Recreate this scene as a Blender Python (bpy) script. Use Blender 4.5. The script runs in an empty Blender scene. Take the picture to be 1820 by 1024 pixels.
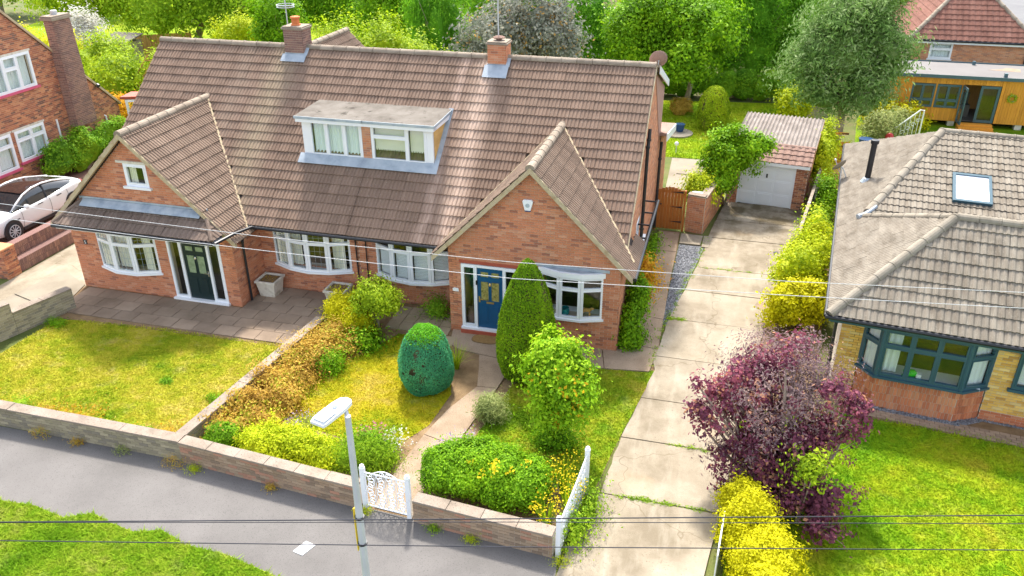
import bpy, bmesh, math, random
import numpy as np
from mathutils import Vector, Matrix

random.seed(7)
SC = bpy.context.scene
COL = SC.collection
R = math.radians

# ------------------------------------------------------------ camera, sky, sun
def set_camera():
    yaw, pitch, roll = -0.2620528, 0.48062293, -0.00364928
    fw = Vector((math.sin(yaw) * math.cos(pitch), math.cos(yaw) * math.cos(pitch), -math.sin(pitch)))
    r = fw.cross(Vector((0, 0, 1))).normalized()
    u = r.cross(fw)
    r2 = math.cos(roll) * r + math.sin(roll) * u
    u2 = -math.sin(roll) * r + math.cos(roll) * u
    m = Matrix((r2, u2, -fw)).transposed().to_4x4()
    m.translation = CAM
    cd = bpy.data.cameras.new('camera')
    cd.sensor_width = 36.0
    cd.lens = 36.0 * 1447.394 / 1820.0
    cd.clip_start = 0.1
    cd.clip_end = 1500
    co = bpy.data.objects.new('camera', cd)
    co.matrix_world = m
    COL.objects.link(co)
    SC.camera = co

CAM = Vector((0, 0, 11.6))
set_camera()
SUN_DIR = Vector((-0.28, 0.92, 1.25)).normalized()      # towards the sun: behind the houses, a little left
world = bpy.data.worlds.new('World')
SC.world = world
world.use_nodes = True
wn = world.node_tree
bg = wn.nodes['Background']
sky = wn.nodes.new('ShaderNodeTexSky')
sky.sky_type = 'NISHITA'
sky.sun_disc = False
sky.sun_elevation = math.asin(SUN_DIR.z)
sky.sun_rotation = math.atan2(SUN_DIR.x, SUN_DIR.y)
sky.air_density = 1.0
sky.dust_density = 2.6
sky.ozone_density = 0.7
hs = wn.nodes.new('ShaderNodeHueSaturation')          # thin bright cloud takes the blue down
hs.inputs['Saturation'].default_value = 0.5
wn.links.new(sky.outputs[0], hs.inputs['Color'])
wn.links.new(hs.outputs[0], bg.inputs[0])
bg.inputs[1].default_value = 0.15
sl = bpy.data.lights.new('sun', 'SUN')
sl.energy = 2.15
sl.angle = R(5)
sl.color = (1.0, 0.94, 0.85)
so = bpy.data.objects.new('sun', sl)
so.rotation_euler = SUN_DIR.to_track_quat('Z', 'Y').to_euler()
so.location = (-10, 40, 40)
COL.objects.link(so)
SC.view_settings.view_transform = 'Standard'
SC.view_settings.look = 'None'
SC.view_settings.gamma = 1.0
SC.view_settings.use_curve_mapping = False
SC.view_settings.exposure = 1.74
SC.cycles.use_denoising = True
SC.cycles.max_bounces = 6
SC.cycles.diffuse_bounces = 3
SC.cycles.glossy_bounces = 3
SC.cycles.transparent_max_bounces = 8
SC.cycles.transmission_bounces = 4
SC.cycles.sample_clamp_indirect = 6.0

# ------------------------------------------------------------ materials
class NT:
    def __init__(s, name):
        s.m = bpy.data.materials.new(name)
        s.m.use_nodes = True
        s.t = s.m.node_tree
        s.bsdf = s.t.nodes['Principled BSDF']
        s.out = s.t.nodes['Material Output']
    def n(s, typ, **kw):
        x = s.t.nodes.new(typ)
        for k, v in kw.items():
            setattr(x, k, v)
        return x
    def l(s, a, b):
        s.t.links.new(a, b)
    def pos(s, scale=None):
        g = s.n('ShaderNodeNewGeometry')
        if scale is None:
            return g.outputs['Position']
        mp = s.n('ShaderNodeMapping')
        mp.inputs['Scale'].default_value = scale
        s.l(g.outputs['Position'], mp.inputs['Vector'])
        return mp.outputs[0]
    def noise(s, scale, detail=5, vec=None, rough=.6):
        x = s.n('ShaderNodeTexNoise')
        x.inputs['Scale'].default_value = scale
        x.inputs['Detail'].default_value = detail
        x.inputs['Roughness'].default_value = rough
        s.l(vec if vec is not None else s.pos(), x.inputs['Vector'])
        return x.outputs['Fac']
    def rand(s):
        g = s.n('ShaderNodeNewGeometry')
        o = s.n('ShaderNodeObjectInfo')
        a = s.n('ShaderNodeMath', operation='MULTIPLY_ADD')
        s.l(o.outputs['Random'], a.inputs[0])
        a.inputs[1].default_value = 7.31
        s.l(g.outputs['Random Per Island'], a.inputs[2])
        f = s.n('ShaderNodeMath', operation='FRACT')
        s.l(a.outputs[0], f.inputs[0])
        return f.outputs[0]
    def math(s, op, a, b=None, clamp=False):
        x = s.n('ShaderNodeMath', operation=op)
        x.use_clamp = clamp
        for i, v in enumerate((a, b)):
            if v is None:
                continue
            if isinstance(v, (int, float)):
                x.inputs[i].default_value = v
            else:
                s.l(v, x.inputs[i])
        return x.outputs[0]
    def ramp(s, fac, stops, interp='LINEAR'):
        x = s.n('ShaderNodeValToRGB')
        cr = x.color_ramp
        cr.interpolation = interp
        while len(cr.elements) < len(stops):
            cr.elements.new(0.5)
        for e, (p, c) in zip(cr.elements, stops):
            e.position = p
            e.color = (c[0], c[1], c[2], 1)
        s.l(fac, x.inputs[0])
        return x.outputs[0]
    def mix(s, fac, a, b, mode='MIX'):
        x = s.n('ShaderNodeMix', data_type='RGBA', blend_type=mode)
        if isinstance(fac, (int, float)):
            x.inputs[0].default_value = fac
        else:
            s.l(fac, x.inputs[0])
        for i, v in ((6, a), (7, b)):
            if isinstance(v, tuple):
                x.inputs[i].default_value = (v[0], v[1], v[2], 1)
            else:
                s.l(v, x.inputs[i])
        return x.outputs[2]
    def jitter(s, col, amt, r=None):
        h = s.n('ShaderNodeHueSaturation')
        r = r if r is not None else s.rand()
        v = s.math('MULTIPLY_ADD', r, 2 * amt)
        v.node.inputs[2].default_value = 1 - amt
        s.l(v, h.inputs['Value'])
        s.l(col, h.inputs['Color'])
        return h.outputs[0]
    def bump(s, height, strength, dist=.02):
        b = s.n('ShaderNodeBump')
        b.inputs['Strength'].default_value = strength
        b.inputs['Distance'].default_value = dist
        s.l(height, b.inputs['Height'])
        s.l(b.outputs[0], s.bsdf.inputs['Normal'])
    def fin(s, col, rough=.8, spec=.3, metal=0.0):
        if isinstance(col, tuple):
            s.bsdf.inputs['Base Color'].default_value = (*col, 1)
        else:
            s.l(col, s.bsdf.inputs['Base Color'])
        s.bsdf.inputs['Roughness'].default_value = rough
        s.bsdf.inputs['Specular IOR Level'].default_value = spec
        s.bsdf.inputs['Metallic'].default_value = metal
        return s.m

def even(cols, lo=.3, hi=.7):
    k = len(cols)
    if k == 1:
        return [(0, cols[0]), (1, cols[0])]
    return [(lo + (hi - lo) * i / (k - 1), c) for i, c in enumerate(cols)]

def plain(name, cols, scale=4, rough=.8, bump=.2, bscale=60, jit=0.0, spec=.3, metal=0.0, vec=None, fine=None):
    t = NT(name)
    c = t.ramp(t.noise(scale, 6, t.pos(vec) if vec else None), even(cols))
    if fine:                                   # fine speckle: (scale, colour, threshold)
        f = t.math('MULTIPLY', t.math('SUBTRACT', t.noise(fine[0], 3), fine[2]), 9, clamp=True)
        c = t.mix(f, c, fine[1])
    if jit:
        c = t.jitter(c, jit)
    if bump:
        t.bump(t.noise(bscale, 4), bump)
    return t.fin(c, rough, spec, metal)

def brickmat(name, cols, jit=.12, stain=(.28, .24, .2), stain_amt=.35):
    t = NT(name)
    r = t.rand()
    k = len(cols)
    c = t.ramp(r, [(i / k, q) for i, q in enumerate(cols)], 'CONSTANT')
    c = t.jitter(c, jit, t.math('FRACT', t.math('MULTIPLY', r, 53.7)))
    c = t.mix(t.math('MULTIPLY', t.noise(.9, 5), stain_amt), c, stain)
    n = t.noise(55, 3)
    c = t.mix(t.math('MULTIPLY', t.math('SUBTRACT', n, .5), .45, clamp=True), c, (.55, .5, .44))
    t.bump(n, .35, .01)
    return t.fin(c, .88, .2)

def tilemat(name, cols, streak=None, streaks=(), jit=.08, along=(3.0, .35, .35), moss=None):
    t = NT(name)
    c = t.ramp(t.noise(1.0, 6, t.pos(along)), even(cols, .32, .68))
    c = t.jitter(c, jit)
    if streaks:
        sx = t.n('ShaderNodeSeparateXYZ')
        t.l(t.pos(), sx.inputs[0])
        wob = t.noise(1.3, 3)
        for x0, w, col, amt in streaks:
            d = t.math('ABSOLUTE', t.math('SUBTRACT', t.math('ADD', sx.outputs[0], t.math('MULTIPLY', wob, .5)), x0 + .25))
            f = t.math('SUBTRACT', 1.0, t.math('DIVIDE', d, w), clamp=True)
            f = t.math('MULTIPLY', t.math('MULTIPLY', f, t.math('MULTIPLY', t.noise(5, 4, t.pos((3, .6, .6))), 2.0)), amt, clamp=True)
            c = t.mix(f, c, col)
    if moss:
        f = t.math('MULTIPLY', t.math('SUBTRACT', t.noise(2.2, 6), .56), 6, clamp=True)
        c = t.mix(t.math('MULTIPLY', f, .6), c, moss)
    n = t.noise(90, 3)
    f = t.math('MULTIPLY', t.math('SUBTRACT', t.noise(26, 3), .58), 5, clamp=True)
    c = t.mix(t.math('MULTIPLY', f, .5), c, (.42, .39, .33))
    t.bump(n, .3, .01)
    return t.fin(c, .9, .2)

def leafmat(name, cols, alt=None, altp=.9, trans=.28, clump=.9):
    t = NT(name)
    r = t.rand()
    f = t.math('ADD', t.math('MULTIPLY', r, .55), t.math('MULTIPLY', t.math('SUBTRACT', t.noise(clump, 3), .28), 1.05), clamp=True)
    c = t.ramp(f, even(cols, .12, .95))
    if alt:
        g = t.math('GREATER_THAN', t.math('ADD', t.math('MULTIPLY', t.math('FRACT', t.math('MULTIPLY', r, 31.7)), .5), t.math('MULTIPLY', t.noise(1.7, 2), .9)), altp)
        c = t.mix(g, c, alt)
    t.l(c, t.bsdf.inputs['Base Color'])
    t.bsdf.inputs['Roughness'].default_value = .55
    t.bsdf.inputs['Specular IOR Level'].default_value = .12
    tr = t.n('ShaderNodeBsdfTranslucent')
    t.l(c, tr.inputs['Color'])
    mx = t.n('ShaderNodeMixShader')
    mx.inputs[0].default_value = trans + .08
    t.l(t.bsdf.outputs[0], mx.inputs[1])
    t.l(tr.outputs[0], mx.inputs[2])
    t.l(mx.outputs[0], t.out.inputs['Surface'])
    return t.m

def lawnmat(name, cols, scale=.55, jit=.22, straw=.3):
    t = NT(name)
    n = t.math('ADD', t.math('MULTIPLY', t.noise(scale, 6, None, .62), .75), t.math('MULTIPLY', t.noise(scale * 7, 4), .25))
    c = t.ramp(n, even(cols, .36, .64))
    wear = t.math('MULTIPLY', t.math('SUBTRACT', t.noise(1.5, 6, None, .7), .55), 5, clamp=True)
    c = t.mix(t.math('MULTIPLY', wear, straw), c, (.6, .5, .2))
    c = t.jitter(c, jit)
    t.bump(t.noise(70, 4), .4, .02)
    m = t.fin(c, .85, .1)
    tr = t.n('ShaderNodeBsdfTranslucent')
    t.l(c, tr.inputs['Color'])
    mx = t.n('ShaderNodeMixShader')
    mx.inputs[0].default_value = .35
    t.l(t.bsdf.outputs[0], mx.inputs[1])
    t.l(tr.outputs[0], mx.inputs[2])
    t.l(mx.outputs[0], t.out.inputs['Surface'])
    return m

def glassmat(name, tint=(.02, .025, .025), refl=.22):
    t = NT(name)
    gl = t.n('ShaderNodeBsdfGlossy')
    gl.inputs['Roughness'].default_value = .02
    gl.inputs['Color'].default_value = (.9, .95, 1, 1)
    tr = t.n('ShaderNodeBsdfTransparent')
    tr.inputs['Color'].default_value = (.96, .98, .97, 1)
    lw = t.n('ShaderNodeLayerWeight')
    lw.inputs['Blend'].default_value = .5
    mx = t.n('ShaderNodeMixShader')
    f = t.math('ADD', t.math('MULTIPLY', t.math('POWER', lw.outputs['Facing'], 4.0), .7), refl * .2, clamp=True)
    t.l(f, mx.inputs[0])
    t.l(tr.outputs[0], mx.inputs[1])
    t.l(gl.outputs[0], mx.inputs[2])
    t.l(mx.outputs[0], t.out.inputs['Surface'])
    return t.m

def drivemat(name):
    t = NT(name)
    c = t.ramp(t.noise(.7, 7, None, .65), even([(.2, .165, .115), (.285, .24, .175), (.36, .31, .235)], .36, .64))
    c = t.jitter(c, .07)
    # scour streaks along the drive, pits, and a dark algae stain towards the garage
    st = t.math('MULTIPLY', t.math('SUBTRACT', t.noise(2.2, 5, t.pos((1.6, .35, 1))), .5), 2.2, clamp=True)
    c = t.mix(st, c, (.42, .375, .295))
    pit = t.math('MULTIPLY', t.math('SUBTRACT', t.noise(26, 5, None, .75), .57), 8, clamp=True)
    pa = t.math('MULTIPLY', pit, t.math('MULTIPLY', t.math('SUBTRACT', t.noise(1.4, 4), .38), 4, clamp=True))
    c = t.mix(t.math('MULTIPLY', pa, .85), c, (.09, .07, .045))
    sx = t.n('ShaderNodeSeparateXYZ')
    t.l(t.pos(), sx.inputs[0])
    far = t.math('MULTIPLY', t.math('SUBTRACT', sx.outputs[1], 24.5), .22, clamp=True)
    al = t.math('MULTIPLY', far, t.math('MULTIPLY', t.math('SUBTRACT', t.noise(1.1, 6, None, .7), .44), 7, clamp=True))
    c = t.mix(t.math('MULTIPLY', al, .8), c, (.1, .075, .035))
    rust = t.math('MULTIPLY', t.math('SUBTRACT', t.noise(.5, 3), .62), 6, clamp=True)
    c = t.mix(t.math('MULTIPLY', rust, .35), c, (.42, .25, .1))
    vo = t.n('ShaderNodeTexVoronoi', feature='DISTANCE_TO_EDGE')
    vo.inputs['Scale'].default_value = .32
    wp = t.n('ShaderNodeVectorMath', operation='ADD')
    nz = t.n('ShaderNodeTexNoise')
    nz.inputs['Scale'].default_value = 1.6
    t.l(t.pos(), nz.inputs['Vector'])
    t.l(nz.outputs['Color'], wp.inputs[0])
    t.l(t.pos(), wp.inputs[1])
    t.l(wp.outputs[0], vo.inputs['Vector'])
    cr = t.math('SUBTRACT', 1.0, t.math('MULTIPLY', vo.outputs['Distance'], 160), clamp=True)
    c = t.mix(t.math('MULTIPLY', cr, .55), c, (.12, .09, .05))
    t.bump(t.noise(45, 4), .4)
    return t.fin(c, .92, .2)

MT = {}
def setup_materials():
    m = MT
    m['brick'] = brickmat('house_brick', [(.56, .205, .1), (.58, .23, .118), (.53, .195, .098), (.6, .255, .14), (.56, .215, .11), (.52, .19, .093), (.35, .13, .078), (.57, .21, .105), (.6, .28, .165), (.55, .205, .105)], jit=.08, stain=(.4, .27, .18), stain_amt=.18)
    m['brick_orange'] = brickmat('orange_brick', [(.62, .24, .11), (.66, .29, .14), (.58, .22, .1), (.64, .3, .17), (.45, .19, .11)])
    m['brick_old'] = brickmat('old_brick', [(.46, .17, .08), (.40, .14, .07), (.52, .21, .10), (.34, .12, .065), (.56, .25, .12), (.2, .09, .06)], stain_amt=.2)
    m['brick_wall'] = brickmat('garden_wall_brick', [(.35, .23, .15), (.29, .19, .12), (.4, .27, .18), (.24, .16, .11), (.36, .25, .17), (.42, .2, .13)], stain=(.3, .26, .18))
    m['brick_grey'] = brickmat('weathered_wall_brick', [(.28, .24, .16), (.34, .29, .2), (.25, .21, .15), (.38, .32, .22), (.22, .19, .15)], stain=(.3, .27, .16))
    m['brick_yellow'] = brickmat('yellow_brick', [(.74, .44, .09), (.78, .5, .13), (.66, .37, .07), (.78, .56, .22), (.7, .42, .1), (.56, .3, .06)], stain_amt=.15)
    m['brick_soldier'] = brickmat('red_soldier_brick', [(.52, .16, .065), (.56, .19, .085), (.46, .14, .06), (.58, .23, .11)], stain_amt=.12)
    m['brick_dark'] = brickmat('purple_brick', [(.22, .11, .09), (.18, .085, .075), (.26, .13, .1), (.3, .15, .11)])
    m['mortar'] = plain('mortar', [(.56, .45, .35), (.64, .53, .42)], 3, .95, .3)
    m['mortar_dark'] = plain('dark_mortar', [(.27, .24, .2), (.36, .32, .26)], 3, .95, .3)
    m['mortar_pale'] = plain('pale_mortar', [(.55, .49, .4), (.64, .58, .48)], 3, .95, .3)
    st = ((-13.75, .7, (.36, .29, .19), .5), (-7.05, .5, (.48, .35, .27), .95), (-7.75, .25, (.46, .33, .26), .6), (-15.0, .4, (.30, .23, .17), .3))
    m['tile'] = tilemat('brown_roof_tile', [(.185, .122, .088), (.212, .142, .103), (.238, .161, .118)], streaks=st, jit=.1)
    m['tile_gable'] = tilemat('pale_brown_roof_tile', [(.205, .142, .103), (.24, .168, .122), (.272, .195, .144)], along=(.5, 2.5, .5), jit=.1)
    m['tile_dark'] = tilemat('dark_brown_roof_tile', [(.125, .09, .07), (.165, .12, .095), (.21, .155, .122)])
    m['tile_grey'] = tilemat('grey_lichen_roof_tile', [(.165, .138, .105), (.215, .185, .145), (.27, .238, .19)], jit=.08, along=(5, 1.2, 1.2), moss=(.1, .083, .062))
    m['tile_red'] = tilemat('red_brown_roof_tile', [(.17, .075, .055), (.21, .095, .07), (.25, .12, .09)])
    m['tile_pink'] = tilemat('pink_clay_tile', [(.215, .13, .1), (.265, .165, .13), (.31, .2, .16)])
    m['ridge'] = plain('ridge_tile_concrete', [(.22, .175, .13), (.29, .235, .18), (.34, .285, .22)], 3, .92, .4, jit=.14)
    m['ridge_grey'] = plain('grey_ridge_concrete', [(.2, .172, .132), (.26, .228, .178), (.31, .275, .22)], 3, .92, .4, jit=.1)
    m['underlay'] = plain('roof_underlay', [(.045, .035, .03), (.07, .055, .05)], 3, .95, 0)
    m['verge'] = plain('verge_mortar', [(.42, .33, .2), (.5, .41, .27), (.36, .26, .15)], 5, .95, .5)
    m['white'] = plain('white_upvc', [(.78, .8, .84), (.84, .85, .87)], 2, .35, 0, spec=.45)
    m['lead'] = plain('lead_flashing', [(.24, .3, .36), (.36, .42, .47), (.47, .52, .55)], 3, .5, .2, metal=.15)
    m['lead_pale'] = plain('pale_lead_flashing', [(.24, .285, .335), (.34, .39, .44), (.42, .46, .5)], 3, .55, .2)
    m['black'] = plain('black_plastic', [(.012, .013, .017), (.022, .023, .028)], 3, .4, 0, spec=.4)
    m['felt'] = plain('mineral_felt', [(.11, .095, .078), (.16, .142, .12), (.2, .18, .155)], 2.2, .95, .5, fine=(3.5, (.06, .05, .04), .6))
    m['glass'] = glassmat('window_glass')
    m['curtain'] = plain('net_curtain', [(.72, .78, .8), (.8, .84, .84)], 2, .9, 0)
    m['curtain_cream'] = plain('cream_curtain', [(.72, .68, .56), (.78, .75, .65)], 2, .9, 0)
    m['blind'] = plain('white_blind', [(.72, .74, .76), (.8, .8, .8)], 2, .6, 0)
    m['door_blue'] = plain('blue_door_paint', [(.004, .07, .17), (.005, .085, .2)], 2, .3, 0, spec=.5)
    m['door_green'] = plain('dark_green_door_paint', [(.006, .02, .022), (.01, .028, .03)], 2, .35, 0, spec=.5)
    m['brass'] = plain('brass', [(.62, .42, .16), (.72, .5, .2)], 3, .3, 0, metal=.8)
    m['chrome'] = plain('bright_metal', [(.6, .6, .6), (.7, .7, .7)], 3, .25, 0, metal=.9)
    m['amber'] = plain('leaded_amber_glass', [(.12, .11, .03), (.3, .26, .08), (.42, .36, .14)], 14, .2, 0, spec=.5)
    m['greenglass'] = plain('frosted_green_glass', [(.16, .22, .12), (.3, .38, .24)], 9, .25, 0, spec=.5)
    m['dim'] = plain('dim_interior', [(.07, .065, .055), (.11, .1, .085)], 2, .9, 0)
    m['redpaint'] = plain('red_step_paint', [(.34, .07, .04), (.42, .1, .06)], 3, .6, .1)
    m['pinksill'] = plain('pink_sill_paint', [(.55, .08, .16), (.62, .12, .2)], 3, .6, .1)
    m['clad'] = plain('brown_cladding', [(.33, .19, .15), (.4, .24, .19)], 2, .8, .2, vec=(.5, .5, 9))
    m['tilehang'] = plain('ochre_hung_tile', [(.52, .31, .1), (.62, .4, .15)], 4, .85, .3, jit=.15)
    m['stonewhite'] = plain('cast_stone', [(.55, .5, .42), (.66, .61, .52), (.42, .37, .28)], 4, .9, .3)
    m['concrete'] = drivemat('drive_concrete')
    m['concrete_pink'] = plain('pink_path_concrete', [(.25, .18, .118), (.33, .245, .168), (.39, .295, .21)], 1.3, .92, .4, 50, fine=(40, (.15, .105, .065), .57))
    m['concrete_pale'] = plain('pale_concrete', [(.2, .165, .12), (.26, .225, .17), (.3, .265, .205)], .7, .92, .3, 45, fine=(20, (.15, .125, .085), .64))
    m['coping'] = plain('concrete_coping', [(.22, .175, .135), (.29, .235, .185), (.33, .275, .225)], 2.5, .92, .5, 50, jit=.09, fine=(30, (.14, .11, .08), .58))
    m['slab_dark'] = plain('dark_paving_slab', [(.19, .138, .095), (.26, .192, .136), (.32, .242, .175)], 1.0, .9, .4, 60, jit=.16, fine=(24, (.36, .28, .19), .64))
    m['slab_pale'] = plain('beige_paving_slab', [(.25, .195, .115), (.33, .265, .17), (.36, .295, .2)], 1.5, .9, .3, 60, jit=.1, fine=(25, (.18, .14, .08), .62))
    m['asphalt'] = plain('pavement_asphalt', [(.122, .114, .107), (.158, .148, .139), (.19, .178, .168)], .45, .92, .45, 90, fine=(60, (.085, .08, .075), .57))
    m['road'] = plain('road_asphalt', [(.13, .13, .135), (.17, .17, .17)], .6, .9, .3, 60)
    m['block'] = plain('block_paving', [(.24, .17, .11), (.31, .22, .15), (.35, .26, .18)], 3, .9, .3, 60, jit=.15)
    m['block_red'] = plain('red_block_paving', [(.2, .1, .075), (.25, .13, .1)], 3, .9, .3, 60, jit=.15)
    m['gravel'] = plain('grey_gravel', [(.12, .125, .135), (.24, .25, .27), (.4, .41, .43)], 22, .9, .9, 60, jit=.4)
    m['soil'] = plain('garden_soil', [(.16, .1, .05), (.22, .145, .075), (.28, .19, .1)], 3, .95, .8, 40)
    m['ground'] = plain('rough_ground', [(.06, .09, .02), (.11, .13, .03), (.16, .13, .06)], .8, .95, .8, 20)
    m['wood'] = plain('stained_wood', [(.36, .115, .022), (.42, .145, .03), (.3, .09, .018)], 3, .6, .2, jit=.08, vec=(9, 9, .8))
    m['wood_orange'] = plain('orange_cladding', [(.56, .23, .02), (.66, .29, .035), (.48, .18, .02)], 2.5, .6, .2, jit=.16, vec=(8, 8, .6))
    m['wood_fence'] = plain('fence_timber', [(.4, .2, .06), (.5, .27, .09), (.32, .15, .05)], 3, .8, .3, jit=.2, vec=(8, 8, .8))
    m['wood_grey'] = plain('grey_timber', [(.25, .23, .2), (.34, .31, .28)], 3, .85, .3, jit=.2, vec=(8, 8, .8))
    m['bark'] = plain('bark', [(.2, .15, .1), (.3, .24, .17), (.38, .32, .25)], 5, .95, .8, 25)
    m['bark_pale'] = plain('pale_bark', [(.34, .29, .22), (.46, .41, .33)], 5, .95, .6, 25)
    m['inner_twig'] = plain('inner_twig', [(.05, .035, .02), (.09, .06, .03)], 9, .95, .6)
    m['twig'] = plain('twig', [(.28, .2, .15), (.4, .31, .25)], 6, .9, .3)
    m['steel'] = plain('galvanised_steel', [(.46, .48, .5), (.56, .58, .6)], 2, .5, .1, metal=.25)
    m['lampwhite'] = plain('lantern_grey', [(.66, .68, .7), (.72, .74, .76)], 2, .4, 0)
    m['panelgrey'] = plain('lantern_panel', [(.36, .42, .46), (.42, .48, .52)], 3, .3, 0)
    m['yellow'] = plain('yellow_sign', [(.72, .5, .02), (.78, .56, .03)], 2, .5, 0)
    m['wire'] = plain('black_cable', [(.02, .022, .03), (.035, .035, .045)], 2, .6, 0)
    m['wire_pale'] = plain('pale_cable', [(.5, .5, .5), (.6, .6, .6)], 2, .6, 0)
    m['terracotta'] = plain('terracotta', [(.55, .16, .05), (.62, .2, .07)], 4, .8, .2)
    m['grey_blue'] = plain('slate_blue_frame', [(.03, .085, .115), (.04, .1, .135)], 2, .4, 0, spec=.45)
    m['studio_frame'] = plain('anthracite_frame', [(.05, .1, .12), (.065, .12, .145)], 2, .4, 0, spec=.45)
    m['flatroof'] = plain('grey_flat_roof', [(.155, .145, .138), (.19, .178, .17)], .6, .9, .1)
    m['corr'] = plain('corrugated_cement', [(.17, .145, .125), (.24, .205, .18), (.31, .27, .24)], 2, .92, .3, fine=(12, (.12, .09, .075), .6))
    m['garage_white'] = plain('garage_door_paint', [(.8, .83, .86), (.85, .87, .89)], 1.5, .4, 0, spec=.4)
    m['carpaint'] = plain('white_car_paint', [(.68, .69, .7), (.7, .71, .72)], 2, .12, 0, spec=.6)
    m['carglass'] = plain('tinted_car_glass', [(.012, .016, .02), (.02, .026, .03)], 2, .05, 0, spec=.8)
    m['carroof'] = plain('brown_tinted_glass_roof', [(.03, .018, .016), (.045, .026, .022)], 2, .08, 0, spec=.6)
    m['tyre'] = plain('tyre_rubber', [(.018, .018, .02), (.03, .03, .032)], 3, .8, .1)
    m['teal'] = plain('teal_glaze', [(.005, .16, .18), (.01, .2, .22)], 3, .2, 0, spec=.5)
    m['toygreen'] = plain('green_toy_plastic', [(.01, .45, .03), (.02, .52, .04)], 3, .35, 0)
    m['skyglass'] = plain('pale_rooflight_glass', [(.62, .66, .72), (.68, .72, .78)], 1, .15, 0, spec=.6)
    m['mat'] = plain('coir', [(.24, .14, .05), (.32, .19, .07)], 12, .95, .6)
    m['bluepot'] = plain('blue_glaze', [(.02, .06, .16), (.03, .08, .2)], 3, .25, 0)
    m['redcar'] = plain('red_paint', [(.45, .03, .03), (.5, .04, .04)], 2, .3, 0)
    # plants
    L = leafmat
    m['lf_lime'] = L('leaf_lime', [(0.16, 0.264, 0.012), (0.352, 0.496, 0.015), (0.576, 0.651, 0.03)])
    m['lf_green'] = L('leaf_green', [(.08, .22, .012), (.2, .41, .02), (.38, .58, .03)])
    m['lf_mid'] = L('leaf_mid', [(.13, .26, .012), (.3, .48, .02), (.5, .64, .035)])
    m['lf_bright'] = L('leaf_bright', [(.08, .2, .006), (.2, .41, .01), (.38, .6, .016)])
    m['lf_dark'] = L('leaf_dark', [(0.032, 0.093, 0.015), (0.064, 0.155, 0.02), (0.128, 0.248, 0.03)])
    m['lf_conifer'] = L('leaf_conifer', [(.08, .24, .014), (.17, .41, .022), (.32, .57, .035)])
    m['lf_silver'] = L('leaf_silver', [(.14, .165, .12), (.28, .295, .23), (.5, .48, .4)], alt=(.56, .34, .1), altp=.95)
    m['lf_willow'] = L('leaf_willow', [(.08, .17, .03), (.2, .34, .08), (.46, .56, .27)])
    m['lf_yew'] = L('leaf_yew', [(.085, .19, .006), (.2, .37, .01), (.4, .56, .016)])
    m['lf_blue'] = L('leaf_bluegreen', [(.05, .27, .13), (.1, .42, .2), (.18, .56, .22)])
    m['lf_eggtop'] = L('leaf_fresh_top', [(.08, .3, .02), (.17, .5, .02), (.28, .62, .03)])
    m['lf_yellow'] = L('leaf_yellow', [(.36, .36, .004), (.6, .57, .006), (.76, .72, .02)])
    m['lf_ylime'] = L('leaf_yellow_lime', [(.25, .36, .008), (.5, .58, .012), (.72, .74, .03)])
    m['lf_purple'] = L('leaf_purple', [(.12, .04, .07), (.22, .065, .11), (.4, .115, .15)], alt=(.5, .24, .14), altp=.92, trans=.3)
    m['lf_mauve'] = L('smoke_plume', [(.17, .115, .135), (.27, .185, .19), (.42, .29, .25)], alt=(.5, .27, .18), altp=.95, trans=.3)
    m['lf_brown'] = L('leaf_dry_brown', [(.32, .18, .03), (.56, .36, .055), (.74, .54, .11)], alt=(.4, .42, .03), altp=.9)
    m['lf_orange'] = L('leaf_orange', [(0.525, 0.25, 0.02), (0.688, 0.375, 0.02), (0.75, 0.5, 0.03)])
    m['lf_rowan'] = L('leaf_mixed', [(.13, .3, .01), (.3, .52, .015), (.5, .68, .03)], alt=(.7, .44, .02), altp=.98)
    m['lf_lav'] = L('leaf_lavender', [(0.208, 0.264, 0.08), (0.352, 0.403, 0.13), (0.512, 0.512, 0.2)])
    m['fl_purple'] = L('flower_purple', [(.3, .2, .4), (.42, .3, .5), (.5, .4, .55)])
    m['fl_pink'] = L('flower_pink', [(.5, .12, .22), (.6, .2, .3), (.65, .3, .35)])
    m['fl_yellow'] = L('flower_yellow', [(.7, .5, .01), (.78, .6, .015), (.8, .68, .03)])
    m['fl_white'] = L('flower_white', [(.6, .58, .52), (.7, .68, .62), (.75, .73, .7)])
    m['lawn_l'] = lawnmat('dry_lawn', [(.14, .27, .010), (.33, .39, .018), (.49, .46, .04), (.62, .52, .12)], straw=.6)
    m['lawn_r'] = lawnmat('garden_lawn', [(.16, .29, .008), (.4, .42, .012), (.57, .49, .022), (.64, .51, .08)], straw=.4)
    m['lawn_g'] = lawnmat('green_lawn_strip', [(.12, .27, .008), (.2, .34, .012), (.33, .39, .02), (.48, .43, .06)])
    m['lawn_b'] = lawnmat('bungalow_lawn', [(.12, .29, .008), (.22, .38, .010), (.34, .43, .014), (.45, .44, .03)], .45, straw=.2)
    m['lawn_v'] = lawnmat('verge_grass', [(.14, .29, .010), (.22, .38, .016), (.32, .44, .03), (.42, .44, .09)], .9)
    m['lawn_back'] = lawnmat('back_lawn', [(.18, .33, .01), (.33, .45, .014), (.44, .48, .03)], .4)

setup_materials()

# ------------------------------------------------------------ objects and meshes
ORG = {}

def tag(o, label=None, cat=None, group=None, kind=None):
    if label: o['label'] = label
    if cat: o['category'] = cat
    if group: o['group'] = group
    if kind: o['kind'] = kind
    return o

def thing(name, label, cat, loc, rot=None, group=None):
    """An Empty at the thing's base; with rot its parts use local coordinates, else world ones."""
    o = bpy.data.objects.new(name, None)
    COL.objects.link(o)
    o.location = loc
    o.empty_display_size = .2
    if rot is not None:
        o.rotation_euler = (0, 0, rot)
        ORG[o] = Vector((0, 0, 0))
    else:
        ORG[o] = Vector(loc)
    tag(o, label, cat, group)
    return o

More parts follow.
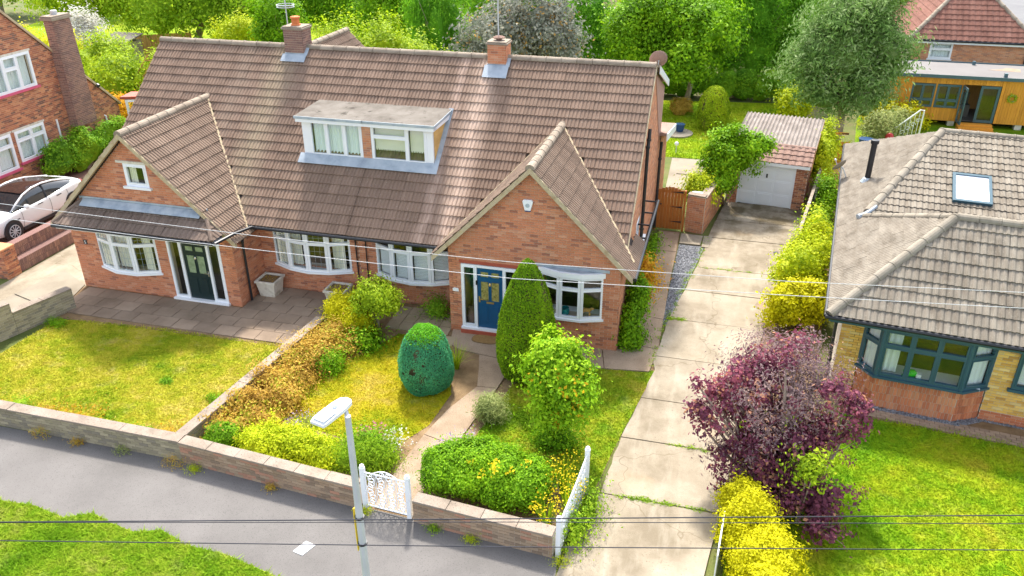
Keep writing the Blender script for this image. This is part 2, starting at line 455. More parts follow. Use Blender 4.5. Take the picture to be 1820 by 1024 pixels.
def link(name, me, parent=None, at=None):
    o = bpy.data.objects.new(name, me)
    COL.objects.link(o)
    if parent is not None:
        o.parent = parent
        ORG[o] = ORG[parent]
    else:
        ORG[o] = Vector(at) if at else Vector((0, 0, 0))
        if at:
            o.location = at
    return o

def npmesh(name, V, faces_flat, sizes, mat, smooth=False):
    V = np.asarray(V, np.float32)
    me = bpy.data.meshes.new(name)
    me.vertices.add(len(V))
    me.vertices.foreach_set('co', V.ravel())
    sizes = np.asarray(sizes, np.int32)
    faces_flat = np.asarray(faces_flat, np.int32)
    me.loops.add(len(faces_flat))
    me.loops.foreach_set('vertex_index', faces_flat)
    me.polygons.add(len(sizes))
    starts = np.concatenate(([0], np.cumsum(sizes)[:-1])).astype(np.int32)
    me.polygons.foreach_set('loop_start', starts)
    me.polygons.foreach_set('loop_total', sizes)
    me.materials.append(mat)
    me.update(calc_edges=True)
    me.polygons.foreach_set('use_smooth', np.full(len(sizes), bool(smooth)))
    return me

class MB:
    def __init__(s):
        s.v = []
        s.f = []
    def add(s, vs, fs):
        b = len(s.v)
        s.v += [tuple(p) for p in vs]
        s.f += [tuple(b + i for i in f) for f in fs]
        return s
    def box(s, x0, x1, y0, y1, z0, z1):
        v = [(x0, y0, z0), (x1, y0, z0), (x1, y1, z0), (x0, y1, z0), (x0, y0, z1), (x1, y0, z1), (x1, y1, z1), (x0, y1, z1)]
        return s.add(v, [(3, 2, 1, 0), (4, 5, 6, 7), (0, 1, 5, 4), (1, 2, 6, 5), (2, 3, 7, 6), (3, 0, 4, 7)])
    def fbox(s, o, u, n, u0, u1, z0, z1, d0, d1):
        """box in a wall frame: u along, z up, d along the outward normal"""
        o, u, n = Vector(o), Vector(u), Vector(n)
        c = []
        for z in (z0, z1):
            for d, a in ((d1, u0), (d1, u1), (d0, u1), (d0, u0)):
                c.append(o + u * a + n * d + Vector((0, 0, z)))
        return s.add(c, [(3, 2, 1, 0), (4, 5, 6, 7), (0, 1, 5, 4), (1, 2, 6, 5), (2, 3, 7, 6), (3, 0, 4, 7)])
    def prism(s, poly, off):
        """poly: 3-d points in order; off: extrusion vector"""
        k = len(poly)
        off = Vector(off)
        v = [Vector(p) for p in poly] + [Vector(p) + off for p in poly]
        f = [tuple(range(k - 1, -1, -1)), tuple(range(k, 2 * k))]
        f += [(i, (i + 1) % k, k + (i + 1) % k, k + i) for i in range(k)]
        return s.add(v, f)
    def tube(s, pts, rad, n=8, cap=True):
        pts = [Vector(p) for p in pts]
        if not isinstance(rad, (list, tuple)):
            rad = [rad] * len(pts)
        vs, fs = [], []
        prev = None
        for i, p in enumerate(pts):
            d = (pts[min(i + 1, len(pts) - 1)] - pts[max(i - 1, 0)])
            if d.length < 1e-9: d = Vector((0, 0, 1))
            d.normalize()
            if prev is None:
                a = d.orthogonal().normalized()
            else:
                a = prev - d * prev.dot(d)
                a = a.normalized() if a.length > 1e-6 else d.orthogonal().normalized()
            prev = a
            b = d.cross(a)
            for k in range(n):
                t = 2 * math.pi * k / n
                vs.append(p + (a * math.cos(t) + b * math.sin(t)) * rad[i])
        for i in range(len(pts) - 1):
            for k in range(n):
                fs.append((i * n + k, i * n + (k + 1) % n, (i + 1) * n + (k + 1) % n, (i + 1) * n + k))
        if cap:
            fs.append(tuple(range(n - 1, -1, -1)))
            fs.append(tuple(range((len(pts) - 1) * n, len(pts) * n)))
        return s.add(vs, fs)
    def lathe(s, c, prof, n=20, axis=(0, 0, 1)):
        c = Vector(c)
        ax = Vector(axis).normalized()
        a = ax.orthogonal().normalized()
        b = ax.cross(a)
        vs, fs = [], []
        for r, h in prof:
            for k in range(n):
                t = 2 * math.pi * k / n
                vs.append(c + ax * h + (a * math.cos(t) + b * math.sin(t)) * r)
        for i in range(len(prof) - 1):
            for k in range(n):
                fs.append((i * n + k, i * n + (k + 1) % n, (i + 1) * n + (k + 1) % n, (i + 1) * n + k))
        fs.append(tuple(range(n - 1, -1, -1)))
        fs.append(tuple(range((len(prof) - 1) * n, len(prof) * n)))
        return s.add(vs, fs)
    def sheet(s, poly, z):
        return s.add([(x, y, z) for x, y in poly], [tuple(range(len(poly)))])
    def build(s, name, mat, parent=None, smooth=False, at=None, bevel=0):
        me = bpy.data.meshes.new(name)
        o = ORG[parent] if parent is not None else (Vector(at) if at else Vector((0, 0, 0)))
        me.from_pydata([(x - o.x, y - o.y, z - o.z) for x, y, z in s.v], [], s.f)
        me.materials.append(MT[mat] if isinstance(mat, str) else mat)
        if smooth:
            me.polygons.foreach_set('use_smooth', [True] * len(me.polygons))
        me.update()
        ob = link(name, me, parent, at)
        if bevel:
            b = ob.modifiers.new('bevel', 'BEVEL')
            b.width = bevel
            b.segments = 2
            b.limit_method = 'ANGLE'
        return ob

def struct(o):
    o['kind'] = 'structure'
    return o

def stuff(o, label=None, cat=None):
    o['kind'] = 'stuff'
    return tag(o, label, cat)

def wmat(th):
    m = Matrix.Translation(th.location) @ Matrix.Rotation(th.rotation_euler[2], 4, 'Z')
    return m

# ------------------------------------------------------------ banks of like pieces (bricks, tiles)
class Bank:
    """Pieces of one thing: the `limit` nearest become objects that share a mesh, the rest one joined part."""
    def __init__(s, th, name, rest, limit=300):
        s.th, s.name, s.rest, s.limit = th, name, rest, limit
        s.full = []           # (key, matrix, parent)
        s.part = []           # (mat, verts, faces) joined only
        s.protos = {}
        s.W = wmat(th) if th.type == 'EMPTY' and (th.rotation_euler[2] or ORG[th].length == 0) else None
    def proto(s, key, verts, faces, mat, smooth=False):
        if key not in s.protos:
            me = bpy.data.meshes.new(s.name)
            me.from_pydata(verts, [], faces)
            me.materials.append(mat)
            if smooth:
                me.polygons.foreach_set('use_smooth', [True] * len(faces))
            me.update()
            s.protos[key] = (me, np.array(verts, np.float64), faces, mat)
    def put(s, key, M, parent):
        p = M.translation
        w = s.W @ p if s.W is not None else p
        s.full.append(((w - CAM).length, key, M, parent))
    def finish(s):
        s.full.sort(key=lambda a: a[0])
        for d, key, M, parent in s.full[:s.limit]:
            o = bpy.data.objects.new(s.name, s.protos[key][0])
            COL.objects.link(o)
            o.parent = parent
            m = M.copy()
            m.translation = m.translation - ORG[parent]
            o.matrix_basis = m
        groups = {}
        org = np.array(ORG[s.th])
        for d, key, M, parent in s.full[s.limit:]:
            me, V, F, mat = s.protos[key]
            A = np.array(M)
            groups.setdefault(mat, []).append((V @ A[:3, :3].T + A[:3, 3] - org, F))
        for mat, V, F in s.part:
            groups.setdefault(mat, []).append((np.asarray(V, float) - org, F))
        for i, (mat, items) in enumerate(groups.items()):
            vs, ff, sz, b = [], [], [], 0
            for V, F in items:
                vs.append(V)
                for f in F:
                    sz.append(len(f))
                    ff.extend(b + k for k in f)
                b += len(V)
            me = npmesh(s.rest, np.concatenate(vs), ff, sz, mat)
            o = bpy.data.objects.new(s.rest, me)
            COL.objects.link(o)
            o.parent = s.th
            o['kind'] = 'stuff'

def spans(poly, z):
    xs = []
    k = len(poly)
    for i in range(k):
        (a, za), (b, zb) = poly[i], poly[(i + 1) % k]
        if (za <= z < zb) or (zb <= z < za):
            xs.append(a + (b - a) * (z - za) / (zb - za))
    xs.sort()
    return [(xs[i], xs[i + 1]) for i in range(0, len(xs) - 1, 2)]

def cut(iv, holes, z):
    for h in holes:
        if h[2] <= z < h[3]:
            new = []
            for a, b in iv:
                if h[1] <= a or h[0] >= b:
                    new.append((a, b))
                else:
                    if h[0] > a: new.append((a, h[0]))
                    if h[1] < b: new.append((h[1], b))
            iv = new
    return iv

BRICK_F = [(0, 1, 5, 4), (1, 2, 6, 5), (3, 0, 4, 7), (4, 5, 6, 7), (3, 2, 1, 0)]
def brick_verts(l, h, d0, d1):
    """u along x, normal along -y of the local frame (front face first), z up"""
    e = .004
    return [(0, -d1, 0), (l, -d1, 0), (l, -d0, 0), (0, -d0, 0), (0, -d1, h), (l, -d1, h), (l, -d0, h), (0, -d0, h)]

def wall(bank, name, o, u, n, poly, holes=(), thick=.22, mortar='mortar', brick='brick', L=.205, H=.06, gap=.009, proud=.009, lay=True, body_parent=None, cut_low=None):
    """A wall body with real openings and its bricks. poly in (u, z); returns the body part."""
    o, u, n = Vector(o), Vector(u), Vector(n)
    th = bank.th
    zs = sorted({round(z, 4) for _, z in poly} | {round(h[i], 4) for h in holes for i in (2, 3)})
    zlo, zhi = min(z for _, z in poly), max(z for _, z in poly)
    zs = [z for z in zs if zlo <= z <= zhi]
    mb = MB()
    for z0, z1 in zip(zs, zs[1:]):
        if z1 - z0 < 1e-3: continue
        a = cut(spans(poly, z0 + 1e-4), holes, (z0 + z1) / 2)
        b = cut(spans(poly, z1 - 1e-4), holes, (z0 + z1) / 2)
        if len(a) != len(b):
            m = cut(spans(poly, (z0 + z1) / 2), holes, (z0 + z1) / 2)
            a = b = m
        for (a0, a1), (b0, b1) in zip(a, b):
            q = [(a0, z0), (a1, z0), (b1, z1), (b0, z1)]
            mb.prism([o + u * x + Vector((0, 0, z)) for x, z in q], -n * thick)
    body = mb.build(name, mortar, body_parent or th)
    if not lay:
        return body
    mat = MT[brick]
    rot = Matrix((u, -n, Vector((0, 0, 1)))).transposed().to_4x4()
    key = (L, H, brick)
    bank.proto(key, brick_verts(L, H, -.002, proud), BRICK_F, mat)
    k, z = 0, zlo + gap * .5
    while z + H * .5 < zhi:
        zm = z + H / 2
        off = (L + gap) / 2 * (k % 2)
        for a, b in cut(spans(poly, min(zm, zhi - 1e-3)), holes, zm):
            i = math.floor((a - off) / (L + gap))
            while True:
                x0 = off + i * (L + gap)
                x1 = x0 + L
                i += 1
                if x0 >= b: break
                c0, c1 = max(x0, a), min(x1, b)
                if c1 - c0 < .02: continue
                hh = min(H, zhi - z)
                if c1 - c0 > L - 1e-4 and hh >= H - 1e-4:
                    M = rot.copy()
                    M.translation = o + u * x0 + Vector((0, 0, z))
                    bank.put(key, M, body)
                else:
                    V = [o + u * (c0 + p[0]) - n * p[1] + Vector((0, 0, z + p[2])) for p in brick_verts(c1 - c0, hh, -.002, proud)]
                    bank.part.append((mat, V, BRICK_F))
        z += H + gap
        k += 1
    return body

def rib_tile(w, L, ribs, rh=.026, th=.034, ov=.05):
    prof = []
    for r in range(ribs):
        x = w * r / ribs
        s = w / ribs
        prof += [(x, 0), (x + s * .30, 0), (x + s * .46, rh), (x + s * .76, rh)]
    prof.append((w - .003, 0))
    k = len(prof)
    V = [(x, -.004, z + th) for x, z in prof] + [(x, L + ov, z + .003) for x, z in prof] + [(x, 0, -.005) for x, z in prof]
    F = [(i, i + 1, k + i + 1, k + i) for i in range(k - 1)] + [(2 * k + i, 2 * k + i + 1, i + 1, i) for i in range(k - 1)]
    return V, F

def roof_plane(bank, parent, O, U, V, poly, gauge=.313, width=.33, ribs=3, mat='tile', skip=None, stagger=0, lift=.012, rh=.023):
    """Tiles over a convex polygon in (u, v); U along the eave, V up the slope."""
    O, U, V = Vector(O), Vector(U).normalized(), Vector(V).normalized()
    N = U.cross(V)
    rot = Matrix((U, V, N)).transposed().to_4x4()
    key = (width, gauge, ribs, mat, rh)
    tv, tf = rib_tile(width, gauge, ribs, rh)
    bank.proto(key, tv, tf, MT[mat])
    k = len(poly)
    def inside(p, e=1e-4):
        for i in range(k):
            a, b = poly[i], poly[(i + 1) % k]
            if (b[0] - a[0]) * (p[1] - a[1]) - (b[1] - a[1]) * (p[0] - a[0]) < -e:
                return False
        return True
    umin, umax = min(p[0] for p in poly), max(p[0] for p in poly)
    vmin, vmax = min(p[1] for p in poly), max(p[1] for p in poly)
    bm = bmesh.new()
    any_part = False
    r, v = 0, vmin
    while v < vmax - .02:
        u = umin - (width * .5 if (stagger and r % 2) else 0)
        while u < umax - .005:
            cs = [(u, v), (u + width, v), (u + width, v + gauge), (u, v + gauge)]
            ins = [inside(c) for c in cs]
            P = O + U * (u + width / 2) + V * (v + gauge / 2)
            if skip and skip(P):
                u += width
                continue
            if all(ins):
                M = rot.copy()
                M.translation = O + U * u + V * v + N * (lift + random.uniform(-.003, .004))
                M = M @ Matrix.Rotation(random.gauss(0, .006), 4, 'Z') @ Matrix.Rotation(random.gauss(0, .004), 4, 'Y')
                bank.put(key, M, parent)
            else:
                sv = spans(poly, min(max(v + gauge * .5, vmin + 1e-3), vmax - 1e-3))
                sv += spans(poly, min(max(v + gauge * .05, vmin + 1e-3), vmax - 1e-3))
                if any(ins) or any(a < u + width and b > u for a, b in sv):
                    vs = [bm.verts.new((u + x, v + y, z + lift)) for x, y, z in tv]
                    for f in tf:
                        bm.faces.new([vs[i] for i in f])
                    any_part = True
            u += width
        v += gauge
        r += 1
    if any_part:
        for i in range(k):
            a, b = Vector((*poly[i], 0)), Vector((*poly[(i + 1) % k], 0))
            d = (b - a).normalized()
            bmesh.ops.bisect_plane(bm, geom=bm.verts[:] + bm.edges[:] + bm.faces[:], dist=1e-5, plane_co=a, plane_no=Vector((d.y, -d.x, 0)), clear_outer=True)
        if len(bm.verts):
            bm.verts.index_update()
            vs = [O + U * q.co.x + V * q.co.y + N * q.co.z for q in bm.verts]
            bank.part.append((MT[mat], [tuple(q) for q in vs], [tuple(q.index for q in f.verts) for f in bm.faces]))
    bm.free()

def slab(mb, O, U, V, poly, t=.09):
    O, U, V = Vector(O), Vector(U).normalized(), Vector(V).normalized()
    N = U.cross(V)
    mb.prism([O + U * a + V * b - N * t for a, b in poly], N * t)

def ridge_run(parent, p0, p1, mat='ridge', r=.115, seg=.45, name='ridge_tile', lift=0.0):
    """half-round ridge tiles laid end to end, each an object that shares one mesh"""
    p0, p1 = Vector(p0), Vector(p1)
    d = (p1 - p0)
    n = max(1, round(d.length / seg))
    l = d.length / n
    d.normalize()
    side = d.cross(Vector((0, 0, 1))).normalized()
    up = side.cross(d)
    V, F, K = [], [], 9
    for x, rr in ((.004, r), (l * .90, r * .96), (l * .905, r * 1.07), (l - .004, r * 1.07)):
        for k in range(K):
            t = math.pi * (k / (K - 1)) * 1.1 - .05 * math.pi
            V.append((x, math.cos(t) * rr * 1.05, math.sin(t) * rr - .05))
    for i in range(3):
        for k in range(K - 1):
            F.append((i * K + k, (i + 1) * K + k, (i + 1) * K + k + 1, i * K + k + 1))
    F.append(tuple(range(K)))
    F.append(tuple(range(4 * K - 1, 3 * K - 1, -1)))
    me = bpy.data.meshes.new(name)
    me.from_pydata(V, [], F)
    me.materials.append(MT[mat])
    me.update()
    rot = Matrix((d, side, up)).transposed().to_4x4()
    for i in range(n):
        o = bpy.data.objects.new(name, me)
        COL.objects.link(o)
        o.parent = parent
        m = rot.copy()
        m.translation = p0 + d * (l * i) + up * lift - ORG[parent]
        o.matrix_basis = m @ Matrix.Rotation(random.uniform(-.02, .02), 4, 'Z')

# ------------------------------------------------------------ windows and doors
class Win:
    def __init__(s, fw=.05, depth=.07, sash=.024):
        s.mb, s.panes, s.lat = MB(), [], MB()
        s.fw, s.depth, s.sash = fw, depth, sash
    def facet(s, o, u, n, w, z0, z1, cols=(1,), trans=None, sash=None, blank_top=False):
        """cols: relative widths; trans: height of the transom above z0 (a number, or one per column)"""
        f, d = s.fw, s.depth
        B = lambda *a: s.mb.fbox(o, u, n, *a)
        B(0, w, z0, z0 + f, -d / 2, d / 2)
        B(0, w, z1 - f, z1, -d / 2, d / 2)
        B(0, f, z0 + f, z1 - f, -d / 2, d / 2)
        B(w - f, w, z0 + f, z1 - f, -d / 2, d / 2)
        tot = sum(cols)
        x = f
        inner = w - 2 * f
        for i, c in enumerate(cols):
            x1 = x + inner * c / tot
            xa, xb = x + (f / 2 if i else 0), x1 - (f / 2 if i < len(cols) - 1 else 0)
            if i < len(cols) - 1:
                B(x1 - f / 2, x1 + f / 2, z0 + f, z1 - f, -d / 2, d / 2)
            tr = trans[i] if isinstance(trans, (list, tuple)) else trans
            rows = [(z0 + f, z1 - f)]
            if tr:
                B(xa, xb, z0 + tr - f / 2, z0 + tr + f / 2, -d / 2, d / 2)
                rows = [(z0 + f, z0 + tr - f / 2), (z0 + tr + f / 2, z1 - f)]
            for a, b in rows:
                q = s.sash
                if q:
                    e = d / 2 + .012
                    B(xa, xb, a, a + q, -d / 3, e)
                    B(xa, xb, b - q, b, -d / 3, e)
                    B(xa, xa + q, a + q, b - q, -d / 3, e)
                    B(xb - q, xb, a + q, b - q, -d / 3, e)
                s.panes.append((o, u, n, xa + q, xb - q, a + q, b - q))
            x = x1
    def lattice(s, step=.14):
        for o, u, n, a, b, z0, z1 in s.panes:
            o, u, n = Vector(o), Vector(u), Vector(n)
            P = lambda x, z: o + u * x + n * .009 + Vector((0, 0, z))
            k = max(2, round((b - a) / step))
            for i in range(1, k):
                x = a + (b - a) * i / k
                s.lat.tube([P(x, z0), P(x, z1)], .004, 4)
            k = max(2, round((z1 - z0) / (step * 1.3)))
            for i in range(1, k):
                z = z0 + (z1 - z0) * i / k
                s.lat.tube([P(a, z), P(b, z)], .004, 4)
    def finish(s, parent, mat='white', name='window', glass='glass', latmat='lead', kids=True):
        w = s.mb.build(name, mat, parent)
        host = w if kids else parent
        for o, u, n, a, b, z0, z1 in s.panes:
            MB().fbox(o, u, n, a, b, z0, z1, -.006, .006).build('pane', glass, host)
        if s.lat.v:
            s.lat.build('leaded_lattice', latmat, host)
        return w

def curtain(mb, o, u, n, u0, u1, z0, z1, d=-.12, amp=.018, waves=9):
    o, u, n = Vector(o), Vector(u), Vector(n)
    k = max(6, int((u1 - u0) * waves * 6))
    vs, fs = [], []
    for i in range(k + 1):
        t = i / k
        x = u0 + (u1 - u0) * t
        dd = d + amp * math.sin(t * (u1 - u0) * waves * 2 * math.pi) * (1 + .4 * math.sin(7 * t))
        for z in (z0, z1):
            vs.append(o + u * x + n * dd + Vector((0, 0, z)))
    for i in range(k):
        fs.append((2 * i, 2 * i + 2, 2 * i + 3, 2 * i + 1))
    mb.add(vs, fs)

def bow_points(x0, x1, y, proj, nf):
    """polyline of a shallow bow in front of a wall at y (facing -y)"""
    return [Vector((x0 + (x1 - x0) * i / nf, y - proj * math.sin(math.pi * i / nf) ** .75 if 0 < i < nf else y, 0)) for i in range(nf + 1)]

def bow_window(parent, pts, z0, z1, trans=None, lattice=False, fw=.05, sillmat='white', mat='white', inside=None, top=None, sill_t=.06, out=.07, cols=None):
    W = Win(fw)
    for i, (p, q) in enumerate(zip(pts, pts[1:])):
        u = (q - p)
        w = u.length
        u.normalize()
        n = Vector((u.y, -u.x, 0))
        W.facet(p, u, n, w, z0, z1, cols[i] if cols else (1,), trans)
    if lattice:
        W.lattice()
    o = W.finish(parent, mat)
    mid = sum(pts, Vector()) / len(pts)
    perp = Vector((pts[-1].y - pts[0].y, -(pts[-1].x - pts[0].x), 0)).normalized()
    def ring(e, back):
        P = [p + perp * e + (p - mid).normalized() * .02 for p in pts]
        al = (pts[-1] - pts[0]).normalized()
        P[0] = pts[0] + perp * e - al * .05
        P[-1] = pts[-1] + perp * e + al * .05
        return P + [pts[-1] - perp * back + al * .05, pts[0] - perp * back - al * .05]
    MB().prism([p + Vector((0, 0, z0 - sill_t)) for p in ring(out, .05)], (0, 0, sill_t - .001)).build('sill', sillmat, o)
    if top:
        MB().prism([p + Vector((0, 0, z1 + .001)) for p in ring(out, .02)], (0, 0, top)).build('head_board', 'white', o)
    return o

def door_leaf(parent, o, u, n, w, z0, z1, mat, glass, handle_side, hmat, letter=True, knocker=True):
    """panelled front door with two small and two tall lights over two panels"""
    H = z1 - z0
    d = MB().fbox(o, u, n, 0, w, z0, z1, -.04, 0).build('door', mat, parent)
    pan, gl = MB(), []
    for k in (0, 1):
        a, b = (w * .14, w * .44) if k == 0 else (w * .56, w * .86)
        gl.append((a, b, z0 + H * .86, z0 + H * .94))
        gl.append((a, b, z0 + H * .47, z0 + H * .78))
        # raised lower panel: ring then field
        pan.fbox(o, u, n, a, b, z0 + H * .09, z0 + H * .39, 0, .006)
        pan.fbox(o, u, n, a + .03, b - .03, z0 + H * .09 + .035, z0 + H * .39 - .035, .006, .016)
    pan.build('door_panel', mat, d)
    for a, b, c, e in gl:
        fr = MB()
        for q in ((a - .015, b + .015, c - .015, c), (a - .015, b + .015, e, e + .015), (a - .015, a, c, e), (b, b + .015, c, e)):
            fr.fbox(o, u, n, *q, 0, .014)
        fr.build('light_frame', mat, d)
        MB().fbox(o, u, n, a, b, c, e, 0, .005).build('door_glass', glass, d)
    hx = w * .07 if handle_side < 0 else w * .93
    hb = MB().fbox(o, u, n, hx - .02, hx + .02, z0 + H * .43, z0 + H * .53, 0, .012)
    hb.fbox(o, u, n, min(hx, hx - handle_side * .12), max(hx, hx - handle_side * .12), z0 + H * .48, z0 + H * .495, .03, .045)
    hb.fbox(o, u, n, hx - .008, hx + .008, z0 + H * .48, z0 + H * .495, .012, .045)
    hb.build('handle', hmat, d)
    if letter:
        MB().fbox(o, u, n, w * .35, w * .65, z0 + H * .42, z0 + H * .45, 0, .012).build('letterbox', hmat, d)
    if knocker:
        c = Vector(o) + Vector(u) * (w * .5) + Vector(n) * .012 + Vector((0, 0, z0 + H * .74))
        MB().lathe(c, [(.012, -.05), (.035, -.02), (.03, .02), (.01, .05)], 10).build('knocker', hmat, d)
    return d

# ------------------------------------------------------------ plants
RNG = np.random.default_rng(11)

def unit(a):
    return a / np.maximum(np.linalg.norm(a, axis=1, keepdims=True), 1e-9)

def leaf_mesh(name, P, Nn, size, mat, aspect=.55, jitter=.35, droop=0.0, fold=True):
    """one small rhombic leaf per point"""
    n = len(P)
    s = size * RNG.uniform(1 - jitter, 1 + jitter, n)[:, None]
    Nn = unit(Nn + RNG.normal(0, .45, (n, 3)))
    t = RNG.normal(0, 1, (n, 3))
    t[:, 2] -= droop
    t = unit(t - Nn * np.sum(t * Nn, 1, keepdims=True))
    b = np.cross(Nn, t)
    V = np.empty((n, 4, 3))
    V[:, 0] = P - t * s * .5
    V[:, 1] = P + b * s * aspect * .5 + Nn * s * .08
    V[:, 2] = P + t * s * .5
    V[:, 3] = P - b * s * aspect * .5 + Nn * s * .08
    return npmesh(name, V.reshape(-1, 3), np.arange(4 * n), np.full(n, 4), mat)

def lump(D, seed, amp):
    r = np.random.default_rng(seed)
    out = np.ones(len(D))
    for f in (2.2, 3.7, 6.1):
        for _ in range(3):
            k = r.normal(0, 1, 3) * f
            out += amp / f * 2.0 * np.sin(D @ k + r.uniform(0, 6.3))
    return out

def blob_cloud(blobs, n, clumps=60, sigma=.2, shell=.16, seed=1, amp=.14, low=-.6, even_=.35):
    """points and outward directions spread through lumpy ellipsoids, gathered into clumps with gaps"""
    r = np.random.default_rng(seed)
    vol = np.array([(b[1][0] * b[1][1] * b[1][2]) ** .667 for b in blobs])
    cnt = np.maximum(1, (n * vol / vol.sum()).astype(int))
    Ps, Ns = [], []
    for i, ((c, rad), k) in enumerate(zip(blobs, cnt)):
        c, rad = np.array(c, float), np.array(rad, float)
        nc = max(8, int(clumps * vol[i] / vol.max()))
        D = unit(r.normal(0, 1, (nc * 3, 3)))
        D = D[D[:, 2] > low][:nc]
        rr = lump(D, seed * 31 + i, amp) * r.uniform(.72, 1.02, len(D))
        C = c + D * rad * rr[:, None]
        j = r.integers(0, len(D), k)
        sg = sigma * r.uniform(.6, 1.3, len(D))[j][:, None]
        P = C[j] + r.normal(0, 1, (k, 3)) * sg * np.array([1, 1, .75])
        # some leaves spread evenly through the shell
        m = int(k * even_)
        D2 = unit(r.normal(0, 1, (m, 3)))
        D2[:, 2] = np.where(D2[:, 2] < low, -D2[:, 2], D2[:, 2])
        P[:m] = c + D2 * rad * (lump(D2, seed * 31 + i, amp) * (1 - shell * r.random(m) ** .7 * 2))[:, None]
        Ps.append(P)
        Ns.append(unit((P - c) / rad) + np.array([0, 0, .35]))
    return np.concatenate(Ps), np.concatenate(Ns)

def core_mesh(mb, blobs, k=.72, seed=3, low=None):
    """a lumpy inner mass that keeps a crown from being see-through"""
    for i, (c, rad) in enumerate(blobs):
        nu, nv = 14, 9
        D = []
        for b in range(nv + 1):
            ph = math.pi * b / nv
            for a in range(nu):
                t = 2 * math.pi * a / nu
                D.append((math.sin(ph) * math.cos(t), math.sin(ph) * math.sin(t), math.cos(ph)))
        D = np.array(D)
        V = np.array(c) + D * np.array(rad) * (k * lump(D, seed * 31 + i, .14))[:, None]
        if low is not None:
            V[:, 2] = np.maximum(V[:, 2], low)
        F = [(b * nu + a, b * nu + (a + 1) % nu, (b + 1) * nu + (a + 1) % nu, (b + 1) * nu + a) for b in range(nv) for a in range(nu)]
        mb.add([tuple(p) for p in V], F)

def foliage(parent, blobs, n, size, mat, seed=1, name='foliage', core=.66, clumps=60, sigma=.2, aspect=.55, amp=.14, low=-.6, droop=0.0, floor=.02, even_=.35):
    P, Nn = blob_cloud(blobs, n, clumps, sigma, .1 if even_ > .5 else .16, seed, amp, low, even_)
    P[:, 2] = np.maximum(P[:, 2], floor + RNG.uniform(0, .06, len(P)))
    o = np.array(ORG[parent])
    me = leaf_mesh(name, P - o, Nn, size, MT[mat], aspect, droop=droop)
    if core:
        mb = MB()
        core_mesh(mb, blobs, core, seed, floor)
        V = np.array(mb.v) - o
        bmh = bmesh.new()
        bmh.from_mesh(me)
        vs = [bmh.verts.new(v) for v in V]
        for f in mb.f:
            bmh.faces.new([vs[i] for i in f])
        bmh.to_mesh(me)
        bmh.free()
    return link(name, me, parent)

def shrub(name, label, cat, blobs, n, size, mat, seed=1, group=None, stems=True, stemmat='twig', base=None, **kw):
    cs = np.array([b[0] for b in blobs])
    bx, by = (base if base else (cs[:, 0].mean(), cs[:, 1].mean()))
    t = thing(name, label, cat, (bx, by, 0), None, group)
    foliage(t, blobs, n, size, mat, seed, **kw)
    if stems:
        mb = MB()
        rr = random.Random(seed)
        for c, rad in blobs:
            for k in range(3):
                q = (c[0] + rr.uniform(-.5, .5) * rad[0], c[1] + rr.uniform(-.5, .5) * rad[1], c[2] + rad[2] * .4)
                m = ((bx + q[0]) / 2 + rr.uniform(-.05, .05), (by + q[1]) / 2, q[2] * .5)
                mb.tube([(bx + rr.uniform(-.06, .06), by + rr.uniform(-.06, .06), -.02), m, q], [.022, .016, .008], 6)
        mb.build('stem', stemmat, t)
    return t

def limb(mb, a, b, r0, r1, rr, bend=.15, n=7, seg=5):
    a, b = Vector(a), Vector(b)
    l = (b - a).length
    off = Vector((rr.uniform(-1, 1), rr.uniform(-1, 1), rr.uniform(-.3, .6))) * l * bend
    pts = [a.lerp(b, i / seg) + off * math.sin(math.pi * i / seg) for i in range(seg + 1)]
    mb.tube(pts, [r0 + (r1 - r0) * i / seg for i in range(seg + 1)], n)
    return pts

def tree(name, label, base, crown, n, size, mat, seed=1, trunk_r=.16, fork=None, bark='bark', group=None, cat='tree', core=.6, branches=5, **kw):
    t = thing(name, label, cat, (base[0], base[1], 0), None, group)
    rr = random.Random(seed)
    mb = MB()
    cs = [Vector(c) for c, _ in crown]
    mid = sum(cs, Vector()) / len(cs)
    f = Vector(fork) if fork else Vector((base[0] * .6 + mid.x * .4, base[1] * .6 + mid.y * .4, mid.z * .5))
    pts = limb(mb, (base[0], base[1], -.1), f, trunk_r, trunk_r * .75, rr, .06, 9)
    tr = mb.build('trunk', bark, t, smooth=True)
    lb = MB()
    for c, rad in crown:
        e = limb(lb, f, c, trunk_r * .6, trunk_r * .25, rr, .12)
        for k in range(branches):
            d = Vector((rr.gauss(0, 1), rr.gauss(0, 1), rr.uniform(-.2, 1))).normalized()
            s = e[rr.randint(2, 5)]
            q = Vector(c) + Vector((d.x * rad[0], d.y * rad[1], d.z * rad[2])) * .85
            limb(lb, s, q, trunk_r * .22, trunk_r * .05, rr, .1, 5)
    lb.build('branch', bark, tr, smooth=True)
    foliage(t, crown, n, size, mat, seed, name='crown', core=core, **kw)
    return t

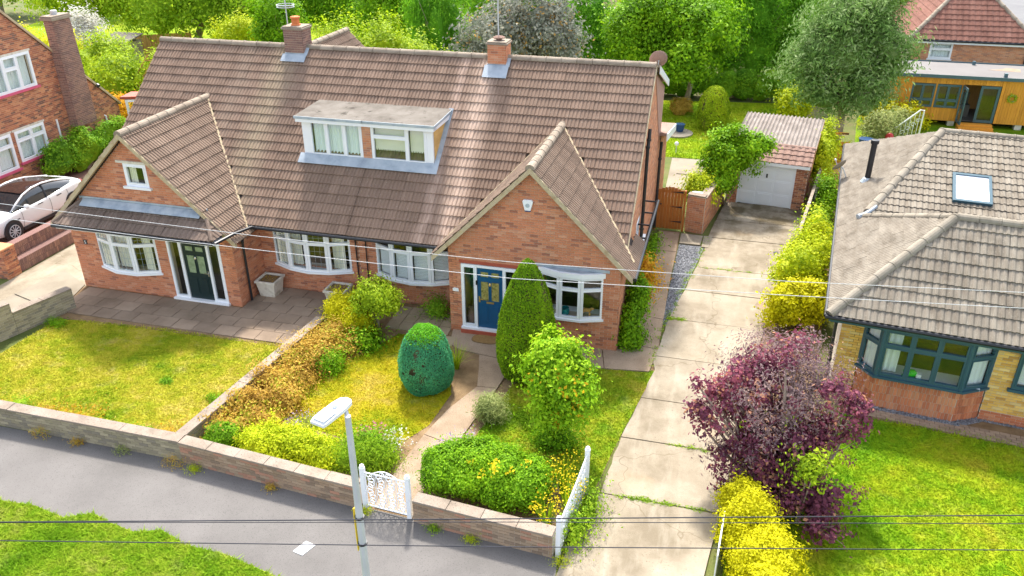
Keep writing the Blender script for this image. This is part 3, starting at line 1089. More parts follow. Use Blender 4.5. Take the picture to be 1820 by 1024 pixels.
def clipped(name, label, prof, c, n, size, mat, seed=1, sx=1.0, sy=1.0, lean=(0, 0), top=None, cat='topiary', wob=.03, holes=()):
    """clipped evergreen: a turned profile (r, z) covered with short leaves"""
    t = thing(name, label, cat, (c[0], c[1], 0))
    pr = np.array(prof, float)
    seg = np.hypot(np.diff(pr[:, 0]), np.diff(pr[:, 1])) * np.maximum(.03, (pr[1:, 0] + pr[:-1, 0]) / 2)
    cum = np.concatenate(([0], np.cumsum(seg))) / seg.sum()
    r = np.random.default_rng(seed)
    q = r.random(n)
    rad = np.interp(q, cum, pr[:, 0])
    z = np.interp(q, cum, pr[:, 1])
    th = r.uniform(0, 2 * math.pi, n)
    D = np.stack([np.cos(th), np.sin(th), z / max(pr[:, 1])], 1)
    w = 1 + wob * (lump(D, seed, 1.0) - 1) + r.normal(0, .022, n)
    dz = np.gradient(pr[:, 1])
    dr = np.gradient(pr[:, 0])
    nz = np.interp(q, cum, -dr)
    nr = np.interp(q, cum, dz)
    N = unit(np.stack([np.cos(th) * nr, np.sin(th) * nr, nz], 1))
    sh = z / max(pr[:, 1])
    P = np.stack([rad * w * np.cos(th) * sx + lean[0] * sh, rad * w * np.sin(th) * sy + lean[1] * sh, z + r.normal(0, .015, n)], 1)
    keep = np.ones(n, bool)
    for hx, hz, hr in holes:
        keep &= ((P[:, 0] - hx) ** 2 + (P[:, 2] - hz) ** 2 > (hr * r.uniform(.6, 1.3, n)) ** 2) | (P[:, 1] > 0)
    P, N, sh = P[keep], N[keep], sh[keep]
    if top:
        hi = sh + r.normal(0, .04, len(sh)) > top[1]
        link('foliage', leaf_mesh('foliage', P[~hi], N[~hi], size, MT[mat], .5), t)
        link('new_growth', leaf_mesh('new_growth', P[hi], N[hi], size, MT[top[0]], .5), t)
    else:
        link('foliage', leaf_mesh('foliage', P, N, size, MT[mat], .5), t)
    vs, fs, K = [], [], 22
    for rr_, zz in prof:
        s = zz / max(pr[:, 1])
        for k in range(K):
            a = 2 * math.pi * k / K
            vs.append((c[0] + rr_ * .94 * math.cos(a) * sx + lean[0] * s, c[1] + rr_ * .94 * math.sin(a) * sy + lean[1] * s, zz * .985))
    for i in range(len(prof) - 1):
        for k in range(K):
            fs.append((i * K + k, i * K + (k + 1) % K, (i + 1) * K + (k + 1) % K, (i + 1) * K + k))
    fs.append(tuple(range((len(prof) - 1) * K, len(prof) * K)))
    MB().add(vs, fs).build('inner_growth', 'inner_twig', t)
    mb = MB()
    mb.tube([(c[0], c[1], -.05), (c[0], c[1], pr[:, 1].max() * .5)], [.06, .04], 8)
    mb.build('trunk', 'bark', t)
    return t

def in_poly(P, poly):
    x, y = P[:, 0], P[:, 1]
    ins = np.zeros(len(P), bool)
    k = len(poly)
    for i in range(k):
        (x0, y0), (x1, y1) = poly[i], poly[(i + 1) % k]
        c = (y0 > y) != (y1 > y)
        with np.errstate(divide='ignore', invalid='ignore'):
            ins ^= c & (x < (x1 - x0) * (y - y0) / (y1 - y0 + 1e-12) + x0)
    return ins

def grass(label, poly, dens, h, mat, z=0.0, w=.012, seed=5, cat='grass', spread=1.0):
    r = np.random.default_rng(seed)
    a = np.array(poly)
    lo, hi = a.min(0), a.max(0)
    n = int(dens * (hi - lo).prod())
    P = r.uniform(lo, hi, (n, 2))
    P = P[in_poly(P, poly)]
    n = len(P)
    t = r.uniform(0, 2 * math.pi, n)
    hh = h * r.uniform(.5, 1.4, n)
    lean = r.normal(0, spread, (n, 2)) * hh[:, None]
    V = np.empty((n, 3, 3))
    dx = np.stack([np.cos(t), np.sin(t)], 1) * w * r.uniform(.7, 1.5, n)[:, None]
    V[:, 0, :2] = P - dx
    V[:, 1, :2] = P + dx
    V[:, :2, 2] = z
    V[:, 2, :2] = P + lean
    V[:, 2, 2] = z + hh
    o = link('grass', npmesh('grass', V.reshape(-1, 3), np.arange(3 * n), np.full(n, 3), MT[mat]))
    return stuff(o, label, cat)

def tuft(name, label, c, n, h, spread, mat, cat='plant', w=.02, seed=2, group=None, flower=None, part='leaf_blade'):
    """a clump of arching strap leaves, with flower heads if asked"""
    t = thing(name, label, cat, (c[0], c[1], 0), None, group)
    rr = random.Random(seed)
    z0 = c[2] if len(c) > 2 else 0
    vs, fs = [], []
    tips = []
    for i in range(n):
        a = rr.uniform(0, 2 * math.pi)
        l = h * rr.uniform(.65, 1.15)
        s = spread * rr.uniform(.3, 1.1)
        d = Vector((math.cos(a), math.sin(a), 0))
        sd = Vector((-d.y, d.x, 0)) * w * .5
        p0 = Vector((c[0], c[1], z0)) + d * rr.uniform(0, .06)
        b = len(vs)
        for k in range(5):
            q = k / 4
            p = p0 + d * (s * q ** 1.6) + Vector((0, 0, l * (q - .35 * q * q * (s / max(h, .01)))))
            ww = sd * (1 - q ** 2 * .85)
            vs += [p - ww, p + ww]
        for k in range(4):
            fs.append((b + 2 * k, b + 2 * k + 1, b + 2 * k + 3, b + 2 * k + 2))
        tips.append(p)
    MB().add(vs, fs).build(part, mat, t)
    if flower:
        fm, fs_, cnt, spr = flower
        rng = np.random.default_rng(seed)
        idx = rng.integers(0, len(tips), cnt)
        P = np.array([tips[i] for i in idx]) + rng.normal(0, spr, (cnt, 3))
        me = leaf_mesh('flower_head', P - np.array(ORG[t]), np.tile([0, -.3, 1.0], (cnt, 1)), fs_, MT[fm], .8)
        stuff(link('flower_head', me, t))
    return t

# ------------------------------------------------------------ the ground
def flat(name, poly, z, mat):
    return struct(MB().sheet(poly, z).build(name, mat))

def paving(name, host_mat, poly, slabs, mat, z, t=.03, piece='slab', gap=.012):
    """a bed of joint filler with separate slabs on it; slabs: list of 4-corner polygons"""
    host = flat(name, poly, z, host_mat)
    for q in slabs:
        c = sum((Vector((x, y, 0)) for x, y in q), Vector()) / len(q)
        qq = []
        for x, y in q:
            d = c - Vector((x, y, 0))
            d.normalize()
            qq.append((x + d.x * gap, y + d.y * gap))
        mb = MB()
        dz = random.uniform(-.004, .004)
        mb.prism([(x, y, z + .001) for x, y in qq], (0, 0, t + dz))
        mb.build(piece, mat, host, bevel=0)
    return host

def build_ground():
    flat('ground', [(-260, -60), (260, -60), (260, 320), (-260, 320)], 0, 'ground')
    flat('pavement', [(-60, 8.6), (-60, 11.75), (-10.6, 11.75), (-2.1, 11.12), (-2.05, 10.62), (.45, 10.42), (.8, 11.0), (40, 6.5), (40, 5.0), (-6, 8.6)], .008, 'asphalt')
    flat('road', [(-60, -20), (60, -20), (60, 3.5), (0, 6.0), (-60, 6.0)], .004, 'road')
    # grass verge at the kerb
    v = [(-40, 9.55), (-13.6, 9.68), (-12.7, 9.74), (-11.9, 9.6), (-11.4, 9.86), (-10.9, 9.72), (-10.3, 9.62), (-9.75, 9.8), (-9.1, 9.58), (-8.2, 9.55), (-7.5, 9.42), (-6.9, 9.3), (-6.4, 9.1), (-6.0, 8.7), (-5.8, 6.2), (-40, 6.2)]
    flat('grass_verge', v, .016, 'lawn_v')
    vv = [(-15, 9.64)] + v[1:14] + [(-5.9, 8.0), (-15, 8.0)]
    grass('rough bright green grass of the roadside verge', vv, 2600, .055, 'lawn_v', .016, seed=3)
    # left front lawn
    l = [(-18.2, 11.95), (-17.9, 16.3), (-17.0, 16.45), (-14.5, 16.6), (-12.4, 16.62), (-10.72, 16.72), (-10.95, 12.2), (-11.2, 11.95)]
    flat('front_lawn', l, .012, 'lawn_l')
    grass('patchy dry grass of the front lawn left of the dividing wall', l, 1500, .035, 'lawn_l', .012, seed=4)
    # right front garden: soil with two lawns
    flat('flower_bed', [(-10.6, 11.75), (-10.0, 17.9), (-8.4, 18.2), (-6.6, 18.6), (-1.1, 17.9), (-1.75, 13.0), (-2.15, 11.2)], .008, 'soil')
    a = [(-9.45, 13.9), (-9.7, 15.0), (-9.3, 15.75), (-8.75, 16.6), (-8.35, 17.4), (-8.1, 18.0), (-7.2, 18.15), (-6.55, 17.75), (-6.2, 17.0), (-5.75, 15.6), (-5.85, 14.3), (-6.3, 13.4), (-7.2, 13.3), (-8.4, 13.5)]
    flat('garden_lawn', a, .014, 'lawn_r')
    grass('yellowing grass of the small lawn round the egg topiary', a, 1500, .032, 'lawn_r', .014, seed=6)
    b = [(-4.75, 13.6), (-4.55, 15.2), (-4.4, 16.4), (-3.6, 17.2), (-2.25, 17.75), (-1.2, 17.85), (-1.0, 17.95), (-1.12, 17.3), (-1.55, 14.6), (-1.75, 13.1), (-2.6, 13.25), (-3.4, 13.7), (-4.2, 13.6)]
    flat('garden_lawn', b, .014, 'lawn_g')
    grass('green grass of the lawn strip beside the drive', b, 1500, .035, 'lawn_g', .014, seed=7)
    # bungalow lawn
    c = [(1.6, 4), (.9, 11.2), (1.0, 13.3), (1.15, 16.4), (2.6, 17.35), (4.0, 17.2), (5.2, 17.15), (6.0, 17.15), (7.3, 16.98), (9.5, 16.8), (14, 16.4), (14, 4)]
    flat('bungalow_lawn', c, .012, 'lawn_b')
    grass('thick green grass of the lawn before the bungalow', [(1.15, 9.5), (1.0, 13.3), (1.15, 16.4)] + c[4:10] + [(9.5, 9.5)], 1400, .045, 'lawn_b', .012, seed=8)
    # back gardens
    flat('back_lawn', [(-2.6, 35.4), (.6, 35.5), (2.9, 34.2), (3.4, 38), (4.0, 46.2), (-4.5, 45.0)], .012, 'lawn_back')
    grass('mown grass of the back lawn round the dome topiary', [(-2.6, 35.4), (.6, 35.5), (2.9, 34.4), (3.4, 38), (4.0, 46), (-3.5, 45)], 420, .05, 'lawn_back', .012, w=.025, seed=9)
    flat('studio_lawn', [(5.6, 37), (30, 36), (30, 44.3), (6.5, 44.3)], .012, 'lawn_b')
    flat('back_lawn', [(-48, 30), (-20, 31), (-6, 36), (-6, 70), (-60, 70)], .010, 'lawn_back')
    flat('back_patio', [(-2.0, 30.4), (.2, 30.8), (.35, 35.4), (-2.1, 35.3)], .012, 'concrete_pale')
    for q in ([(-1.6, 30.6), (-.1, 30.9), (.0, 33.2), (-1.75, 33.1)], [(-1.75, 33.2), (.0, 33.3), (.1, 35.2), (-1.8, 35.1)]):
        struct(MB().prism([(x, y, .014) for x, y in q], (0, 0, .03)).build('patio_slab', 'concrete_pale'))
    # concrete drive in cast bays
    ys = [10.55, 13.0, 14.95, 16.6, 18.6, 20.7, 22.6, 24.3, 26.8, 28.5, 30.4]
    def xl(y):
        return float(np.interp(y, [10.5, 11.0, 13.0, 14.7, 17.9, 18.4, 20.5, 24.6, 27.8, 30.5], [-2.02, -2.0, -1.62, -1.48, -1.02, -1.1, -.92, -.32, .0, .38]))
    def xr(y):
        return float(np.interp(y, [10.5, 11.8, 13.3, 17.4, 25.3, 27.8, 30.5], [.46, .66, .86, 1.2, 2.38, 2.9, 3.2]))
    out = [(xl(y), y) for y in ys] + [(xr(y), y) for y in reversed(ys)]
    host = flat('driveway', out, .01, 'soil')
    for y0, y1 in zip(ys, ys[1:]):
        sk = random.uniform(-.03, .03)
        g = .014
        k = 6
        top = []
        for i in range(k + 1):
            y = y0 + g + (y1 - y0 - 2 * g) * i / k
            top.append((xl(y) + random.uniform(-.02, .02), y))
        rt = []
        for i in range(k + 1):
            y = y1 - g - (y1 - y0 - 2 * g) * i / k
            rt.append((xr(y) + random.uniform(-.02, .02), y + sk))
        MB().prism([(x, y, .011) for x, y in top + rt], (0, 0, .045 + random.uniform(-.006, .006))).build('concrete_bay', 'concrete', host)
    rg = random.Random(4)
    pts = []
    for y, xa, xb in ((13.0, -1.3, .6), (13.0, -1.0, -.1), (14.95, -.4, .6), (20.7, -.9, -.5), (24.3, -.2, 1.5)):
        for _ in range(26):
            pts.append((rg.uniform(xa, xb), y + rg.gauss(0, .03)))
    for y in np.arange(18, 26.8, .08):
        if rg.random() < .75:
            pts.append((xl(y) + rg.gauss(-.05, .05), y))
    P = np.array([(x, y, .05) for x, y in pts])
    P = np.repeat(P, 22, 0) + RNG.normal(0, 1, (len(P) * 22, 3)) * np.array([.05, .025, .018])
    stuff(link('weeds', leaf_mesh('weeds', P, np.tile([0, 0, 1.0], (len(P), 1)), .05, MT['lf_mid'], .3)), 'green weeds growing in the joints of the drive', 'weeds')
    # path to the front door, apron and side path
    pp = flat('garden_path', [(-6.02, 11.4), (-5.08, 11.35), (-5.2, 12.4), (-4.95, 14.0), (-4.72, 16.1), (-4.6, 17.4), (-1.15, 17.8), (-1.02, 19.0), (-1.05, 20.4), (-1.1, 22.8), (-1.08, 25.8), (-1.1, 27.1), (-1.85, 27.1), (-1.78, 25.6), (-1.6, 21), (-2.0, 19.4), (-2.6, 18.7), (-6.75, 18.72), (-6.6, 17.85), (-6.2, 17.6), (-5.72, 17.5), (-5.3, 16.0), (-5.85, 14.2), (-6.0, 12.6)], .012, 'soil')
    for q in ([(-5.98, 11.45), (-5.1, 11.4), (-5.2, 12.4), (-5.0, 13.7), (-5.82, 13.9), (-5.97, 12.6)],
              [(-5.82, 13.92), (-5.0, 13.72), (-4.85, 15.0), (-4.72, 16.1), (-5.22, 16.05), (-5.6, 15.0)],
              [(-5.22, 16.07), (-4.72, 16.12), (-4.6, 17.38), (-5.6, 17.5), (-5.4, 16.8)],
              [(-6.2, 17.62), (-4.6, 17.4), (-4.3, 17.44), (-4.3, 18.6), (-6.7, 18.62), (-6.55, 17.85)],
              [(-4.28, 17.44), (-2.3, 17.68), (-2.5, 18.6), (-4.28, 18.6)],
              [(-2.28, 17.68), (-1.15, 17.82), (-1.04, 18.95), (-2.2, 19.05), (-2.48, 18.6)],
              [(-2.0, 19.07), (-1.04, 18.97), (-1.06, 20.6), (-1.62, 20.7)],
              [(-1.62, 20.72), (-1.06, 20.62), (-1.1, 22.8), (-1.68, 22.8)],
              [(-1.68, 22.83), (-1.1, 22.83), (-1.1, 25.3), (-1.74, 25.3)],
              [(-1.74, 25.33), (-1.1, 25.33), (-1.12, 26.95), (-1.82, 26.95)]):
        MB().prism([(x, y, .013) for x, y in q], (0, 0, .035)).build('concrete_bay', 'concrete_pink', pp)
    # gravel strip and pale slabs by the gate
    gs = flat('gravel_strip', [(-1.08, 20.4), (-.95, 20.35), (-.38, 24.6), (-.2, 26.0), (-1.05, 26.0), (-1.07, 22.8)], .02, 'gravel')
    P = RNG.uniform([-1.08, 20.4, .02], [-.2, 26.0, .035], (9000, 3))
    P = P[in_poly(P[:, :2], [(-1.08, 20.4), (-.98, 20.35), (-.42, 24.6), (-.24, 26.0), (-1.05, 26.0), (-1.07, 22.8)])]
    stuff(link('gravel', leaf_mesh('gravel', P, np.tile([0, 0, 1.0], (len(P), 1)), .035, MT['gravel'], .8)), 'loose grey gravel strip between side path and drive', 'gravel')
    for q in ([(-1.05, 26.05), (-.35, 26.05), (-.3, 26.85), (-1.05, 26.9)], [(-.3, 25.9), (-.08, 25.9), (.02, 26.9), (-.27, 26.85)]):
        struct(MB().prism([(x, y, .013) for x, y in q], (0, 0, .05)).build('paving_slab', 'concrete_pale'))
    # timber edging of the gravel
    # dark paving before the left house
    def grid(x0, x1, y0, y1, nx, ny, brk=True):
        q = []
        dy = (y1 - y0) / ny
        for j in range(ny):
            o = (x1 - x0) / nx * .5 if (brk and j % 2) else 0
            xs = sorted({x0, x1} | {x0 + (x1 - x0) * i / nx + o for i in range(nx + 1) if x0 < x0 + (x1 - x0) * i / nx + o < x1})
            for a, b in zip(xs, xs[1:]):
                q.append([(a, y0 + dy * j), (b, y0 + dy * j), (b, y0 + dy * (j + 1)), (a, y0 + dy * (j + 1))])
        return q
    paving('patio', 'soil', [(-18.6, 16.35), (-10.35, 16.6), (-10.05, 19.8), (-18.6, 19.8)], grid(-18.4, -10.5, 16.68, 18.2, 12, 3) + grid(-13.1, -10.25, 18.2, 19.7, 4, 3), 'slab_dark', .014)
    paving('garden_patio', 'soil', [(-8.6, 18.1), (-6.7, 18.1), (-6.72, 19.7), (-9.9, 19.7)], grid(-8.6, -6.75, 18.22, 19.5, 5, 3, False), 'slab_pale', .014)
    paving('stepping_path', 'soil', [(-7.25, 17.65), (-6.25, 17.65), (-6.55, 18.25), (-7.1, 18.2)], grid(-7.1, -6.45, 17.7, 18.2, 2, 1, False), 'slab_pale', .02)
    # drive of the left house
    flat('side_drive', [(-21.2, 11.8), (-18.75, 11.8), (-18.62, 15.0), (-17.85, 17.1), (-18.45, 18.3), (-18.75, 30), (-21.25, 30)], .012, 'concrete')
    q = [[(-20.4, 15.6), (-18.7, 15.3), (-18.2, 16.6), (-20.3, 17.2)], [(-20.3, 17.25), (-18.2, 16.65), (-18.65, 18.3), (-20.0, 19.0)], [(-20.6, 12.6), (-18.8, 12.2), (-18.75, 15.2), (-20.4, 15.5)]]
    for p in q:
        struct(MB().prism([(x, y, .013) for x, y in p], (0, 0, .03)).build('concrete_bay', 'concrete_pale'))
    # car hardstanding
    flat('hardstanding', [(-27.2, 12), (-21.65, 12), (-21.65, 28), (-27.2, 28)], .012, 'block_red')
    # gravel and block paving along the bungalow front
    gb = [(3.3, 18.35), (3.9, 17.75), (4.25, 17.52), (6.0, 17.33), (6.6, 17.7), (12, 17.1), (12, 18.0), (3.3, 19.0)]
    flat('gravel_border', gb, .018, 'gravel')
    P = RNG.uniform([3.3, 17.2, .02], [9.0, 18.5, .04], (9000, 3))
    P = P[in_poly(P[:, :2], gb)]
    stuff(link('gravel', leaf_mesh('gravel', P, np.tile([0, 0, 1.0], (len(P), 1)), .045, MT['gravel'], .8)), 'dark grey gravel along the foot of the bungalow bay', 'gravel')
    pb = flat('paved_edge', [(2.9, 18.0), (3.95, 17.18), (5.9, 17.0), (9, 16.7), (12, 16.4), (12, 17.1), (6.6, 17.72), (6.0, 17.34), (4.25, 17.53), (3.6, 18.1)], .014, 'soil')
    me = None
    dx, dy = Vector((.9934, -.115, 0)), Vector((.115, .9934, 0))
    for j in range(-1, 6):
        for i in range(26):
            c = Vector((3.6, 17.25, 0)) + dx * (i * .21 + (.1 if j % 2 else 0)) + dy * (j * .105 - .15)
            if not in_poly(np.array([[c.x + .08, c.y + .03]]), [(3.5, 17.6), (3.95, 17.2), (5.9, 17.02), (9, 16.72), (9, 17.3), (6.6, 17.7), (6.0, 17.32), (4.25, 17.5), (3.6, 18.0)])[0]:
                continue
            if me is None:
                b = MB()
                b.prism([Vector((0, 0, .015)), dx * .2 + Vector((0, 0, .015)), dx * .2 + dy * .097 + Vector((0, 0, .015)), dy * .097 + Vector((0, 0, .015))], (0, 0, .02))
                o = b.build('paving_block', 'block', pb)
                me = o.data
            else:
                o = link('paving_block', me, pb)
            o.location = c
    flat('side_bed', [(1.2, 17.4), (2.8, 17.4), (4.6, 32), (5.5, 38), (3.5, 38), (3.3, 30.5), (2.4, 25.3)], .006, 'soil')
    # far street
    flat('far_street', [(17, 60), (26, 60), (40, 130), (27, 130)], .02, 'road')
    flat('far_pavement', [(26.3, 60), (29, 60), (44, 130), (40.3, 130)], .03, 'concrete_pale')
    for i in range(5):
        y = 64 + i * 7
        x = 21.2 + (y - 60) * .17
        struct(MB().prism([(x, y, .024), (x + .12, y, .024), (x + .6, y + 3, .024), (x + .48, y + 3, .024)], (0, 0, .004)).build('lane_marking', 'white'))

build_ground()

# ------------------------------------------------------------ the pair of semi-detached houses
X, Y, Z = Vector((1, 0, 0)), Vector((0, 1, 0)), Vector((0, 0, 1))
PARTY = -9.92
S = .84                                     # pitch of the main roof
def main_z(y):
    return 2.35 + S * (y - 19.05)
RIDGE_Y = 23.9
RIDGE_Z = main_z(RIDGE_Y)
GL = dict(x=-15.95, z=5.08, s=.95, half=3.08, y0=18.08, y1=22.5)
GR = dict(x=-4.47, z=5.0, s=1.0, half=2.68, y0=18.38, y1=22.4)
def gable_z(g, x):
    return g['z'] - g['s'] * abs(x - g['x'])

def main_skip(P):
    for g in (GL, GR):
        if g['y0'] - .1 < P.y and abs(P.x - g['x']) < g['half'] and gable_z(g, P.x) > P.z + .06:
            return True
    return -11.85 < P.x < -8.0 and 21.1 < P.y < 22.35

def gable_roof(bank, roof, mb, g, mat, right_lim=None):
    c = 1 / math.hypot(1, g['s'])
    L = g['half'] / c
    ez = g['z'] - g['s'] * g['half']
    ln = g['y1'] - g['y0']
    def skip(P):
        if right_lim is not None and P.x > right_lim:
            return P.y > 20.7
        return main_z(P.y) > P.z + .12
    Vl, Vr = Vector((c, 0, g['s'] * c)), Vector((-c, 0, g['s'] * c))
    rect = [(0, 0), (ln, 0), (ln, L), (0, L)]
    Ol, Or = (g['x'] - g['half'], g['y1'], ez), (g['x'] + g['half'], g['y0'], ez)
    roof_plane(bank, roof, Ol, -Y, Vl, rect, mat=mat, skip=skip)
    roof_plane(bank, roof, Or, Y, Vr, rect, mat=mat, skip=skip)
    # boarding under the tiles, stopping short of the main roof's far side
    sh = [(0, 0), (ln, 0), (ln, L), (0, L)]
    sl_ = (20.6 - g['y0']) if right_lim is not None else ln
    cutv = (g['x'] + g['half'] - right_lim) / c if right_lim is not None else 0
    slab(mb, Ol, -Y, Vl, [(.6, .25 * L), (ln, 0), (ln, L), (0, L)], .07)
    slab(mb, Or, Y, Vr, [(0, 0), (min(sl_, 1.6), 0), (ln, L * .9), (ln, L), (0, L)], .07)
    # verge mortar along the front edge
    v = MB()
    for sgn in (-1, 1):
        a = Vector((g['x'] + sgn * g['half'], g['y0'] - .02, ez))
        b = Vector((g['x'], g['y0'] - .02, g['z']))
        d = Vector((0, 0, -.12))
        v.prism([a + d, b + d, b + Vector((0, 0, .035)), a + Vector((0, 0, .035))], (0, .1, 0))
    v.build('verge', 'verge', roof)
    ridge_run(roof, (g['x'], g['y0'] - .02, g['z'] + .05), (g['x'], g['y1'] - .15, g['z'] + .05), 'ridge')
    # valleys: mortar fillets where the slopes meet
    vy = MB()
    for sgn in (-1, 1):
        pts = []
        for k in range(9):
            t = k / 8
            x = g['x'] + sgn * g['half'] * .97 * t
            z = gable_z(g, x)
            y = 19.05 + (z - 2.35) / S
            pts.append((x, y + random.uniform(-.02, .02), z + .04))
        vy.tube(pts, .05, 6)
    vy.build('valley', 'verge', roof)

def chimney(bank, x0, x1, y0, y1, z0, z1, fz):
    th = bank.th
    ch = MB().box(x0 + .012, x1 - .012, y0 + .012, y1 - .012, z0, z1 - .01).build('chimney', 'mortar', th)
    wall(bank, 'brick_face', (x0, y0, 0), X, -Y, [(0, z0), (x1 - x0, z0), (x1 - x0, z1), (0, z1)], thick=.012, body_parent=ch, brick='brick_dark' if x0 < -10 else 'brick')
    wall(bank, 'brick_face', (x1, y0, 0), Y, X, [(0, z0), (y1 - y0, z0), (y1 - y0, z1), (0, z1)], thick=.012, body_parent=ch, brick='brick_dark' if x0 < -10 else 'brick')
    MB().box(x0 - .05, x1 + .05, y0 - .05, y1 + .05, z1, z1 + .05).box(x0 - .02, x1 + .02, y0 - .02, y1 + .02, z1 + .051, z1 + .09).build('cap', 'ridge', ch, bevel=.01)
    n = Vector((0, -S, 1)).normalized()
    f = MB()
    a = [Vector((x, y, main_z(y))) + n * .085 for x, y in ((x0 - .08, fz), (x1 + .1, fz), (x1 + .1, y0 + .02), (x0 - .08, y0 + .02))]
    f.prism(a, n * .012)
    f.box(x0 - .02, x1 + .02, y0 - .02, y0 + .03, main_z(y0) - .1, main_z(y0) + .12)
    f.prism([Vector((x, y, main_z(y))) + n * .085 for x, y in ((x1, y0), (x1 + .12, y0), (x1 + .12, RIDGE_Y), (x1, RIDGE_Y))], n * .014)
    f.build('lead_flashing', 'lead_pale', ch)
    return ch

def house_roof(th, bank, xa, xb, g, mat_g, right_lim=None):
    mb = MB()
    Vf, Vr = Vector((0, 1, S)).normalized(), Vector((0, -1, S)).normalized()
    L = (RIDGE_Y - 19.05) * math.hypot(1, S)
    w = xb - xa
    slab(mb, (xa, 19.05, 2.35), X, Vf, [(0, 0), (w, 0), (w, L), (0, L)], .08)
    slab(mb, (xb, 28.7, 2.38), -X, Vr, [(0, 0), (w, 0), (w, L * .985), (0, L * .985)], .08)
    roof = mb.build('roof', 'underlay', th)
    roof_plane(bank, roof, (xa, 19.03, 2.345), X, Vf, [(0, 0), (w, 0), (w, L), (0, L)], skip=main_skip)
    gm = MB()
    gable_roof(bank, roof, gm, g, mat_g, right_lim)
    gm.build('boarding', 'underlay', roof)
    ridge_run(roof, (xa, RIDGE_Y, RIDGE_Z + .06), (xb, RIDGE_Y, RIDGE_Z + .06))
    return roof

def gutter(parent, pts, r=.055, mat='black', name='gutter'):
    MB().tube(pts, r, 8).build(name, mat, parent, smooth=False)

def downpipe(parent, pts, r=.036, mat='black'):
    mb = MB().tube(pts, r, 8)
    for p in pts[1:-1]:
        mb.lathe((p[0], p[1], p[2] - .03), [(r * 1.3, 0), (r * 1.3, .06)], 8)
    return mb.build('downpipe', mat, parent)

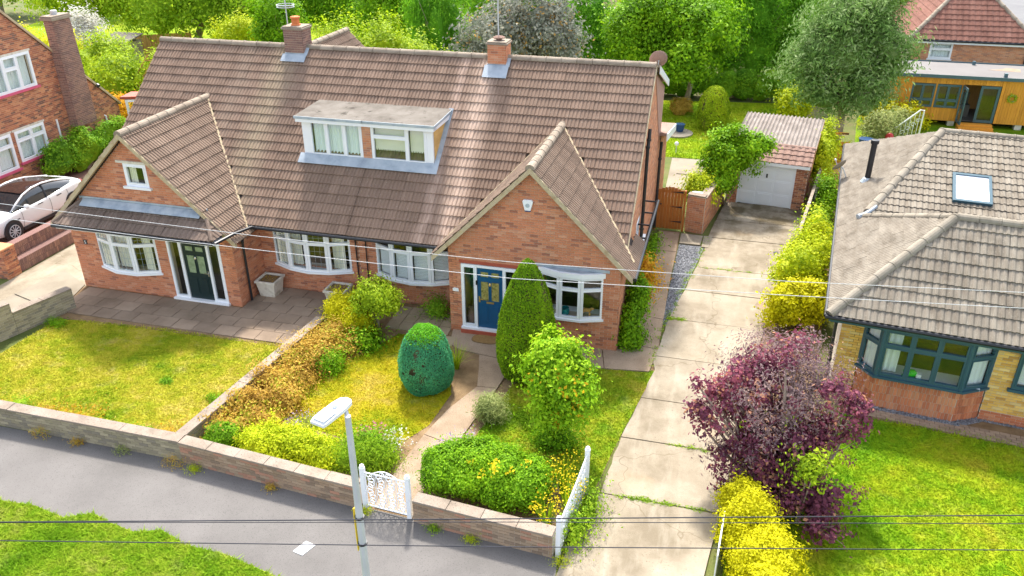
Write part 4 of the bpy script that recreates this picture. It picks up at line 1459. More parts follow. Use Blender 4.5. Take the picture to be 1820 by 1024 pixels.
def dormer(th, x0, x1, left):
    """one house's half of the flat-roofed dormer"""
    fy, z0, z1 = 20.93, 3.93, 5.02
    mb = MB()
    if left:
        mb.box(x0, -11.73, fy - .02, fy + .05, z0, z1)                    # corner board
        mb.box(x0, x0 + .05, fy + .05, 22.3, main_z(fy) - .2, z1)         # cheek
    else:
        mb.box(-8.08, x1, fy - .02, fy + .05, z0, z1)
        mb.prism([(x1 - .05, fy + .05, z0 - .2), (x1 - .05, fy + .05, z1), (x1 - .05, 22.3, z1)], (.045, 0, 0))
    fx0, fx1 = (x0 - .1, PARTY - .001) if left else (PARTY + .001, x1 + .1)
    mb.box(fx0, fx1, fy - .19, fy - .165, z1 - .03, z1 + .09)              # fascia
    mb.box(fx0, fx1, fy - .165, fy + .05, z1, z1 + .02)                    # soffit
    if not left:
        mb.box(fx1 - .025, fx1, fy - .165, 22.45, z1 - .03, z1 + .09)
    d = mb.build('dormer', 'white', th)
    r = MB()
    r.prism([(fx0 - .02, fy - .21, z1 + .092), (fx1 + (.02 if not left else 0), fy - .21, z1 + .092), (fx1 + (.02 if not left else 0), 22.62, z1 + .16), (fx0 - .02, 22.62, z1 + .16)], (0, 0, .05))
    r.build('flat_roof', 'felt', d)
    e = MB().box(fx0 - .025, fx1 + (.025 if not left else 0), fy - .222, fy - .205, z1 + .07, z1 + .145)
    if not left:
        e.prism([(fx1 + .022, fy - .21, z1 + .07), (fx1 + .022, 22.5, z1 + .13), (fx1 + .022, 22.5, z1 + .21), (fx1 + .022, fy - .21, z1 + .148)], (.012, 0, 0))
    e.build('roof_edge', 'lead', d)
    W = Win(.06)
    if left:
        W.facet((-11.73, fy, 0), X, -Y, 1.67, z0 + .03, z1 - .0, (1, 1.12, 1))
    else:
        W.facet((-9.78, fy, 0), X, -Y, 1.7, z0 + .03, z1 - .0, (1.9, 1), (.72, None))
    W.mb.build('window_frame', 'white', d)
    for o, u, n, a, b, c, e in W.panes:
        MB().fbox(o, u, n, a, b, c, e, -.006, .006).build('pane', 'glass', d)
    cu = MB()
    if left:
        curtain(cu, (-11.73, fy, 0), X, -Y, .1, 1.57, z0 + .08, z1 - .05, -.09, .016, 9)
        cu.build('curtain', 'curtain', d)
        bank = Bank(th, 'brick', 'dormer_brickwork', 0)
        wall(bank, 'brick_pier', (-10.05, fy - .03, 0), X, -Y, [(0, z0), (.26, z0), (.26, z1), (0, z1)], thick=.06, body_parent=d, brick='brick_orange')
        for it in bank.full:
            bank.part.append((bank.protos[it[1]][3], [tuple(it[2] @ Vector(v)) for v in bank.protos[it[1]][1]], bank.protos[it[1]][2]))
        bank.full = []
        bank.finish()
    else:
        for a, b in ((.08, 1.06), (1.16, 1.62)):
            cu.fbox((-9.78, fy, 0), X, -Y, a, b, z0 + .36, z1 - .06, -.085, -.08)
            k = int((b - a) / .075)
            for i in range(k):                                            # scalloped edge of the blind
                x = a + (b - a) * (i + .5) / k
                cu.fbox((-9.78, fy, 0), X, -Y, x - .024, x + .024, z0 + .325, z0 + .36, -.085, -.08)
        cu.build('roller_blind', 'curtain_cream', d)
        # hung tiles on the cheek
        rows = 8
        for i in range(rows):
            za, zb = z0 + (z1 - z0) * i / rows, z0 + (z1 - z0) * (i + 1) / rows
            ya = fy + .06
            yb = fy + (zb - main_z(fy)) / S + .02
            if yb < ya + .08: continue
            MB().prism([(x1 + .002, ya, za), (x1 + .002, yb, za), (x1 + .002, yb + .03, zb), (x1 + .002, ya, zb)], (.014 + .006 * (i % 2), 0, 0)).build('hung_tile', 'tilehang', d)
    # lead apron under the sill and up the cheek
    n = Vector((0, -S, 1)).normalized()
    P = lambda x, y: Vector((x, y, main_z(y))) + n * .088
    ap = MB()
    xa, xb = (x0 - .12, PARTY) if left else (PARTY, x1 + .16)
    ap.prism([P(xa, fy - .24), P(xb, fy - .24), P(xb, fy + .02), P(xa, fy + .02)], n * .014)
    if not left:
        ap.prism([P(x1 + .02, fy + .02), P(x1 + .16, fy + .02), P(x1 + .16, 22.4), P(x1 + .02, 22.4)], n * .012)
    ap.build('lead_apron', 'lead_pale', d)
    MB().box(x0 + .02 if left else PARTY, PARTY if left else x1 - .02, fy - .06, fy + .02, z0 - .035, z0 + .03).build('sill', 'white', d)

def build_left_house():
    th = thing('semi_detached_house', 'brick house with dark green front door and black tiled canopy over the bay', 'house', (-14.2, 18.3, 0))
    bb = Bank(th, 'brick', 'brickwork', 300)
    tb = Bank(th, 'roof_tile', 'roof_tiling', 300)
    ez = 2.3
    yw = 18.3
    g = GL
    gz = lambda x: gable_z(g, x) - .13
    wall(bb, 'front_wall', (-18.6, yw, 0), X, -Y, [(0, 0), (5.45, 0), (5.45, gz(-13.15)), (2.65, gz(-15.95)), (0, gz(-18.6))],
         holes=[(.92, 2.84, .84, 2.06), (3.3, 5.0, .06, 2.0), (2.42, 3.14, 3.55, 4.18)])
    wall(bb, 'return_wall', (-13.147, yw, 0), Y, X, [(0, 0), (1.45, 0), (1.45, 2.3), (0, 2.3)])
    wall(bb, 'recess_wall', (-13.147, 19.75, 0), X, -Y, [(0, 0), (3.22, 0), (3.22, 2.45), (0, 2.45)], holes=[(.48, 2.9, .88, 2.14)])
    MB().box(-18.58, -18.36, 18.52, 28.6, 0, 2.4).box(-18.36, -9.92, 28.4, 28.6, 0, 2.4).prism([(-18.44, 19.2, 2.4), (-18.44, 28.5, 2.4), (-18.44, RIDGE_Y, RIDGE_Z - .15)], (.2, 0, 0)).build('side_wall', 'mortar', th)
    house_roof(th, tb, -18.45, PARTY, GL, 'tile_gable')
    chimney(bb, -13.74, -13.1, 23.62, 24.2, 5.9, 7.02, 23.42)
    ch = [o for o in th.children if o.name.startswith('chimney')][0]
    MB().lathe((-13.42, 23.9, 7.1), [(.15, 0), (.15, .04), (.12, .06), (.125, .2), (.15, .22), (.15, .27), (.12, .28)], 16).build('chimney_pot', 'terracotta', ch, smooth=False)
    # canopy over bay and door
    cm = MB()
    ze, zt, ye, yt = 2.42, 2.93, 17.52, 18.29
    vd = Vector((0, yt - ye, zt - ze)).normalized()
    Lv = math.hypot(yt - ye, zt - ze)
    q = [(0, 0), (5.2, 0), (4.6, Lv), (.55, Lv)]
    slab(cm, (-18.4, ye, ze), X, vd, q, .06)
    can = cm.build('canopy', 'underlay', th)
    cb = Bank(th, 'canopy_tile', 'canopy_tiling', 300)
    roof_plane(cb, can, (-18.4, ye, ze), X, vd, q, gauge=.31, width=.3, ribs=2, mat='tile_dark')
    vs = Vector((.55, 0, zt - ze)).normalized()
    roof_plane(cb, can, (-18.4, yt, ze), -Y, vs, [(0, 0), (yt - ye, 0), (0, math.hypot(.55, zt - ze))], gauge=.31, width=.3, ribs=2, mat='tile_dark')
    vs = Vector((-.6, 0, zt - ze)).normalized()
    roof_plane(cb, can, (-13.2, ye, ze), Y, vs, [(0, 0), (yt - ye, 0), (yt - ye, math.hypot(.6, zt - ze))], gauge=.31, width=.3, ribs=2, mat='tile_dark')
    cb.finish()
    MB().tube([(-18.4, ye, ze + .04), (-17.85, yt, zt + .04)], .06, 8).build('hip_capping', 'tile_dark', can)
    MB().tube([(-13.2, ye, ze + .04), (-13.8, yt, zt + .04)], .06, 8).build('hip_capping', 'tile_dark', can)
    nn = X.cross(vd)
    fl = MB()
    top = Vector((-17.8, yt, zt)); bot = top - vd * .26
    fl.prism([bot + nn * .088, bot + X * 3.95 + nn * .088, top + X * 3.95 + nn * .088, top + nn * .088], nn * .012)
    fl.box(-17.95, -13.7, yt - .03, yt - .012, zt, zt + .14)
    fl.build('lead_flashing', 'lead', can)
    MB().box(-18.36, -13.24, ye + .03, ye + .05, ze - .13, ze - .02).box(-18.36, -13.24, ye + .05, yt - .02, ze - .1, ze - .08).build('fascia', 'white', can)
    gutter(can, [(-18.42, ye - .03, ze - .03), (-13.18, ye - .03, ze - .03)], .05)
    gutter(can, [(-13.12, ye, ze - .03), (-12.95, 18.2, ze - .0), (-12.8, 18.9, ze - .06)], .045)
    # windows and door
    w = bow_window(th, bow_points(-17.74, -15.7, yw + .03, .28, 3), .82, 2.07, .9, lattice=True)
    cu = MB()
    for a, b in ((-17.6, -17.1), (-17.05, -16.5), (-16.15, -15.85)):
        cu = MB()
        curtain(cu, (0, yw, 0), X, -Y, a, b, .9, 2.04, .03, .012, 10)
        cu.build('curtain', 'curtain_cream', w)
    w = bow_window(th, bow_points(-12.7, -10.2, 19.78, .34, 4), .86, 2.16, .9, lattice=True)
    cu = MB()
    for a, b in ((-12.55, -11.75), (-10.75, -10.35)):
        cu = MB()
        curtain(cu, (0, 19.75, 0), X, -Y, a, b, .92, 2.1, .06, .014, 10)
        cu.build('curtain', 'curtain_cream', w)
    W = Win(.07, sash=.03)
    W.facet((-16.2, yw + .02, 0), X, -Y, .74, 3.53, 4.2)
    w = W.finish(th)
    MB().fbox((-16.28, yw, 0), X, -Y, 0, .9, 3.46, 3.53, -.05, .09).build('sill', 'white', w)
    MB().fbox((-16.4, yw, 0), X, -Y, 0, 1.1, 4.2, 4.27, -.05, .035).build('lintel', 'stonewhite', w)
    cu = MB()
    curtain(cu, (-16.2, yw, 0), X, -Y, .1, .32, 3.58, 4.15, -.1)
    cu.build('curtain', 'curtain_cream', w)
    W = Win(.06, sash=.02)
    W.facet((-15.32, yw, 0), X, -Y, .48, .1, 2.02)
    W.facet((-14.02, yw, 0), X, -Y, .46, .1, 2.02)
    W.mb.fbox((-14.84, yw, 0), X, -Y, 0, .82, 1.94, 2.02, -.05, .03)
    w = W.finish(th, name='door_frame')
    MB().fbox((-15.38, yw, 0), X, -Y, 0, 1.86, .02, .1, -.1, .12).build('threshold', 'white', w)
    door_leaf(th, (-14.83, yw - .0, 0), X, -Y, .8, .11, 1.93, 'door_green', 'greenglass', 1, 'chrome', letter=False)
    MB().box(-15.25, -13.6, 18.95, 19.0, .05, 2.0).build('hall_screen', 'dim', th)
    # pipes and gutters
    gutter(th, [(-13.0, 18.98, 2.31), (PARTY, 18.98, 2.31)], .05)
    downpipe(th, [(-13.05, 18.95, 2.28), (-13.06, 18.78, 2.1), (-13.06, 18.7, 1.95), (-13.06, 18.7, .03)])
    downpipe(th, [(-9.7 - .3, 19.7, 2.3), (-9.99, 19.7, 1.2), (-9.99, 19.7, .05)], .02)
    n = MB().box(-18.24, -18.12, yw - .02, yw - .002, 1.48, 1.62).build('number_plaque', 'black', th)
    # the figure on the plaque
    c = MB()
    for a in ((-18.205, -18.155, 1.585, 1.597), (-18.205, -18.193, 1.55, 1.597), (-18.205, -18.155, 1.545, 1.557), (-18.167, -18.155, 1.51, 1.557), (-18.205, -18.155, 1.505, 1.517)):
        c.box(a[0], a[1], yw - .024, yw - .02, a[2], a[3])
    c.build('number', 'white', n)
    MB().box(-10.6, -10.4, 19.69, 19.74, .28, .42).build('air_vent', 'stonewhite', th)
    dormer(th, -11.95, PARTY, True)
    # rear wing whose roof shows over the ridge
    rw = MB()
    sl_ = .95
    for sg in (-1, 1):
        V_ = Vector((-sg, 0, sl_)).normalized()
        U_ = Y if sg > 0 else -Y
        O_ = Vector((-15.6 + sg * 2.6, 25.0 if sg > 0 else 31.9, 5.5 - sl_ * 2.6))
        slab(rw, O_, U_, V_, [(0, 0), (6.9, 0), (6.9, 2.6 * math.hypot(1, sl_)), (0, 2.6 * math.hypot(1, sl_))], .07)
    rw.box(-17.9, -13.2, 25.5, 31.7, 0, 3.0)
    rr = rw.build('rear_wing', 'underlay', th)
    V_ = Vector((-1, 0, sl_)).normalized()
    roof_plane(tb, rr, (-13.0, 25.0, 5.5 - sl_ * 2.6), Y, V_, [(0, 0), (6.9, 0), (6.9, 2.6 * math.hypot(1, sl_)), (0, 2.6 * math.hypot(1, sl_))], mat='tile_gable')
    V_ = Vector((1, 0, sl_)).normalized()
    roof_plane(tb, rr, (-18.2, 31.9, 5.5 - sl_ * 2.6), -Y, V_, [(0, 0), (6.9, 0), (6.9, 2.6 * math.hypot(1, sl_)), (0, 2.6 * math.hypot(1, sl_))], mat='tile_gable', skip=lambda P: P.z < main_z(2 * RIDGE_Y - P.y))
    ridge_run(rr, (-15.6, 26.0, 5.56), (-15.6, 31.92, 5.56))
    # flue rising beside the left verge
    MB().lathe((-19.05, 25.0, 2.4), [(.07, 0), (.07, 2.3), (.1, 2.31), (.1, 2.42), (.06, 2.43)], 14).build('flue', 'grey_blue', th)
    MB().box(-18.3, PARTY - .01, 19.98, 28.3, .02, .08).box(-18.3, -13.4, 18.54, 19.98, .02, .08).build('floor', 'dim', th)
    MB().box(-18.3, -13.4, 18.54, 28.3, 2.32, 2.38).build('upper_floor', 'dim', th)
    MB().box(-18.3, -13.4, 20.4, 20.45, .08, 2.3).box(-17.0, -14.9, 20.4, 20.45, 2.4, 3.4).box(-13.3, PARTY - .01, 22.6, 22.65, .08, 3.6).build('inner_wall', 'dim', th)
    bb.finish()
    tb.finish()

def build_right_house():
    th = thing('semi_detached_house', 'brick house with bright blue front door behind the tall clipped cone', 'house', (-5.5, 18.6, 0))
    bb = Bank(th, 'brick', 'brickwork', 300)
    tb = Bank(th, 'roof_tile', 'roof_tiling', 300)
    g = GR
    yw = 18.6
    XR = -2.12
    gz = lambda x: gable_z(g, x) - .13
    wall(bb, 'front_wall', (-6.75, yw, 0), X, -Y, [(0, 0), (XR + 6.75, 0), (XR + 6.75, gz(XR)), (2.28, gz(-4.47)), (0, gz(-6.75))],
         holes=[(.36, 1.9, .16, 2.14), (2.55, 4.18, .96, 2.2)])
    wall(bb, 'return_wall', (-6.747, 19.75, 0), -Y, -X, [(0, 0), (1.15, 0), (1.15, 2.3), (0, 2.3)])
    wall(bb, 'recess_wall', (PARTY, 19.75, 0), X, -Y, [(0, 0), (3.17, 0), (3.17, 2.45), (0, 2.45)], holes=[(.6, 2.84, .92, 2.16)])
    wall(bb, 'side_wall', (XR, yw + .004, 0), Y, X, [(0, 0), (12.4, 0), (12.4, 2.5), (8.5, 3.42), (RIDGE_Y - yw, RIDGE_Z - .13), (1.25, main_z(19.85) - .13), (0, 2.3)],
         holes=[(3.0, 3.75, 1.0, 2.5), (4.6, 5.25, 1.2, 2.9)], mortar='mortar_pale', brick='brick_orange')
    MB().box(-9.9, -2.4, 30.6, 30.8, 0, 2.5).build('rear_wall', 'mortar', th)
    house_roof(th, tb, PARTY, -2.1, GR, 'tile_gable', XR + .02)
    chimney(bb, -7.06, -6.5, 23.62, 24.15, 5.85, 6.86, 23.3)
    ch = [o for o in th.children if o.name.startswith('chimney')][0]
    MB().lathe((-6.78, 23.9, 6.94), [(.08, 0), (.08, .05), (.17, .07), (.18, .1), (.1, .13), (.02, .14)], 16).build('chimney_cowl', 'tile_pink', ch)
    # verge capping on the gable end of the main roof
    MB().prism([(-2.1, 19.0, main_z(19.0) - .1), (-2.1, RIDGE_Y, RIDGE_Z - .1), (-2.1, RIDGE_Y, RIDGE_Z + .03), (-2.1, 19.0, main_z(19.0) + .03)], (.03, 0, 0)).build('verge', 'verge', th)
    # rear dormer and rear extension seen past the gable
    MB().prism([(-2.118, 23.95, RIDGE_Z - .2), (-2.118, 27.5, 5.02), (-2.118, 27.4, 3.2), (-2.118, 27.0, 3.3)], (.025, 0, 0)).prism([(-9.4, 24.2, 4.0), (-9.4, 27.5, 3.0), (-9.4, 27.5, 5.0), (-9.4, 24.2, 6.0)], (7.2, 0, 0)).build('rear_dormer', 'clad', th)
    MB().prism([(-9.5, 23.9, RIDGE_Z - .02), (-9.5, 27.7, 5.12), (-9.5, 27.7, 5.2), (-9.5, 23.9, RIDGE_Z + .06)], (7.5, 0, 0)).build('rear_dormer_roof', 'ridge', th)
    MB().prism([(-1.999, 23.95, RIDGE_Z - .22), (-1.999, 27.7, 4.98), (-1.999, 27.7, 5.19), (-1.999, 23.95, RIDGE_Z - .0)], (.03, 0, 0)).build('rear_dormer_fascia', 'white', th)
    MB().prism([(-2.4, 26.9, 3.5), (-2.4, 31.3, 2.62), (-2.4, 31.3, 2.72), (-2.4, 26.9, 3.6)], (.55, 0, 0)).build('rear_extension_roof', 'tile_pink', th)
    MB().prism([(-1.848, 26.9, 3.32), (-1.848, 31.3, 2.44), (-1.848, 31.3, 2.7), (-1.848, 26.9, 3.58)], (.03, 0, 0)).build('rear_extension_fascia', 'white', th)
    # side windows, gutter and pipes
    for a, b, z0, z1 in ((3.0, 3.75, 1.0, 2.5), (4.6, 5.25, 1.2, 2.9)):
        W = Win(.07)
        W.facet((XR - .03, yw + .004 + a, 0), Y, X, b - a, z0, z1, (1,), .9)
        w = W.finish(th)
        MB().fbox((XR, yw + a, 0), Y, X, -.05, b - a + .05, z0 - .06, z0, -.05, .1).build('sill', 'white', w)
    gutter(th, [(-1.74, 18.4, 2.3), (-1.74, 24.0, 2.3)], .055)
    br = MB()
    for k in range(4):
        br.box(-2.11, -1.76, 21.0 + k * .95, 21.04 + k * .95, 2.3, 2.34)
    br.build('gutter_bracket', 'black', th)
    downpipe(th, [(-2.02, 22.5, 5.0), (-2.02, 22.45, 4.7), (-2.03, 22.4, 4.5), (-2.03, 22.4, 2.0), (-2.03, 22.4, .05)], .05)
    downpipe(th, [(-2.02, 27.2, 3.2), (-2.03, 27.2, 2.6), (-2.03, 27.2, .05)], .05)
    downpipe(th, [(-9.68, 19.7, 2.3), (-9.68, 19.7, 1.2), (-9.68, 19.7, .05)], .018)
    gutter(th, [(PARTY, 18.98, 2.31), (-7.1, 18.98, 2.31)], .05)
    # bow window with slatted blinds
    pts = bow_points(-9.38, -7.04, 19.78, .34, 4)
    w = bow_window(th, pts, .9, 2.17, .92)
    bl = MB()
    for p, q in zip(pts, pts[1:]):
        u = (q - p)
        wd = u.length
        u.normalize()
        n = Vector((u.y, -u.x, 0))
        for k in range(17):
            z = .98 + k * .046
            a, b = p + u * .1 - n * .05, p + u * (wd - .1) - n * .05
            bl.add([a + Vector((0, 0, z)), b + Vector((0, 0, z)), b - n * .022 + Vector((0, 0, z + .03)), a - n * .022 + Vector((0, 0, z + .03))], [(0, 1, 2, 3)])
    b_ = bl.build('slatted_blind', 'blind', w)
    b_['kind'] = 'stuff'
    # bay window beside the door
    w = bow_window(th, bow_points(-4.22, -2.55, yw + .03, .22, 3), .96, 2.17, .86, top=.13, fw=.045)
    pts = bow_points(-4.26, -2.5, yw + .02, .22, 3)
    MB().prism([p + Vector((0, 0, 2.302)) for p in pts] + [Vector((-2.5, yw - .005, 2.302)), Vector((-4.26, yw - .005, 2.302))], (0, .0, .015)).build('bay_roof', 'lead_pale', w)
    MB().fbox((-4.35, yw, 0), X, -Y, 0, 1.95, 2.32, 2.4, -.02, .03).build('lead_flashing', 'lead_pale', w)
    MB().box(-4.2, -2.6, yw - .02, yw + .5, .9, .955).build('inner_sill', 'white', w)
    # front door with sidelights
    W = Win(.065, sash=.02)
    W.facet((-6.4, yw, 0), X, -Y, .44, .22, 2.13)
    W.facet((-5.24, yw, 0), X, -Y, .4, .22, 2.13)
    W.mb.fbox((-5.96, yw, 0), X, -Y, 0, .72, 2.06, 2.13, -.05, .03)
    w = W.finish(th, name='door_frame')
    MB().fbox((-6.42, yw, 0), X, -Y, 0, 1.6, .16, .22, -.1, .1).build('threshold', 'white', w)
    MB().fbox((-6.42, yw, 0), X, -Y, 0, 1.6, 0, .158, -.1, .14).build('step', 'redpaint', w)
    MB().fbox((-6.45, yw, 0), X, -Y, 0, 1.66, 2.15, 2.24, -.05, .02).build('lintel', 'redpaint', w)
    MB().fbox((-5.94, yw, 0), X, -Y, -.045, -.005, 1.55, 1.68, .035, .055).build('doorbell', 'black', w)
    d = door_leaf(th, (-5.95, yw, 0), X, -Y, .7, .23, 2.05, 'door_blue', 'amber', -1, 'brass')
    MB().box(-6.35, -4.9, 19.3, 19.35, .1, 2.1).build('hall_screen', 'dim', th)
    # number plaque and alarm box
    c = Vector((-6.57, yw - .011, 1.32))
    pl = MB().prism([c + Vector((x, 0, z)) for x, z in ((-.085, -.05), (.085, -.05), (.085, .02), (.05, .05), (-.05, .05), (-.085, .02))], (0, -.015, 0)).build('number_plaque', 'white', th)
    c = Vector((-4.56, yw - .011, 3.98))
    al = MB().prism([c + Vector((x, 0, z)) for x, z in ((-.075, -.14), (.075, -.14), (.14, .1), (.11, .15), (-.11, .15), (-.14, .1))], (0, -.06, 0)).build('alarm_box', 'white', th, bevel=.012)
    MB().lathe(c + Vector((0, -.061, .0)), [(.055, 0), (.055, .004)], 14, (0, -1, 0)).build('alarm_grille', 'panelgrey', al)
    MB().prism([c + Vector((x, -.002, z)) for x, z in ((-.07, -.165), (.07, -.165), (.078, -.141), (-.078, -.141))], (0, -.055, 0)).build('alarm_lens', 'bluepot', al)
    MB().box(-9.75 - .0, -9.55, 19.69, 19.74, .25, .4).build('air_vent', 'stonewhite', th)
    dormer(th, PARTY, -7.9, False)
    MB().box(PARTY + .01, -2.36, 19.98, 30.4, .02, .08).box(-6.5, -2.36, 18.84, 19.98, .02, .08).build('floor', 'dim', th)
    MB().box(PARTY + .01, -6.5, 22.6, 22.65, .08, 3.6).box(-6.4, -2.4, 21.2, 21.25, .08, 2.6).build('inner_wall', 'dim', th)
    bb.finish()
    tb.finish()

build_left_house()
build_right_house()

# ------------------------------------------------------------ the other buildings
def build_bungalow():
    th = thing('bungalow', 'pale brick bungalow with grey lichened hipped roof and slate blue bay window', 'house', (2.82, 17.76, 0), R(-6.6))
    bb = Bank(th, 'brick', 'brickwork', 300)
    tb = Bank(th, 'roof_tile', 'roof_tiling', 300)
    e, s = 2.3, .75
    W_ = 9.0                                        # eave length to the right
    A = Vector((2.45, 2.5, e + s * 2.45))           # front hip apex
    B = Vector((.62, 5.4, e + s * .62))             # foot of the valley
    C = Vector((2.58, 9.64, e + s * 2.58))          # rear hip apex
    D = Vector((0, 13.8, e))
    mb = MB()
    c = 1 / math.hypot(1, s)
    Vl = Vector((c, 0, s * c))
    # left slope in two convex pieces: u runs towards -v from the far corner
    far = 13.8
    Ol = Vector((0, far, e))
    lp = lambda p: (far - p.y, p.x / c)
    front_piece = [lp(Vector((0, 5.4, 0))), lp(Vector((0, 0, 0))), lp(A), lp(B)]
    back_piece = [(0, 0), lp(Vector((0, 5.4, 0))), lp(B), lp(C)]
    slab(mb, Ol, -Y, Vl, [(0, 0), (far, 0), lp(A), lp(B), lp(C)], .06)
    sf = (A.z - e) / A.y
    Vf = Vector((0, 1, sf)).normalized()
    Lf = A.y * math.hypot(1, sf)
    fp = [(0, 0), (W_, 0), (W_, Lf), (A.x, Lf)]
    slab(mb, (0, 0, e), X, Vf, fp, .06)
    # rear slope of the front wing and front slope of the rear wing
    s2 = (C.z - B.z) / (C.y - B.y)
    V2 = Vector((0, 1, s2)).normalized()
    k2 = math.hypot(1, s2)
    O2 = Vector((0, B.y, B.z))
    rp = [(B.x, 0), (W_, 0), (W_, (C.y - B.y) * k2), (C.x, (C.y - B.y) * k2)]
    slab(mb, O2, X, V2, rp, .06)
    s3 = (A.z - B.z) / (B.y - A.y)
    V3 = Vector((0, -1, s3)).normalized()
    k3 = math.hypot(1, s3)
    slab(mb, (W_, B.y, B.z), -X, V3, [(0, 0), (W_ - B.x, 0), (W_ - A.x, (B.y - A.y) * k3), (0, (B.y - A.y) * k3)], .06)
    # rear slope
    s4 = (C.z - e) / (far - C.y)
    V4 = Vector((0, -1, s4)).normalized()
    slab(mb, (W_, far, e), -X, V4, [(0, 0), (W_, 0), (W_ - C.x, (far - C.y) * math.hypot(1, s4)), (0, (far - C.y) * math.hypot(1, s4))], .06)
    roof = mb.build('roof', 'underlay', th)
    roof_plane(tb, roof, (0, 0, e), X, Vf, fp, gauge=.31, width=.3, ribs=2, mat='tile_grey')
    roof_plane(tb, roof, Ol, -Y, Vl, front_piece, gauge=.31, width=.3, ribs=3, mat='tile_grey', rh=.012)
    roof_plane(tb, roof, Ol, -Y, Vl, back_piece, gauge=.31, width=.3, ribs=3, mat='tile_grey', rh=.012)
    roof_plane(tb, roof, O2, X, V2, rp, gauge=.31, width=.3, ribs=2, mat='tile_grey')
    up = Vector((0, 0, .05))
    ridge_run(roof, Vector((0, 0, e)) + up, A + up, 'ridge_grey', .12, .48, 'hip_tile')
    ridge_run(roof, B + up, A + up, 'ridge_grey', .1, .48, 'hip_tile')
    ridge_run(roof, A + up, Vector((W_, A.y, A.z)) + up, 'ridge_grey', .115, .48)
    ridge_run(roof, B + up + Vector((.1, .2, .05)), C + up, 'ridge_grey', .13, .48, 'hip_tile')
    ridge_run(roof, C + up, Vector((W_, C.y, C.z)) + up, 'ridge_grey', .115, .48)
    MB().tube([B + Vector((-.15, -.1, .0)), B + Vector((.05, .05, .06)), B + Vector((.3, .4, .2))], [.09, .07, .05], 8).build('lead_saddle', 'lead_pale', roof)
    # walls
    ww, v0 = W_ - .4, .48
    for a, b, hl in ((0, .5, []), (3.3, ww, [(3.75, 5.6, 1.0, e)])):
        wall(bb, 'front_wall', (.36, v0, 0), X, -Y, [(a, .28), (b, .28), (b, e + .05), (a, e + .05)], holes=hl, brick='brick_yellow', mortar='mortar_pale')
        wall(bb, 'plinth', (.36, v0 - .012, 0), X, -Y, [(a, 0), (b, 0), (b, .28), (a, .28)], brick='brick_soldier', mortar='mortar')
    wall(bb, 'side_wall', (.36, 13.4, 0), -Y, -X, [(0, 0), (12.92, 0), (12.92, e), (0, e)], brick='brick_yellow', mortar='mortar_pale', lay=False)
    MB().box(.36, W_ - .05, 13.2, 13.4, 0, e).build('rear_wall', 'mortar_pale', th)
    # bay: soldier bricks under a slate blue window
    bp = [Vector((.88, v0 + .02, 0)), Vector((1.28, .12, 0)), Vector((3.08, .12, 0)), Vector((3.64, v0 + .02, 0))]
    for p, q in zip(bp, bp[1:]):
        u = q - p
        L = u.length
        u.normalize()
        n = Vector((u.y, -u.x, 0))
        wall(bb, 'bay_wall', p, u, n, [(0, .0), (L, .0), (L, .84), (0, .84)], thick=.1, brick='brick_soldier', L=.068, H=.2, gap=.01, mortar='mortar_pale')
    W = Win(.06, .08, .028)
    for i, (p, q) in enumerate(zip(bp, bp[1:])):
        u = q - p
        L = u.length
        u.normalize()
        n = Vector((u.y, -u.x, 0))
        W.facet(p, u, n, L, .9, 2.16, (1, 1, 1) if i == 1 else (1,), .82)
    for p in bp[1:3]:
        W.mb.tube([p + Vector((0, -.01, .9)), p + Vector((0, -.01, 2.16))], .06, 8)
    w = W.finish(th, 'grey_blue')
    MB().prism([Vector((.78, v0 + .02, .842)), Vector((1.22, .03, .842)), Vector((3.14, .03, .842)), Vector((3.76, v0 + .02, .842))], (0, 0, .055)).build('sill', 'grey_blue', w)
    MB().box(1.0, 3.5, .3, .75, .84, .9).prism([(1.34, .2, .845), (3.02, .2, .845), (3.3, .35, .845), (1.1, .35, .845)], (0, 0, .05)).build('inner_sill', 'white', w)
    MB().prism([Vector((.88, v0, 2.162)), Vector((1.28, .1, 2.162)), Vector((3.08, .1, 2.162)), Vector((3.64, v0, 2.162))], (0, 0, .1)).build('head_board', 'grey_blue', w)
    cu = MB()
    curtain(cu, (1.4, .3, 0), X, -Y, 0, .3, .95, 2.12, 0, .02, 8)
    for p, q in ((bp[0], bp[1]), (bp[2], bp[3])):
        u = (q - p)
        L = u.length
        u.normalize()
        curtain(cu, p, u, Vector((u.y, -u.x, 0)), .06, L - .04, .92, 2.14, -.09, .012, 8)
    k = cu.build('curtain', 'curtain', w)
    k['kind'] = 'stuff'
    W = Win(.06, .08, .028)
    W.facet((4.11, v0 - .02, 0), X, -Y, 1.85, 1.0, 2.2, (1, 1), .85)
    w = W.finish(th, 'grey_blue')
    MB().fbox((4.05, v0, 0), X, -Y, 0, 2.0, .93, .998, -.03, .1).build('sill', 'grey_blue', w)
    bl = MB()
    for i in range(20):
        z = 1.08 + i * .05
        bl.add([(4.2, v0 + .08, z), (5.86, v0 + .08, z), (5.86, v0 + .105, z + .035), (4.2, v0 + .105, z + .035)], [(0, 1, 2, 3)])
    bl.build('slatted_blind', 'blind', w)['kind'] = 'stuff'
    # eaves
    MB().box(.03, W_, .03, .06, e - .17, e - .03).box(.03, .06, .06, far, e - .17, e - .03).box(.06, W_, .06, v0, e - .16, e - .14).build('fascia', 'grey_blue', th)
    gutter(th, [(-.06, -.03, e - .03), (W_, -.03, e - .03)], .055)
    gutter(th, [(-.04, 0, e - .03), (-.04, far, e - .03)], .055)
    downpipe(th, [(.1, .2, e - .1), (.22, .42, e - .35), (.24, .44, .9), (.24, .44, .05)], .04)
    # roof light
    O = O2 + X * 2.85 + V2 * (2.0 * k2 * .5)
    N2 = X.cross(V2)
    sk = MB()
    f = lambda a, b, h: O + X * a + V2 * b + N2 * h
